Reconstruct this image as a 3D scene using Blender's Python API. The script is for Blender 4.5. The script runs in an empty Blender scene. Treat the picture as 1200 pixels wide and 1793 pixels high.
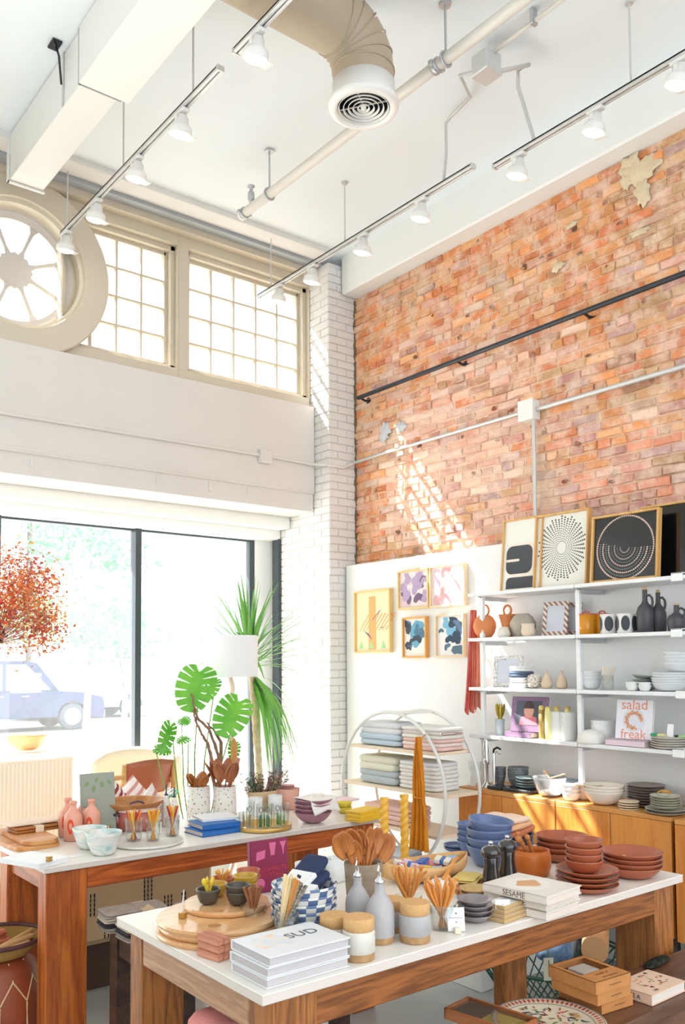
import bpy, bmesh, math, random
from mathutils import Vector, Matrix
random.seed(7)
PI=math.pi
sin,cos=math.sin,math.cos
scene=bpy.context.scene
COL=scene.collection
# ---------------------------------------------------------------- camera
CH=1.65; F=1527.0; PX,PY=600.0,1084.0
def _axes(yaw,pitch,roll):
    f=Vector((sin(yaw)*cos(pitch),cos(yaw)*cos(pitch),sin(pitch)))
    r=Vector((cos(yaw),-sin(yaw),0)); u=r.cross(f)
    return r*cos(roll)+u*sin(roll), u*cos(roll)-r*sin(roll), f
RT,UP,FW=_axes(.6693,.0495,-.006)
CAM=Vector((0,0,CH))
cd=bpy.data.cameras.new('camera'); cam=bpy.data.objects.new('camera',cd); COL.objects.link(cam)
m=Matrix((RT,UP,-FW)).transposed().to_4x4(); m.translation=CAM; cam.matrix_world=m
cd.sensor_fit='VERTICAL'; cd.sensor_height=36; cd.lens=36*F/1793; cd.shift_y=(PY-896.5)/1793; cd.shift_x=0
cd.clip_start=.05; cd.clip_end=300
scene.camera=cam
def at(px,py,ax,v):
    d=RT*((px-PX)/F)-UP*((py-PY)/F)+FW
    return CAM+d*((v-CAM[ax])/d[ax])
def dep(p): return (Vector(p)-CAM).dot(FW)
def mpp(p): return dep(p)/F
# ---------------------------------------------------------------- materials
MATS={}
def _new(name):
    mt=bpy.data.materials.new(name); mt.use_nodes=True; nt=mt.node_tree
    b=nt.nodes['Principled BSDF']; return mt,nt,b
def lin(c): return tuple((x/12.92 if x<=.04045 else ((x+.055)/1.055)**2.4) for x in c)
def mat(name,c,rough=.55,metal=0,var=0,bump=0,scale=20,emit=0,trans=0,ior=1.45,coat=0,c2=None,stretch=(1,1,1),alpha=1,spec=.5,sheen=0):
    """c: sRGB colour; var: strength of a noise towards c2"""
    if name in MATS: return MATS[name]
    mt,nt,b=_new(name); N=nt.nodes; L=nt.links
    b.inputs['Roughness'].default_value=rough; b.inputs['Metallic'].default_value=metal
    b.inputs['Base Color'].default_value=(*lin(c),1); b.inputs['Specular IOR Level'].default_value=spec
    if coat: b.inputs['Coat Weight'].default_value=coat; b.inputs['Coat Roughness'].default_value=.08
    if sheen: b.inputs['Sheen Weight'].default_value=sheen
    if emit: b.inputs['Emission Color'].default_value=(*lin(c),1); b.inputs['Emission Strength'].default_value=emit
    if trans: b.inputs['Transmission Weight'].default_value=trans; b.inputs['IOR'].default_value=ior
    if var or bump:
        tc=N.new('ShaderNodeTexCoord'); mp=N.new('ShaderNodeMapping'); mp.inputs['Scale'].default_value=stretch
        L.new(tc.outputs['Object'],mp.inputs['Vector'])
        nz=N.new('ShaderNodeTexNoise'); nz.inputs['Scale'].default_value=scale; nz.inputs['Detail'].default_value=6; nz.inputs['Roughness'].default_value=.6
        L.new(mp.outputs['Vector'],nz.inputs['Vector'])
        if var:
            cc=c2 if c2 else tuple(x*.6 for x in c)
            mx=N.new('ShaderNodeMix'); mx.data_type='RGBA'; mx.inputs[6].default_value=(*lin(c),1); mx.inputs[7].default_value=(*lin(cc),1)
            mr=N.new('ShaderNodeMapRange'); mr.inputs[1].default_value=.35; mr.inputs[2].default_value=.68; mr.inputs[4].default_value=var
            L.new(nz.outputs['Fac'],mr.inputs[0]); L.new(mr.outputs[0],mx.inputs[0]); L.new(mx.outputs[2],b.inputs['Base Color'])
        if bump:
            bp=N.new('ShaderNodeBump'); bp.inputs['Strength'].default_value=bump; bp.inputs['Distance'].default_value=.003
            L.new(nz.outputs['Fac'],bp.inputs['Height']); L.new(bp.outputs[0],b.inputs['Normal'])
    MATS[name]=mt; return mt
def wood(name,c,c2,axis=0,scale=9,rough=.5,rings=1.0,knot=True):
    if name in MATS: return MATS[name]
    mt,nt,b=_new(name); N=nt.nodes; L=nt.links
    tc=N.new('ShaderNodeTexCoord'); mp=N.new('ShaderNodeMapping')
    s=[1,1,1]; s[axis]=.09; mp.inputs['Scale'].default_value=s; L.new(tc.outputs['Object'],mp.inputs['Vector'])
    n1=N.new('ShaderNodeTexNoise'); n1.inputs['Scale'].default_value=scale; n1.inputs['Detail'].default_value=3; n1.inputs['Distortion'].default_value=.6
    L.new(mp.outputs[0],n1.inputs['Vector'])
    mu=N.new('ShaderNodeMath'); mu.operation='MULTIPLY'; mu.inputs[1].default_value=26*rings; L.new(n1.outputs['Fac'],mu.inputs[0])
    sn=N.new('ShaderNodeMath'); sn.operation='SINE'; L.new(mu.outputs[0],sn.inputs[0])
    n2=N.new('ShaderNodeTexNoise'); n2.inputs['Scale'].default_value=scale*14; n2.inputs['Detail'].default_value=4; L.new(mp.outputs[0],n2.inputs['Vector'])
    ad=N.new('ShaderNodeMath'); ad.operation='MULTIPLY_ADD'; ad.inputs[1].default_value=.22; L.new(sn.outputs[0],ad.inputs[0]); L.new(n2.outputs['Fac'],ad.inputs[2])
    mr=N.new('ShaderNodeMapRange'); mr.inputs[1].default_value=.25; mr.inputs[2].default_value=.85; L.new(ad.outputs[0],mr.inputs[0])
    mx=N.new('ShaderNodeMix'); mx.data_type='RGBA'; mx.inputs[6].default_value=(*lin(c),1); mx.inputs[7].default_value=(*lin(c2),1)
    L.new(mr.outputs[0],mx.inputs[0]); L.new(mx.outputs[2],b.inputs['Base Color'])
    b.inputs['Roughness'].default_value=rough
    bp=N.new('ShaderNodeBump'); bp.inputs['Strength'].default_value=.25; bp.inputs['Distance'].default_value=.002
    L.new(ad.outputs[0],bp.inputs['Height']); L.new(bp.outputs[0],b.inputs['Normal'])
    MATS[name]=mt; return mt
def glassm(name,c=(1,1,1),rough=0,refl=1.0,veil=0):
    """thin clear glass: see-through plus a mirror reflection at the surface"""
    if name in MATS: return MATS[name]
    mt=bpy.data.materials.new(name); mt.use_nodes=True; nt=mt.node_tree; N=nt.nodes; L=nt.links; N.clear()
    o=N.new('ShaderNodeOutputMaterial'); t=N.new('ShaderNodeBsdfTransparent'); g=N.new('ShaderNodeBsdfGlossy'); mx=N.new('ShaderNodeMixShader'); fr=N.new('ShaderNodeLayerWeight')
    t.inputs[0].default_value=(*lin(c),1); g.inputs['Roughness'].default_value=rough; fr.inputs[0].default_value=.5
    pw=N.new('ShaderNodeMath'); pw.operation='POWER'; pw.inputs[1].default_value=5; L.new(fr.outputs['Facing'],pw.inputs[0])
    mu=N.new('ShaderNodeMath'); mu.operation='MULTIPLY_ADD'; mu.inputs[1].default_value=.9*refl; mu.inputs[2].default_value=.045*refl; L.new(pw.outputs[0],mu.inputs[0])
    L.new(mu.outputs[0],mx.inputs[0]); L.new(t.outputs[0],mx.inputs[1]); L.new(g.outputs[0],mx.inputs[2])
    if veil:  # translucent white mixed in, paling what shows through
        d=N.new('ShaderNodeBsdfTranslucent'); d.inputs[0].default_value=(1,1,1,1); m2=N.new('ShaderNodeMixShader'); m2.inputs[0].default_value=veil
        L.new(mx.outputs[0],m2.inputs[1]); L.new(d.outputs[0],m2.inputs[2]); L.new(m2.outputs[0],o.inputs[0])
    else: L.new(mx.outputs[0],o.inputs[0])
    MATS[name]=mt; return mt
def ramp_mat(name,kind,cols,scale=10,rough=.5,stretch=(1,1,1),dist=0,interp='LINEAR',coord='Object',bump=0,rot=(0,0,0)):
    """procedural pattern through a colour ramp. kind: noise, wave, voronoi, checker"""
    if name in MATS: return MATS[name]
    mt,nt,b=_new(name); N=nt.nodes; L=nt.links
    tc=N.new('ShaderNodeTexCoord'); mp=N.new('ShaderNodeMapping'); mp.inputs['Scale'].default_value=stretch; mp.inputs['Rotation'].default_value=rot; L.new(tc.outputs[coord],mp.inputs[0])
    if kind=='noise': t=N.new('ShaderNodeTexNoise'); t.inputs['Detail'].default_value=4; t.inputs['Distortion'].default_value=dist; out='Fac'
    elif kind=='wave': t=N.new('ShaderNodeTexWave'); t.inputs['Distortion'].default_value=dist; out='Fac'
    elif kind=='voronoi': t=N.new('ShaderNodeTexVoronoi'); out='Distance'
    elif kind=='cells': t=N.new('ShaderNodeTexVoronoi'); out='Color'
    t.inputs['Scale'].default_value=scale; L.new(mp.outputs[0],t.inputs['Vector'])
    r=N.new('ShaderNodeValToRGB'); r.color_ramp.interpolation=interp
    e=r.color_ramp.elements
    while len(e)<len(cols): e.new(.5)
    for i,(p,c) in enumerate(cols): e[i].position=p; e[i].color=(*lin(c),1)
    L.new(t.outputs[out],r.inputs[0]); L.new(r.outputs[0],b.inputs['Base Color']); b.inputs['Roughness'].default_value=rough
    if bump:
        bp=N.new('ShaderNodeBump'); bp.inputs['Strength'].default_value=bump; bp.inputs['Distance'].default_value=.004
        L.new(t.outputs['Fac' if out=='Fac' else 'Distance'],bp.inputs['Height']); L.new(bp.outputs[0],b.inputs['Normal'])
    MATS[name]=mt; return mt
# ---------------------------------------------------------------- mesh builder
class MB:
    def __init__(s): s.v=[]; s.f=[]; s.mi=[]; s.sm=[]; s.col=[]; s.cur=0; s.T=None; s.c=None
    def _add(s,vs,fs,smooth=False):
        o=len(s.v)
        for p in vs:
            p=Vector(p)
            if s.T: p=s.T@p
            s.v.append(p)
        for f in fs:
            s.f.append([o+i for i in f]); s.mi.append(s.cur); s.sm.append(smooth); s.col.append(s.c)
        return s
    def box(s,a,b,bev=0):
        x0,y0,z0=a; x1,y1,z1=b
        if x1<x0:x0,x1=x1,x0
        if y1<y0:y0,y1=y1,y0
        if z1<z0:z0,z1=z1,z0
        if bev<=0:
            return s._add([(x0,y0,z0),(x1,y0,z0),(x1,y1,z0),(x0,y1,z0),(x0,y0,z1),(x1,y0,z1),(x1,y1,z1),(x0,y1,z1)],
              [(0,3,2,1),(4,5,6,7),(0,1,5,4),(1,2,6,5),(2,3,7,6),(3,0,4,7)])
        q=min(bev,(x1-x0)*.45,(y1-y0)*.45,(z1-z0)*.45)
        def ring(d,z): return [(x0+d,y0,z),(x1-d,y0,z),(x1,y0+d,z),(x1,y1-d,z),(x1-d,y1,z),(x0+d,y1,z),(x0,y1-d,z),(x0,y0+d,z)]
        def ringi(z): return [(x0+q,y0+q,z),(x1-q,y0+q,z),(x1-q,y0+q,z),(x1-q,y1-q,z),(x1-q,y1-q,z),(x0+q,y1-q,z),(x0+q,y1-q,z),(x0+q,y0+q,z)]
        vs=ringi(z0)+ring(q,z0+q)+ring(q,z1-q)+ringi(z1); fs=[]
        for k in range(3):
            for i in range(8):
                j=(i+1)%8
                if k==0 and i%2==1: fs.append((i,8+j,8+i)); continue
                if k==2 and i%2==1: fs.append((16+i,16+j,24+i)); continue
                fs.append((k*8+i,k*8+j,k*8+8+j,k*8+8+i))
        fs.append((0,7,5,3,1)[:0] or (7,5,3,1)); fs.append((25,27,29,31))
        # merge coincident inner-ring vertices by welding at build
        s.weld=True
        return s._add(vs,fs)
    def lathe(s,prof,n=32,c=(0,0,0),sx=1,sy=1,cap0=True,cap1=True,smooth=True):
        vs=[]; fs=[]; k=len(prof)
        for r,z in prof:
            for i in range(n):
                a=2*PI*i/n; vs.append((c[0]+r*sx*cos(a),c[1]+r*sy*sin(a),c[2]+z))
        for j in range(k-1):
            for i in range(n):
                i2=(i+1)%n; fs.append((j*n+i,j*n+i2,(j+1)*n+i2,(j+1)*n+i))
        s._add(vs,fs,smooth)
        if cap0 and prof[0][0]>1e-5: s._add([vs[i] for i in range(n)],[tuple(reversed(range(n)))])
        if cap1 and prof[-1][0]>1e-5: s._add([vs[(k-1)*n+i] for i in range(n)],[tuple(range(n))])
        return s
    def tube(s,pts,r,n=8,closed=False,smooth=True,flat=None):
        pts=[Vector(p) for p in pts]; K=len(pts)
        rr=r if isinstance(r,(list,tuple)) else [r]*K
        vs=[]; prev=None
        for i,p in enumerate(pts):
            if closed: t=pts[(i+1)%K]-pts[i-1]
            else: t=pts[min(i+1,K-1)]-pts[max(i-1,0)]
            if t.length<1e-9: t=Vector((0,0,1))
            t.normalize()
            if prev is None:
                u=t.cross(Vector((0,0,1)))
                if u.length<.01: u=t.cross(Vector((1,0,0)))
            else:
                u=prev-t*prev.dot(t)
                if u.length<1e-6: u=t.orthogonal()
            u.normalize(); w=t.cross(u); prev=u
            fl=flat if flat else 1
            for k in range(n):
                a=2*PI*k/n; vs.append(p+u*(rr[i]*cos(a))+w*(rr[i]*fl*sin(a)))
        fs=[]
        for i in range(K if closed else K-1):
            i2=(i+1)%K
            for k in range(n):
                k2=(k+1)%n; fs.append((i*n+k,i*n+k2,i2*n+k2,i2*n+k))
        s._add(vs,fs,smooth)
        if not closed:
            s._add(vs[:n],[tuple(reversed(range(n)))]); s._add(vs[-n:],[tuple(range(n))])
        return s
    def cyl(s,a,b,r,n=12): return s.tube([a,b],r,n)
    def prism(s,poly,z0,z1,smooth=False):
        n=len(poly); vs=[(x,y,z0) for x,y in poly]+[(x,y,z1) for x,y in poly]
        fs=[tuple(reversed(range(n))),tuple(range(n,2*n))]
        s._add(vs,fs); s._add(vs,[(i,(i+1)%n,n+(i+1)%n,n+i) for i in range(n)],smooth); return s
    def ell(s,c,r,nu=16,nv=10,smooth=True):
        vs=[(c[0],c[1],c[2]-r[2])]; fs=[]
        for j in range(1,nv):
            t=-PI/2+PI*j/nv
            for i in range(nu):
                a=2*PI*i/nu; vs.append((c[0]+r[0]*cos(t)*cos(a),c[1]+r[1]*cos(t)*sin(a),c[2]+r[2]*sin(t)))
        vs.append((c[0],c[1],c[2]+r[2])); top=len(vs)-1
        for i in range(nu):
            i2=(i+1)%nu
            fs.append((0,1+i2,1+i)); fs.append((top,1+(nv-2)*nu+i,1+(nv-2)*nu+i2))
            for j in range(nv-2): fs.append((1+j*nu+i,1+j*nu+i2,1+(j+1)*nu+i2,1+(j+1)*nu+i))
        return s._add(vs,fs,smooth)
    def grid(s,fn,nu,nv,smooth=True,both=0):
        """fn(u,v)->(x,y,z) over 0..1; both: thickness along the normal for a second skin"""
        vs=[Vector(fn(i/nu,j/nv)) for j in range(nv+1) for i in range(nu+1)]
        W=nu+1
        fs=[(j*W+i,j*W+i+1,(j+1)*W+i+1,(j+1)*W+i) for j in range(nv) for i in range(nu)]
        if not both: return s._add(vs,fs,smooth)
        nr=[Vector((0,0,0)) for _ in vs]
        for f in fs:
            n=(vs[f[1]]-vs[f[0]]).cross(vs[f[3]]-vs[f[0]])
            if n.length>1e-12:
                n.normalize()
                for i in f: nr[i]+=n
        v2=[v-(n.normalized() if n.length>1e-9 else n)*both for v,n in zip(vs,nr)]
        K=len(vs); f2=[tuple(K+i for i in reversed(f)) for f in fs]
        e=[]
        for i in range(nu): e.append((i+1,i,K+i,K+i+1)); b=nv*W; e.append((b+i,b+i+1,K+b+i+1,K+b+i))
        for j in range(nv): e.append((j*W,(j+1)*W,K+(j+1)*W,K+j*W)); q=nu; e.append(((j+1)*W+q,j*W+q,K+j*W+q,K+(j+1)*W+q))
        return s._add(vs+v2,fs+f2+e,smooth)
    def xf(s,loc=(0,0,0),rz=0,rx=0,ry=0,sc=1):
        s.T=Matrix.Translation(loc)@Matrix.Rotation(rz,4,'Z')@Matrix.Rotation(ry,4,'Y')@Matrix.Rotation(rx,4,'X')@Matrix.Scale(sc,4); return s
    def m(s,i): s.cur=i; return s
    def mesh(s,name,mats,bevel=0,weld=False):
        me=bpy.data.meshes.new(name); me.from_pydata([tuple(p) for p in s.v],[],s.f)
        if not isinstance(mats,(list,tuple)): mats=[mats]
        for mt in mats: me.materials.append(mt)
        me.polygons.foreach_set('material_index',s.mi); me.polygons.foreach_set('use_smooth',s.sm)
        if any(c is not None for c in s.col):
            ca=me.color_attributes.new('tint','FLOAT_COLOR','CORNER')
            for p in me.polygons:
                c=s.col[p.index] or (1,1,1)
                for li in p.loop_indices: ca.data[li].color=(*c,1)
        if getattr(s,'weld',False) or weld:
            bm=bmesh.new(); bm.from_mesh(me); bmesh.ops.remove_doubles(bm,verts=bm.verts,dist=1e-6); bmesh.ops.dissolve_degenerate(bm,dist=1e-6,edges=bm.edges); bm.to_mesh(me); bm.free()
        me.update(); return me
def obj(name,mb,mats,parent=None,loc=None,rz=0,rot=None):
    o=bpy.data.objects.new(name,mb.mesh(name,mats)); COL.objects.link(o)
    if parent: o.parent=parent
    if loc is not None: o.location=loc
    if rot is not None: o.rotation_euler=rot
    elif rz: o.rotation_euler=(0,0,rz)
    return o
def tag(o,label,cat,group=None,kind=None):
    if label: o['label']=label
    if cat: o['category']=cat
    if group: o['group']=group
    if kind: o['kind']=kind
    return o
def thing(name,label,cat,loc=(0,0,0),rz=0,group=None,rot=None):
    o=bpy.data.objects.new(name,None); COL.objects.link(o); o.empty_display_size=.02
    o.location=loc; o.rotation_euler=rot if rot else (0,0,rz); return tag(o,label,cat,group)
def single(name,label,cat,mb,mats,loc=(0,0,0),rz=0,group=None,rot=None):
    return tag(obj(name,mb,mats,None,loc,rz,rot),label,cat,group)
def struct(name,mb,mats,parent=None):
    o=obj(name,mb,mats,parent)
    if not parent: o['kind']='structure'
    return o
KIDS={}
def dup(root,loc,rz=None,label=None,group=None,sc=None,swap=None):
    r=root.copy(); COL.objects.link(r); r.location=loc
    if rz is not None: r.rotation_euler=(0,0,rz)
    if sc is not None: r.scale=(sc,sc,sc) if not isinstance(sc,(tuple,list)) else sc
    if label: r['label']=label
    if group: r['group']=group
    def rec(a,b):
        for ch in a.children:
            c=ch.copy(); COL.objects.link(c); c.parent=b
            if swap and c.type=='MESH' and ch.data.materials and ch.data.materials[0] in swap:
                c.data=ch.data.copy(); c.data.materials[0]=swap[ch.data.materials[0]]
            rec(ch,c)
    rec(root,r)
    return r
def placed(cx,by,z,rb_px=0,back=None):
    """point on the level z whose nearest base edge shows at pixel (cx,by) when the base is rb_px pixels in radius"""
    p=at(cx,by,2,z); d=(p-CAM); d.z=0; d.normalize()
    return p+d*(rb_px*mpp(p)*1.0)
def box3(N,Lf,R,z):
    """an upright box from the pixels of its near, left and right top corners at height z -> near corner, rotation, width (to right), depth (to left)"""
    n=at(*N,2,z); l=at(*Lf,2,z); r=at(*R,2,z)
    u=r-n; v=l-n; rz=math.atan2(u.y,u.x)
    w=u.length; d=abs(-sin(rz)*v.x+cos(rz)*v.y)
    return n,rz,w,d
FONT=None
def text_mb(mb,s,size,loc,rot,depth=.0006,align='CENTER',yscale=1):
    """letters as thin solid shapes, built in mb"""
    cu=bpy.data.curves.new('letters','FONT'); cu.body=s; cu.size=size; cu.extrude=depth; cu.align_x=align; cu.align_y='CENTER'; cu.resolution_u=3
    o=bpy.data.objects.new('letters',cu); COL.objects.link(o)
    dg=bpy.context.evaluated_depsgraph_get(); me=o.evaluated_get(dg).to_mesh()
    M4=Matrix.Translation(loc)@rot@Matrix.Diagonal((1,yscale,1,1))
    vs=[M4@v.co for v in me.vertices]; fs=[tuple(p.vertices) for p in me.polygons]
    o.evaluated_get(dg).to_mesh_clear(); bpy.data.objects.remove(o); bpy.data.curves.remove(cu)
    mb._add(vs,fs); return mb
def Rz(a): return Matrix.Rotation(a,4,'Z')
def Rx(a): return Matrix.Rotation(a,4,'X')
def Ry(a): return Matrix.Rotation(a,4,'Y')
# ---------------------------------------------------------------- setting
WX=4.32      # brick wall
PXL=4.20     # white panel face
BY=5.46      # face of the beam on the front wall
UYF=5.52     # upper window frame
GY=6.10      # display window glass
CZ=4.83      # ceiling
paint=mat('white_paint',(.95,.95,.935),.6,bump=.15,scale=60)
ceilm=mat('ceiling_paint',(.93,.955,.965),.8)
cream=mat('cream_paint',(.885,.865,.84),.55,var=.35,c2=(.85,.825,.80),scale=2.2,bump=.3)
beige=mat('beige_frame_paint',(.83,.785,.705),.45,var=.3,c2=(.79,.745,.665),scale=3,bump=.1)
def floor_mat():
    mt,nt,b=_new('polished_concrete'); N=nt.nodes; L=nt.links
    tc=N.new('ShaderNodeTexCoord'); n=N.new('ShaderNodeTexNoise'); n.inputs['Scale'].default_value=1.6; n.inputs['Detail'].default_value=8; L.new(tc.outputs['Object'],n.inputs[0])
    r=N.new('ShaderNodeValToRGB'); r.color_ramp.elements[0].position=.3; r.color_ramp.elements[0].color=(*lin((.55,.58,.58)),1); r.color_ramp.elements[1].position=.75; r.color_ramp.elements[1].color=(*lin((.76,.77,.75)),1)
    L.new(n.outputs['Fac'],r.inputs[0]); L.new(r.outputs[0],b.inputs['Base Color']); b.inputs['Roughness'].default_value=.28
    return mt
struct('floor',MB().box((-3.5,-3,-.1),(WX+.3,GY-.05,0)),floor_mat())
struct('ceiling',MB().box((-3.5,-3,CZ),(WX+.3,5.9,CZ+.12)),ceilm)
# brick wall: single bricks with tints picked by region, glare included, pushed in and out, in a bed of mortar
def brick_mat():
    mt,nt,b=_new('old_red_brick'); N=nt.nodes; L=nt.links
    at_=N.new('ShaderNodeAttribute'); at_.attribute_name='tint'
    tc=N.new('ShaderNodeTexCoord')
    n=N.new('ShaderNodeTexNoise'); n.inputs['Scale'].default_value=9; n.inputs['Detail'].default_value=8; n.inputs['Roughness'].default_value=.7; L.new(tc.outputs['Object'],n.inputs[0])
    n2=N.new('ShaderNodeTexNoise'); n2.inputs['Scale'].default_value=1.7; n2.inputs['Detail'].default_value=5; n2.inputs['Distortion'].default_value=.5; L.new(tc.outputs['Object'],n2.inputs[0])
    n3=N.new('ShaderNodeTexNoise'); n3.inputs['Scale'].default_value=38; n3.inputs['Detail'].default_value=5; L.new(tc.outputs['Object'],n3.inputs[0])
    def mix(f,a,c2,a0,b0,top):
        mr=N.new('ShaderNodeMapRange'); mr.inputs[1].default_value=a0; mr.inputs[2].default_value=b0; mr.inputs[4].default_value=top; L.new(f,mr.inputs[0])
        mx=N.new('ShaderNodeMix'); mx.data_type='RGBA'; mx.inputs[7].default_value=(*lin(c2),1); L.new(mr.outputs[0],mx.inputs[0]); L.new(a,mx.inputs[6]); return mx.outputs[2]
    c=mix(n.outputs['Fac'],at_.outputs['Color'],(.95,.83,.74),.44,.62,.72)     # lime smears
    c=mix(n3.outputs['Fac'],c,(.60,.34,.24),.62,.74,.45)     # pits
    c=mix(n2.outputs['Fac'],c,(.86,.77,.65),.58,.68,.4)   # old plaster
    L.new(c,b.inputs['Base Color']); b.inputs['Roughness'].default_value=.85
    bp=N.new('ShaderNodeBump'); bp.inputs['Strength'].default_value=.7; bp.inputs['Distance'].default_value=.008; L.new(n3.outputs['Fac'],bp.inputs['Height'])
    bp2=N.new('ShaderNodeBump'); bp2.inputs['Strength'].default_value=.5; bp2.inputs['Distance'].default_value=.014; L.new(n.outputs['Fac'],bp2.inputs['Height']); L.new(bp2.outputs[0],bp.inputs['Normal'])
    L.new(bp.outputs[0],b.inputs['Normal']); return mt
def brick_wall():
    rd=random.Random(3); mb=MB()
    def region(y,z):  # pink-white p zone: paint residue plus glare put into the tint
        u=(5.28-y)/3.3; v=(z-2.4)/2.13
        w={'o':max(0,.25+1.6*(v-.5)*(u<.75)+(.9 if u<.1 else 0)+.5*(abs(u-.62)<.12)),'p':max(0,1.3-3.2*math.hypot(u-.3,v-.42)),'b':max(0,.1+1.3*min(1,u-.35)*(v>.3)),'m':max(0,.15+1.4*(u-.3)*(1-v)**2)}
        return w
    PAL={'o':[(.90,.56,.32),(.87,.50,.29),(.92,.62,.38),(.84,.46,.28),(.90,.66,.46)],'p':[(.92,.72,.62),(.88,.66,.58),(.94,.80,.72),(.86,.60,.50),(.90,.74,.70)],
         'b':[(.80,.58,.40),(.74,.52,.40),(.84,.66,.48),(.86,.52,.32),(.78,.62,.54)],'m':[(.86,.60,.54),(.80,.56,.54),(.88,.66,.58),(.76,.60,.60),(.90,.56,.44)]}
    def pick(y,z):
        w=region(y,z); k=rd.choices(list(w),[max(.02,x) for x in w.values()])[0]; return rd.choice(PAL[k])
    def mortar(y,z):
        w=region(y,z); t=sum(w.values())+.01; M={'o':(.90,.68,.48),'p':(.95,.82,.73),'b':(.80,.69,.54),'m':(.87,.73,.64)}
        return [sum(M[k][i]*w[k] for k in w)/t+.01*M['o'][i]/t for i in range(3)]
    for iy in range(34):
        for iz in range(22):
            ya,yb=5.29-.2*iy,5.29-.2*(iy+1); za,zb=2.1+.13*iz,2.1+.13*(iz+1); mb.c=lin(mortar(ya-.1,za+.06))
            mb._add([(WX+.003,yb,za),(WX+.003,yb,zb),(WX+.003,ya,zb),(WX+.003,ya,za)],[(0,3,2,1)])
    mb.c=lin((.84,.72,.6)); mb.box((WX+.006,-1.5,0),(WX+.2,5.29,CZ))
    cols=[(.82,.50,.33),(.88,.57,.37),(.80,.47,.31),(.86,.61,.46),(.80,.55,.46),(.90,.60,.37),(.86,.67,.53),(.76,.49,.38),(.86,.63,.52),(.78,.62,.56),(.90,.52,.28)]
    row=.057; z=2.2; k=0
    while z<4.57:
        y=5.285-(rd.random()*.03)-(0 if k%2 else .095)
        if k%2==0: segs=[(5.285,y)]
        else: segs=[]
        y=segs[0][1] if segs else 5.285
        while y>-.3:
            w=.185+rd.uniform(-.02,.02)
            if k%6==0: w=.09+rd.uniform(-.01,.01)
            segs.append((y,y-w)); y-=w
        for y1,y0 in segs:
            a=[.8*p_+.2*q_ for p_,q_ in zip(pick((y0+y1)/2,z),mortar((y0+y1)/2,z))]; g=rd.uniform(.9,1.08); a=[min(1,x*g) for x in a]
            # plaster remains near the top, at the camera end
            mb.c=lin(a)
            out=rd.choice([0,0,.002,.004,.006,.001,.008]) if rd.random()<.9 else rd.choice([.0,.012,.014])
            hole=rd.random()<.06
            e=.004
            def j(): return rd.uniform(-.0048,.0048)
            ya,yb,za,zb=y0+e,y1-e,z+e,z+row-e
            X=WX-out
            # front face as an irregular shape with a chamfer
            nS=3
            outer=[(yb+j(),za+j()),((ya+yb)/2,za+j()),(ya+j(),za+j()),(ya+j(),(za+zb)/2),(ya+j(),zb+j()),((ya+yb)/2+j(),zb+j()),(yb+j(),zb+j()),(yb+j(),(za+zb)/2)]
            cy,cz=(ya+yb)/2,(za+zb)/2
            inner=[(cy+(p-cy)*.93,cz+(q-cz)*.84) for p,q in outer]
            vs=[(WX+.02,p,q) for p,q in outer]+[(X+.004+abs(j())*.8,p,q) for p,q in outer]+[(X-.001+j()*.7,p,q) for p,q in inner]+[(X+j(),cy+j()*3,cz+j())]
            fs=[]
            for i in range(8):
                i2=(i+1)%8
                fs+=[(i,i2,8+i2,8+i),(8+i,8+i2,16+i2,16+i),(16+i,16+i2,24)]
            mb._add(vs,fs)
            if hole or rd.random()<.05:
                # a broken-out corner: dark red burnt core showing
                hy=y0+rd.uniform(.01,.05) if rd.random()<.5 else y1-rd.uniform(.01,.05); hz=z+rd.uniform(.01,.045); mb.c=lin(rd.choice([(.52,.26,.16),(.60,.30,.18),(.45,.30,.22)])); n=9; P=[]
                ry,rz_=rd.uniform(.012,.032),rd.uniform(.009,.022)
                for q in range(n): a_=2*PI*q/n; g=rd.uniform(.6,1.2); P.append((X-.0035,hy+ry*g*cos(a_),hz+rz_*g*sin(a_)))
                mb._add(P+[(X-.0025,hy,hz)],[(q,(q+1)%n,n) for q in range(n)])
        z+=row; k+=1
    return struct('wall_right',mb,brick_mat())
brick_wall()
# patches of plaster left on the bricks
def blob(mb,cy,cz,ry,rz,x,seed,n=34,th=.006):
    rd=random.Random(seed); ph=[rd.uniform(0,6.28) for _ in range(4)]
    pts=[]
    for i in range(n):
        a=2*PI*i/n; k=1+.16*sin(2*a+ph[0])+.10*sin(3*a+ph[1])+.14*sin(7*a+ph[2])+.16*rd.uniform(-1,1)
        pts.append((cy+ry*k*cos(a),cz+rz*k*sin(a)))
    vs=[(x,p,q) for p,q in pts]+[(x-th,cy+(p-cy)*.9,cz+(q-cz)*.9) for p,q in pts]+[(x-th*1.1,cy,cz)]
    fs=[]
    for i in range(n):
        j=(i+1)%n; fs+=[(i,n+i,n+j,j),(n+i,2*n,n+j)]
    mb._add(vs,fs,True)
pl=MB()
for (px,py,rw,rh,sd) in ((1122,300,30,30,1),(1128,338,14,26,2),(1106,285,14,16,4),(1100,318,10,18,8),(980,468,14,8,5),(1122,408,20,6,6),(1004,395,10,6,9)):
    p=at(px,py,0,WX); blob(pl,p.y,p.z,rw*.0036,rh*.003,WX-.012,sd)
o=struct('trim_1',pl,mat('old_plaster',(.90,.83,.70),.9,var=.6,c2=(.80,.70,.55),scale=9,bump=.8)); 
pl=MB()
p=at(676,757,0,WX); blob(pl,p.y,p.z,.06,.075,WX-.012,12)
p=at(704,748,0,WX); blob(pl,p.y,p.z,.05,.045,WX-.012,14)
struct('trim_2',pl,mat('grey_patch',(.80,.81,.82),.9))
# soffit above the brick wall
struct('trim_3',MB().box((4.175,-3,4.535),(WX+.2,5.27,CZ+.02),.012),paint)
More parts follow.
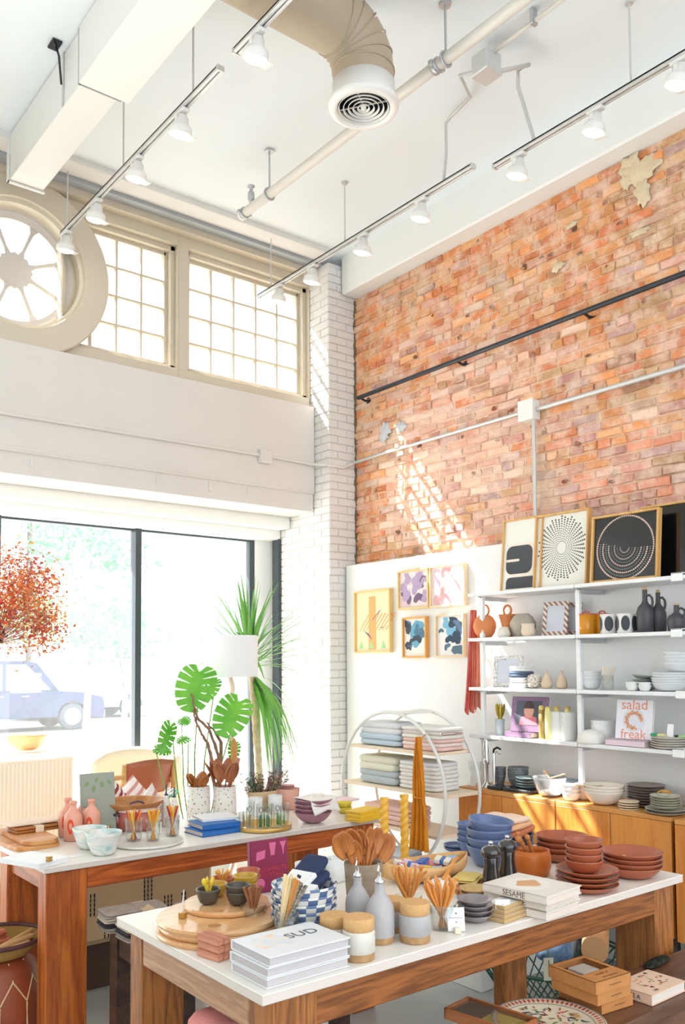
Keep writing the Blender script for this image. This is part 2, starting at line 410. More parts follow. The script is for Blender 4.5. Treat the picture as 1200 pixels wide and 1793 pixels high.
# white brick corner pillar
def white_bricks():
    rd=random.Random(8); mb=MB(); x0,x1,y0,y1=4.055,4.325,5.28,6.12
    mb.box((x0+.006,y0+.006,0),(x1+.2,y1,CZ-.06))
    row=.0605; z=.02; k=0
    while z<CZ-.12:
        xs=[x0,x0+.085,x0+.265] if k%2 else [x0,x0+.175,x0+.265]
        for a,b in zip(xs[:-1],xs[1:]):
            o=rd.uniform(0,.004); mb.box((a+.002,y0-o,z+.003),(b-.002,y0+.02,z+row-.003),.003)
        y=y0; first=True
        while y<y1-.02:
            w=(.1 if (first and k%2) else .2); first=False
            yb=min(y+w,y1)
            if 1:
                o=rd.uniform(0,.003); mb.box((x0-o,y+.002,z+.003),(x0+.02,yb-.002,z+row-.003),.003)
            y=yb
        z+=row; k+=1
    return mb
struct('wall_corner',white_bricks(),mat('white_painted_brick',(.90,.885,.87),.6,bump=.4,scale=45))
# dark uneven joint between pillar and brick wall
mb=MB(); rd=random.Random(5); pts=[(WX-.004+rd.uniform(-.005,.005),5.275,2.3+i*.03) for i in range(75)]
mb.tube(pts,[.006+rd.random()*.009 for _ in pts],6); struct('trim_4',mb,mat('dark_mortar',(.45,.38,.30),.95))
# white display panel in front of the bricks
struct('wall_panel',MB().box((PXL,.2,0),(WX-.02,5.262,2.395),.003),mat('panel_white',(.95,.95,.945),.5))
# beam and upper wall on the front
XL=-2.5
fw=MB().box((XL,BY,2.97),(4.05,BY+.35,3.665),.004).box((XL,BY+.018,2.83),(4.05,BY+.33,2.975),.004)
fw.box((XL,BY-.006,2.985),(4.05,BY+.02,3.005),.003)
for px_ in (57,277,370,437):
    p=at(px_,826,1,BY); fw.box((p.x-.012,BY+.008,2.885),(p.x+.012,BY+.03,2.955),.004)
struct('wall_front',fw,cream)
struct('trim_5',MB().box((XL,5.36,4.765),(4.05,5.47,4.80)).box((XL,5.36,4.80),(4.05,5.375,4.81)),mat('grey_steel_beam',(.66,.68,.69),.5))
struct('trim_6',MB().box((XL,5.20,4.79),(4.05,5.36,CZ+.02),.004),mat('cornice_cream',(.90,.89,.87),.6))
struct('trim_6b'.replace('6b','7'),MB().box((XL,5.44,4.72),(4.05,5.62,4.82)),beige)
# header over the display window
h=MB().box((XL,5.80,2.74),(4.05,6.16,3.0),.004).box((XL,5.94,2.665),(4.05,6.18,2.76),.004).box((XL,6.16,2.70),(5.2,6.40,3.9))
struct('trim_8',h,paint)
# ---- upper windows
def pxX(px,py,Y=UYF): return at(px,py,1,Y)
z0w,z1w=3.665,4.73
W3=(2.60,3.93); 
def upper_window(name,x0,x1,gx0,gx1,ncol,gz0,gz1):
    """frame with a recessed sash of ncol x 4 panes"""
    f=MB(); Y=UYF
    f.box((x0,Y,z0w),(x1,Y+.2,gz0-.045),.004).box((x0,Y,gz1+.045),(x1,Y+.2,z1w),.004)
    f.box((x0,Y,gz0-.05),(gx0-.045,Y+.2,gz1+.05),.004).box((gx1+.045,Y,gz0-.05),(x1,Y+.2,gz1+.05),.004)
    f.box((gx0-.047,Y+.05,gz0-.047),(gx0-.012,Y+.19,gz1+.047),.003).box((gx1+.012,Y+.05,gz0-.047),(gx1+.047,Y+.19,gz1+.047),.003)
    f.box((gx0-.047,Y+.05,gz0-.047),(gx1+.047,Y+.19,gz0-.012),.003).box((gx0-.047,Y+.05,gz1+.012),(gx1+.047,Y+.19,gz1+.047),.003)
    w=struct(name,f,beige)
    s=MB(); Yg=Y+.10
    s.box((gx0-.014,Yg,gz0-.014),(gx0+.012,Yg+.05,gz1+.014)).box((gx1-.012,Yg,gz0-.014),(gx1+.014,Yg+.05,gz1+.014)).box((gx0,Yg,gz0-.014),(gx1,Yg+.05,gz0+.012)).box((gx0,Yg,gz1-.012),(gx1,Yg+.05,gz1+.014))
    for i in range(1,ncol): x=gx0+(gx1-gx0)*i/ncol; s.box((x-.0075,Yg+.005,gz0),(x+.0075,Yg+.04,gz1),.002)
    for j in range(1,4): z=gz0+(gz1-gz0)*j/4; s.box((gx0,Yg+.006,z-.0075),(gx1,Yg+.039,z+.0075),.002)
    struct('sash',s,beige,w)
    struct('window_pane',MB().box((gx0,Yg+.02,gz0),(gx1,Yg+.024,gz1)),glassm('window_glass'),w)
    return w
a=at(328,648,1,UYF+.1); b=at(522,520,1,UYF+.1); c=at(330,455,1,UYF+.1); d=at(521,690,1,UYF+.1)
gz0=(a.z+d.z)/2; gz1=(b.z+c.z)/2; g0=(a.x+c.x)/2; g1=(b.x+d.x)/2
e=at(292,440,1,UYF+.1); f=at(288,635,1,UYF+.1); h1=(e.x+f.x)/2; h0=h1-(g1-g0)
xm=(at(296,500,1,UYF).x+at(330,500,1,UYF).x)/2
upper_window('window_1',xm,4.05,g0,g1,5,gz0,gz1)
upper_window('window_2',h1-3.75*(h1-h0)/5-.06,xm,h1-3.75*(h1-h0)/5,h1,4,gz0,gz1)
# round window
cc=at(33,464,1,UYF); RG=(at(131,478,1,UYF).x-cc.x); RO=at(186,480,1,UYF).x-cc.x
print('round',cc,RG,RO,'g',g0,g1,gz0,gz1,'h',h0,h1,xm)
cx,cz=cc.x,cc.z
def ring_mb(prof,n=72):
    """prof: (radius, y) closed outline swept round the y axis through (cx,cz)"""
    mb=MB(); k=len(prof); vs=[]
    for i in range(n):
        a=2*PI*i/n
        for r,y in prof: vs.append((cx+r*cos(a),y,cz+r*sin(a)))
    fs=[(i*k+j,i*k+(j+1)%k,((i+1)%n)*k+(j+1)%k,((i+1)%n)*k+j) for i in range(n) for j in range(k)]
    return mb._add(vs,fs,False)
RO=min(RO,.62)
mb=ring_mb([(RG+.05,UYF-.055),(RO-.01,UYF-.055),(RO,UYF-.045),(RO,UYF+.2),(RG,UYF+.2),(RG,UYF+.07),(RG+.02,UYF+.05),(RG+.025,UYF-.02),(RG+.045,UYF-.03)])
rw=struct('window_3',mb,beige)
mb=ring_mb([(RG-.0,UYF+.06),(RG+.012,UYF+.06),(RG+.012,UYF+.12),(RG-.035,UYF+.12),(RG-.035,UYF+.085),(RG-.02,UYF+.075)])
# hub with eight spokes
hub=[]; RH=RG*.30
for i in range(32):
    a=2*PI*i/32; k=1+.09*cos(8*a); hub.append((RH*k*cos(a),RH*k*sin(a)))
mb.T=Matrix.Translation((cx,UYF+.115,cz))@Rx(PI/2); mb.prism(hub,0,.03)
for i in range(8):
    a=2*PI*i/8+PI/8
    mb.T=Matrix.Translation((cx,UYF+.115,cz))@Rx(PI/2)@Rz(a)
    mb.prism([(RH*.9,-.022),(RH*1.35,-.010),(RG*.80,-.012),(RG*.9,-.03),(RG*.98,-.06),(RG*.98,.06),(RG*.9,.03),(RG*.80,.012),(RH*1.35,.010),(RH*.9,.022)],.003,.027)
mb.T=None
struct('spoke_frame',mb,mat('greige_wood',(.80,.77,.74),.5),rw)
g=MB(); g.T=Matrix.Translation((cx,UYF+.1,cz))@Rx(PI/2); g.lathe([(RG,0),(RG,.004)],48); struct('window_pane',g,glassm('window_glass'),rw)
# unseen left wall, added to hold light off the ceiling; transom wall
struct('wall_left_added',MB().box((XL-.15,-3,0),(XL,GY+.2,CZ)),paint)
struct('wall_transom',MB().box((XL,UYF,z0w),(cx-.34,UYF+.2,z1w)),beige)
# ---- display window
blk=mat('black_window_metal',(.24,.28,.30),.35)  # black metal lifted to grey-blue, veiling glare put into the colour
zh=2.67; zs=.42
f=MB(); X1=3.90
f.box((XL,GY,zh-.02),(X1,GY+.06,zh),.002).box((XL,GY,zs-.04),(X1,GY+.06,zs+.01),.002)
mul=[at(0,1000,1,GY).x-.03, at(240.5,1050,1,GY).x-.006]
print('mull',mul)
for x in mul+[mul[0]-(mul[1]-mul[0])]: f.box((x-.024,GY-.035,zs),(x+.024,GY+.06,zh),.003)
f.box((X1-.05,GY-.005,zs),(X1-.005,GY+.06,zh),.003)
# side light, looking along the facade
f.box((4.025,GY-.165,zs),(4.072,GY-.07,zh),.003)
dw=struct('window_4',f,blk)
xs=[XL]+sorted([mul[0]-(mul[1]-mul[0])]+mul)+[X1]
for a_,b_ in zip(xs[:-1],xs[1:]): struct('window_pane',MB().box((a_,GY+.02,zs),(b_,GY+.028,zh)),glassm('veiled_window_glass',veil=.03),dw)  # white mixed into the panes imitates a haze of glare over the street
# post, sill platform
struct('trim_9',MB().box((X1-.005,GY-.02,0),(4.06,GY+.2,2.9),.004),paint)
struct('trim_10',MB().box((XL,5.45,0),(4.06,GY+.06,zs-.03),.004),paint)
# ---------------------------------------------------------------- tables
fir=wood('orange_fir_x',(.82,.42,.16),(.60,.26,.07),0,8,.45,1.8)
firz=wood('orange_fir_z',(.80,.43,.16),(.60,.28,.09),2,8,.45,1.8)
firy=wood('orange_fir_y',(.78,.46,.24),(.54,.28,.13),1,7,.45)
fir2=wood('brown_fir_x',(.64,.38,.17),(.44,.24,.09),0,12,.5,2.0)
fir2z=wood('brown_fir_z',(.70,.44,.21),(.48,.28,.12),2,12,.5,2.0)
fir2y=wood('brown_fir_y',(.78,.60,.46),(.66,.48,.35),1,12,.5,2.0)
whitetop=mat('white_laminate',(.96,.935,.90),.3)
def table(name,label,x0,x1,y0,y1,z,legs,mx,my,mz,th=.026,ap=.095,inset=.02):
    t=thing(name,label,'table',((x0+x1)/2,(y0+y1)/2,0)); cx_,cy_=(x0+x1)/2,(y0+y1)/2
    T=Matrix.Translation((-cx_,-cy_,0))
    def p(nm,mb,mt):
        for i,v in enumerate(mb.v): mb.v[i]=T@v
        return obj(nm,mb,mt,t)
    p('tabletop',MB().box((x0,y0,z-.004),(x1,y1,z),.001).m(1).box((x0+.0004,y0+.0004,z-th),(x1-.0004,y1-.0004,z-.004),.002),[whitetop,mat('laminate_edge',(.88,.83,.79),.4)])
    za,zb=z-th-ap,z-th-.001
    i=inset
    p('apron',MB().box((x0+i+.1,y0+i+.009,za),(x1-i-.08,y0+i+.055,zb),.004),mx)
    p('apron',MB().box((x0+i+.1,y1-i-.05,za),(x1-i-.08,y1-i,zb),.004),mx)
    p('apron',MB().box((x0+i+.012,y0+i+.09,za),(x0+i+.06,y1-i-.09,zb),.004),my)
    p('apron',MB().box((x1-i-.06,y0+i+.09,za),(x1-i-.012,y1-i-.09,zb),.004),my)
    for (a,b,c,d) in legs: p('leg',MB().box((a,b,0),(c,d,zb),.005),mz)
    return t
TZ=.9
table('display_table','front display table with a white top on brown rough wooden legs',1.10,2.852,1.69,2.48,TZ,
  [(1.132,1.715,1.275,1.80),(1.132,2.375,1.27,2.455),(2.715,1.715,2.825,1.88),(2.715,2.385,2.84,2.46)],fir2,fir2y,fir2z)
table('display_table','rear display table with a white top on orange-brown wooden legs',1.15,2.775,3.23,3.81,TZ,
  [(1.165,3.25,1.325,3.34),(1.165,3.70,1.30,3.79),(2.62,3.25,2.76,3.34),(2.62,3.70,2.76,3.79)],fir,firy,firz,th=.022,ap=.085)
# ---------------------------------------------------------------- ceiling fittings
wmetal=mat('white_enamel',(.93,.92,.90),.4)
gmetal=mat('brushed_white_metal',(.82,.82,.81),.35,metal=.3)
dmetal=mat('dark_steel',(.22,.23,.25),.4,metal=.5)
galv=mat('galvanised',(.75,.76,.77),.35,metal=.7)
bulb=mat('lamp_glow',(1,.95,.88),.4,emit=5)
TRZ=4.41
def track(label,x,y0,y1,rods,grp='ceiling light tracks'):
    t=thing('light_track',label,'track lighting',(x,(y0+y1)/2,TRZ),0,grp); c=(y0+y1)/2
    obj('rail',MB().box((-.018,y0-c,-.012),(-.004,y1-c,.012),.002).box((.004,y0-c,-.012),(.018,y1-c,.012),.002).box((-.018,y0-c,.0),(.018,y1-c,.012),.002),gmetal,t)
    obj('end_cap',MB().box((-.02,y0-c-.012,-.014),(.02,y0-c,.014),.002),gmetal,t); obj('end_cap',MB().box((-.02,y1-c,-.014),(.02,y1-c+.012,.014),.002),gmetal,t)
    for y in rods: obj('hanger_rod',MB().cyl((0,y-c,.012),(0,y-c,CZ-TRZ),.005,8).lathe([(.02,CZ-TRZ-.012),(.02,CZ-TRZ)],12,(0,y-c,0)),gmetal,t)
    return t
xa=2.0; xb=3.52; xc=3.62
def trY(px,py,x): return at(px,py,0,x).y
tl=trY(385,92,xa); tn=trY(415,65,xa)
track('long white light track next to the round window, five rods and four lamps on it',xa,tl,5.40,[3.68,4.485,5.33])
track('short stub of light track with one lamp in front of the big round air duct',xa,1.7,tn,[2.1])
track('white light track above the corner pillar with its end in front of the grid window',xb,trY(828,320,xb),trY(455,540,xb),[4.40,5.28])
track('white light track along the brick wall, the only one beyond the junction box',xc,1.2,trY(868,293,xc),[2.315])
def lamp_proto():
    t=thing('track_lamp','', 'lamp',(0,0,0))
    obj('adaptor',MB().box((-.02,-.05,-.03),(.02,.04,-.012),.003).cyl((0,0,-.03),(0,0,-.04),.012),wmetal,t)
    obj('bracket',MB().box((-.034,-.010,-.09),(-.030,.010,-.04)).box((.030,-.010,-.09),(.034,.010,-.04)).box((-.034,-.010,-.043),(.034,.010,-.039)),wmetal,t)
    b=obj('housing',MB().xf((0,0,-.068),0,.22).lathe([(.018,.035),(.026,.033),(.027,.018),(.031,.016),(.031,.004),(.034,.002),(.034,-.010),(.050,-.018),(.056,-.030),(.057,-.056),(.055,-.060),(.052,-.056),(.050,-.054)],28,cap1=False),wmetal,t)
    obj('diffuser',MB().xf((0,0,-.068),0,.22).lathe([(.0,-.072),(.028,-.070),(.046,-.063),(.052,-.055)],28,cap0=False,cap1=False),bulb,b)
    obj('side_flap',MB().xf((0,0,-.068),0,.22).box((.05,-.035,-.062),(.075,.035,-.058)),wmetal,b)
    return t
LP=[(450,72,xa,'round white lamp alone on the short track stub beside the air duct'),
 (318,200,xa,'white track lamp next to the end of the long track, highest of four'),
 (240,283,xa,'second white lamp down the long track next to the boxed duct'),
 (169,360,xa,'white track lamp hanging over the frame between round and grid windows'),
 (116,418,xa,'white track lamp hanging in front of the round window'),
 (738,397,xb,'white track lamp on the pillar track next to its bent conduit'),
 (636,455,xb,'small white track lamp just above the end of the wall soffit'),
 (547,506,xb,'white track lamp in front of the white brick pillar top'),
 (489,542,xb,'faint white track lamp in front of the grid window'),
 (1190,135,xc,'white track lamp cut by the picture edge at the upper corner'),
 (1043,232,xc,'bright white track lamp in the middle of the track by the brick wall'),
 (908,304,xc,'white track lamp at the far end of the track by the brick wall')]
lp=lamp_proto()
for i,(px,py,x,lb) in enumerate(LP):
    q=at(px,py,0,x); y=q.y
    L0=(x,y+.0,TRZ)
    if i==0: lp.location=L0; lp['label']=lb; lp['group']='lamps on the ceiling tracks'
    else: dup(lp,L0,None,lb,'lamps on the ceiling tracks')
# rectangular duct
z_d=4.54
t=thing('ceiling_duct','long white boxed sheet metal air duct hugging the ceiling over the round window','duct',(1.68,4,CZ))
def xat(px,py,z=z_d): return at(px,py,2,z)
a0=at(69,336,1,5.22); s1=xat(132,141); s2=xat(195,172); n1=xat(232,0); n2=xat(335,0)
print('duct',a0,s1,s2,n1,n2)
xl=1.60; xr=1.80; ys=s1.y
def rel(mb,o):
    T=Matrix.Translation(-Vector(o.location)); mb.v=[T@v for v in mb.v]; return mb
obj('duct_box',rel(MB().box((xl,ys,z_d),(xr,5.20,CZ-.005),.003),t),wmetal,t)
obj('duct_box',rel(MB().box((xl-.015,1.2,z_d-.012),(xr+.05,ys-.006,CZ-.004),.003),t),wmetal,t)
for y_,k in ((ys,.004),(5.21,.012)):
    obj('duct_flange',rel(MB().box((xl-.012,y_-.005,z_d-.012),(xr+.012,y_+k,z_d),.001).box((xl-.014,y_-.005,z_d-.012),(xl-.001,y_+k,CZ-.01),.001),t),mat('seam_grey',(.6,.6,.6),.5) if k<.01 else wmetal,t)
q=xat(103,182); obj('hanger_strap',rel(MB().box((xl-.006,q.y,z_d),(xl-.001,q.y+.02,CZ+.0)),t),gmetal,t)
# round duct with elbow and diffuser
dp=at(637,190,2,4.30); R=61*mpp(dp)*1.02
print('diff',dp,R)
t=thing('air_duct','fat round ceiling duct that bends down to a round diffuser','duct',(dp.x,dp.y,CZ))
Rd=R*.86; zc=CZ-Rd-.03; pts=[(1.82,dp.y,zc),(dp.x-Rd-.03,dp.y,zc)]
dm=mat('duct_paint_shaded',(.70,.63,.54),.45)  # darker than the pipe paint: shade of the unlit underside put into the colour
mb=MB(); mb.tube(pts,Rd,40)
obj('duct_pipe',rel(mb,t),dm,t)
Re=Rd+.03; zb=4.408
mb=MB(); seg=5; ctr=Vector((dp.x-Re,dp.y,zc-Re)); P=[]
for i in range(seg+1):
    a=PI/2-(PI/2)*i/seg; P.append(Vector((ctr.x+Re*cos(a),dp.y,ctr.z+Re*sin(a))))
for i in range(seg):
    # each gore of the elbow is its own straight ring with a raised seam
    d_=(P[i+1]-P[i]); mb.tube([P[i],P[i]+d_*.5,P[i+1]],Rd,40,smooth=True)
    a=PI/2-(PI/2)*(i+.0)/seg
mb.tube([P[-1],(dp.x,dp.y,min(zb,P[-1].z-.01))],Rd,40)
el=obj('elbow',rel(mb,t),dm,t)
mb=MB()
for i in range(seg+1):
    a=PI/2-(PI/2)*i/seg; ring=[]
    for k in range(40):
        b_=2*PI*k/40; ring.append(P[i]+Vector((cos(a),0,sin(a)))*(Rd+.002)*cos(b_)+Vector((0,1,0))*(Rd+.002)*sin(b_))
    mb.tube(ring,.004,6,closed=True)
obj('elbow_seam',rel(mb,t),dm,el)
g=thing('air_diffuser','round white ceiling diffuser with dark concentric louvre rings','vent',(dp.x,dp.y,4.30))
obj('rim',MB().lathe([(R*.74,.03),(R*.74,.0),(R*.80,-.012),(R*.95,-.006),(R,.01),(R,.02),(R*.88,.05),(R*.88,.115),(R*.76,.115)],48,cap0=False,cap1=False),wmetal,g)
obj('inner_throat',MB().lathe([(R*.75,.0),(R*.75,.10),(0,.10)],40,cap0=False),mat('vent_black',(.10,.13,.13),.8),g)
for k in range(5):
    r=R*(.14+.135*k); obj('louvre_ring',MB().lathe([(r,.008),(r+.005,-.004),(r+.007,-.003),(r+.002,.010),(r,.008)],40,cap0=False,cap1=False),wmetal,g)
obj('hub',MB().lathe([(0,-.008),(.012,-.006),(.014,.01)],16,cap0=False),wmetal,g)
obj('cross_bar',MB().xf((0,0,.012),.6).box((-R*.74,-.003,0),(R*.74,.003,.004)).box((-.003,-R*.74,0),(.003,R*.74,.004)),wmetal,g)
# sprinkler pipe
dm=mat('pipe_cream_paint',(.88,.86,.82),.45); px_=2.925; pz=4.55
t=thing('sprinkler_pipe','long cream sprinkler pipe crossing the ceiling behind the diffuser','pipe',(px_,3,pz))
y1=at(428,383,0,px_).y
obj('pipe_run',rel(MB().cyl((px_,1.2,pz),(px_,y1,pz),.029,20),t),dm,t)
obj('pipe_cap',rel(MB().cyl((px_,y1,pz),(px_,y1+.035,pz),.034,20),t),wmetal,t)
for px0,py0,lab in ((781,110,1),(472,335,0)):
    y=at(px0,py0,0,px_).y
    obj('pipe_hanger',rel(MB().cyl((px_,y,pz+.03),(px_,y,CZ),.006,8).lathe([(.03,CZ-.012),(.03,CZ)],12,(px_,y,0)).tube([(px_+.036*cos(2*PI*k/16),y,pz+.036*sin(2*PI*k/16)) for k in range(16)],.006,6,closed=True),t),galv,t)
yk=at(765,118,0,px_).y
obj('coupling',rel(MB().cyl((px_,yk-.02,pz),(px_,yk+.02,pz),.036,16).box((px_-.05,yk-.012,pz-.012),(px_+.05,yk+.012,pz+.012),.003),t),galv,t)
obj('coupling',rel(MB().cyl((px_,y1-.02,pz),(px_,y1+.01,pz),.036,16).box((px_-.05,y1-.012,pz-.012),(px_+.05,y1+.012,pz+.012),.003),t),galv,t)
ysp=at(440,365,0,px_).y
obj('sprinkler_head',rel(MB().lathe([(.012,.02),(.014,.05),(.022,.055),(.022,.10),(.012,.11),(.010,.135),(.024,.14),(.024,.145),(0,.147)],14,(px_,ysp,pz)),t),galv,t)
# conduits with a junction box
jb=at(852,114,2,4.72); print('jb',jb)
t=thing('junction_box','square pale metal box on the ceiling with conduits running out of it','electrical box',tuple(jb))
obj('box_body',MB().box((-.055,-.055,-.055),(.055,.055,.05),.004),gmetal,t); obj('box_cover',MB().box((-.058,-.058,-.062),(.058,.058,-.055),.002),gmetal,t)
ce=at(985,0,2,4.77); 
mb=MB().tube([(jb.x,jb.y-.05,4.76),(jb.x+.0,jb.y-.4,4.77),(jb.x,1.0,4.77)],.011,10)
single('ceiling_conduit','thin straight cream conduit leading from the ceiling box towards the camera','conduit',mb,dm)
q=at(935,45,0,jb.x); single('conduit_clip','small clip holding the straight ceiling conduit','clip',MB().box((jb.x-.02,q.y-.01,4.75),(jb.x+.02,q.y+.01,CZ),.002),galv)
A=at(781,210,2,4.80); B=(xb,A.y,TRZ+.012)
mb=MB().tube([(jb.x-.03,jb.y+.05,4.70),(jb.x-.03,jb.y+.16,4.74),(A.x-.05,jb.y+.3,4.79),(A.x,A.y-.04,4.80),(A.x,A.y,4.78),(A.x,A.y,4.6),(xb,A.y,TRZ+.03),(xb,A.y-.03,TRZ+.012)],.009,10)
single('bent_conduit','thin white conduit bending down from the ceiling box to the pillar track','conduit',mb,gmetal)
B2=at(907,120,2,4.80)
mb=MB().tube([(jb.x+.05,jb.y+.0,4.70),(B2.x-.02,jb.y-.1,4.76),(B2.x,B2.y,4.79),(B2.x,B2.y,4.7),(xc,B2.y-.02,TRZ+.05),(xc,B2.y-.03,TRZ+.013)],.011,10)
single('bent_conduit','doubled pale conduit dropping straight to the brick wall track','conduit',mb,gmetal)
q=at(98,77,2,CZ); single('ceiling_hook','dark torn bracket on the ceiling beside the boxed duct','bracket',MB().box((q.x-.03,q.y-.04,CZ-.012),(q.x+.02,q.y+.04,CZ),.002).tube([(q.x,q.y,CZ-.01),(q.x+.02,q.y+.01,CZ-.05),(q.x+.03,q.y,CZ-.2)],.006,6).tube([(q.x,q.y,CZ-.012),(q.x-.03,q.y-.05,CZ-.03)],.004,5),dmetal)
# wall pipes
PZ=[at(627,697,0,WX-.08),at(1200,478,0,WX-.08)]
pz=(PZ[0].z+PZ[1].z)/2; print('rail',PZ)
t=thing('wall_rail','thin black steel rail running along the upper brick wall','rail',(WX-.08,3,pz))
obj('rail_tube',MB().cyl((0,PZ[0].y-3,PZ[0].z-pz),(0,-3.5,(PZ[1].z-pz)+ (PZ[1].z-PZ[0].z)/(PZ[0].y-PZ[1].y)*(PZ[1].y+.5)),.016,14),dmetal,t)
for px,py in ((635,698),(805,634),(1026,549)):
    q=at(px,py,0,WX-.06); obj('rail_bracket',MB().lathe([(.026,0),(.026,.012)],14).cyl((0,0,.01),(0,0,.08),.009).T and MB() or MB(),dmetal,t) if 0 else obj('rail_bracket',MB().tube([(.10,q.y-3,q.z-pz-.005),(.05,q.y-3,q.z-pz-.012),(.0,q.y-3,q.z-pz-.0)],[.009,.009,.009],8).tube([(.098,q.y-3,q.z-pz-.005),(.078,q.y-3,q.z-pz-.005)],.026,12),dmetal,t)
X_=WX-.035
c0=at(622,808,0,X_); c1=at(916,722,0,X_); c2=at(943,716,0,X_); c3=at(1200,641,0,X_)
jx=at(928,720,0,X_)
single('wall_conduit','pale metal conduit along the brick wall, from the pillar to the white box','conduit',MB().tube([(4.28,5.27,c0.z-.01),(X_,5.22,c0.z-.01),(X_,c0.y-.35,c0.z+.0),(X_,c1.y,c1.z)],.012,10),gmetal)
single('wall_conduit','pale metal conduit on the brick wall, from the white box towards the camera','conduit',MB().tube([(X_,jx.y,c2.z),(X_,c3.y,c3.z),(X_,.5,c3.z+(c3.z-c2.z)/(c2.y-c3.y)*(c3.y-.5))],.014,10),gmetal)
t=thing('wall_box','square white electrical box on the bricks where the conduits meet','electrical box',(WX,jx.y,jx.z))
obj('box_body',MB().box((-.075,-.055,-.062),(.0,.055,.062),.004),wmetal,t); obj('box_cover',MB().box((-.08,-.06,-.066),(-.072,.06,.066),.002),wmetal,t)
q=at(937,899,0,X_); single('drop_conduit','vertical grey conduit dropping from the white box behind the leaning pictures','conduit',MB().cyl((X_,jx.y-.03,jx.z-.06),(X_,jx.y-.03,q.z-.25),.012,10),gmetal)
# conduit on the beam
b0=at(0,728,1,BY-.012); b1=at(463,800,1,BY-.012)
t=thing('beam_box','small cream electrical box on the beam over the display window','electrical box',(b1.x,BY,b1.z))
obj('box_body',MB().box((-.05,-.05,-.05),(.05,-.0,.05),.004),cream,t)
single('beam_conduit','thin cream conduit running along the beam over the display window','conduit',MB().cyl((-2.4,BY-.012,b0.z+(b0.z-b1.z)*.0),(b1.x-.04,BY-.012,b1.z+.01),.012,10),cream)
single('flexible_conduit','short sagging cream conduit joining the beam box and the brick wall conduit','conduit',MB().tube([(b1.x+.04,BY-.015,b1.z+.01),(4.0,BY-.03,b1.z+.0),(4.04,5.265,b1.z-.03),(4.18,5.262,b1.z-.035),(4.283,5.262,c0.z-.012)],.011,8),cream)
# ---------------------------------------------------------------- street outside
struct('ground',MB().box((-60,GY+.25,-.25),(60,60,-.12)),mat('street_grey',(.78,.79,.80),.8,var=.4,c2=(.7,.71,.72),scale=2))
struct('sidewalk',MB().box((-60,GY+.2,-.12),(60,11.0,-.02)),mat('pale_paving',(.90,.89,.87),.8))
struct('facade_ledge',MB().box((-40,GY+.1,4.95),(40,6.5,5.3)),paint) if 0 else None
def car(name,label,paint_c,loc,rz,L=4.6,H=1.72,W=1.85,suv=True):
    t=thing(name,label,'car',loc,rz)
    h=H; b=[(-L/2,.38),(-L/2+.03,.75),(-L/2+.10,.98),(-L*.20,1.04),(L*.18,1.06),(L*.36,1.0),(L/2-.06,.86),(L/2,.62),(L/2-.02,.34)]
    # wheel arches in the lower outline
    def arch(cx0): return [(cx0+.42*cos(a),.36+.42*sin(a)) for a in [PI*k/8 for k in range(9)]]
    low=[(L/2-.05,.30)]+arch(L*.31)+arch(-L*.30)+[(-L/2+.05,.30)]
    mb=MB(); mb.T=Rx(PI/2); poly=low+b; mb.prism([(x,z) for x,z in reversed(poly)],-W/2,W/2,False)
    body=obj('body',mb,paint_c,t)
    c=[(-L*.44,1.0),(-L*.42,h-.10),(-L*.38,h),(L*.05,h),(L*.11,h-.06),(L*.24,1.03)]
    mb=MB(); mb.T=Rx(PI/2); mb.prism([(x,z) for x,z in reversed(c)],-W/2+.10,W/2-.10); obj('cabin',mb,paint_c,t)
    gl=mat('car_window',(.62,.72,.80),.1)
    for sgn in (-1,1):
        y=sgn*(W/2-.095)
        for q in ([(-L*.41,1.08),(-L*.395,h-.14),(-L*.26,h-.09),(-L*.26,1.08)],[(-L*.24,1.08),(-L*.24,h-.09),(-L*.08,h-.09),(-L*.08,1.08)],[(-L*.06,1.08),(-L*.06,h-.09),(L*.05,h-.09),(L*.19,1.08)]):
            mb=MB(); mb.T=Rx(PI/2); mb.prism([(x,z) for x,z in reversed(q)],-y-.006,-y+.006); obj('side_window',mb,gl,t)
    for x in (L*.31,-L*.30):
        for sgn in (-1,1):
            mb=MB(); mb.T=Matrix.Translation((x,sgn*(W/2-.11),.36))@Rx(PI/2); mb.lathe([(.20,-.10),(.33,-.11),(.36,-.07),(.36,.07),(.33,.11),(.20,.10)],24)
            w_=obj('wheel',mb,mat('tyre',(.35,.38,.42),.8),t)
            mb=MB(); mb.T=Matrix.Translation((x,sgn*(W/2-.02),.36))@Rx(PI/2); mb.lathe([(.05,-.02),(.23,-.02),(.23,.02),(.05,.02)],20)
            for k in range(5): mb.T=Matrix.Translation((x,sgn*(W/2-.0),.36))@Rx(PI/2)@Rz(2*PI*k/5); mb.box((.03,-.03,-.015),(.21,.03,.015))
            obj('rim',mb,mat('rim_silver',(.9,.9,.92),.3),w_)
    for sgn in (-1,1): obj('headlamp',MB().box((L/2-.16,sgn*.62-.16,.66),(L/2-.0,sgn*.62+.16,.84),.03),mat('headlamp',(.95,.95,.95),.1),t)
    obj('bumper',MB().box((L/2-.08,-W/2+.04,.30),(L/2+.05,W/2-.04,.52),.03),mat('bumper_grey',(.5,.55,.6),.5),t)
    for hx in (-.12,.02): obj('door_handle',MB().box((L*hx,-W/2-.02,.92),(L*(hx+.04),-W/2,.95),.004),mat('rim_silver',(.9,.9,.92),.3),t)
    return t
p=at(125,1278,2,-.12)
car('parked_car','dark blue car parked across the street behind the window lettering',mat('blue_car_paint',(.08,.19,.38),.3,coat=.3),(p.x-1.43,p.y+.9,-.12),0,4.7,1.85)
p=at(190,1250,2,-.12)
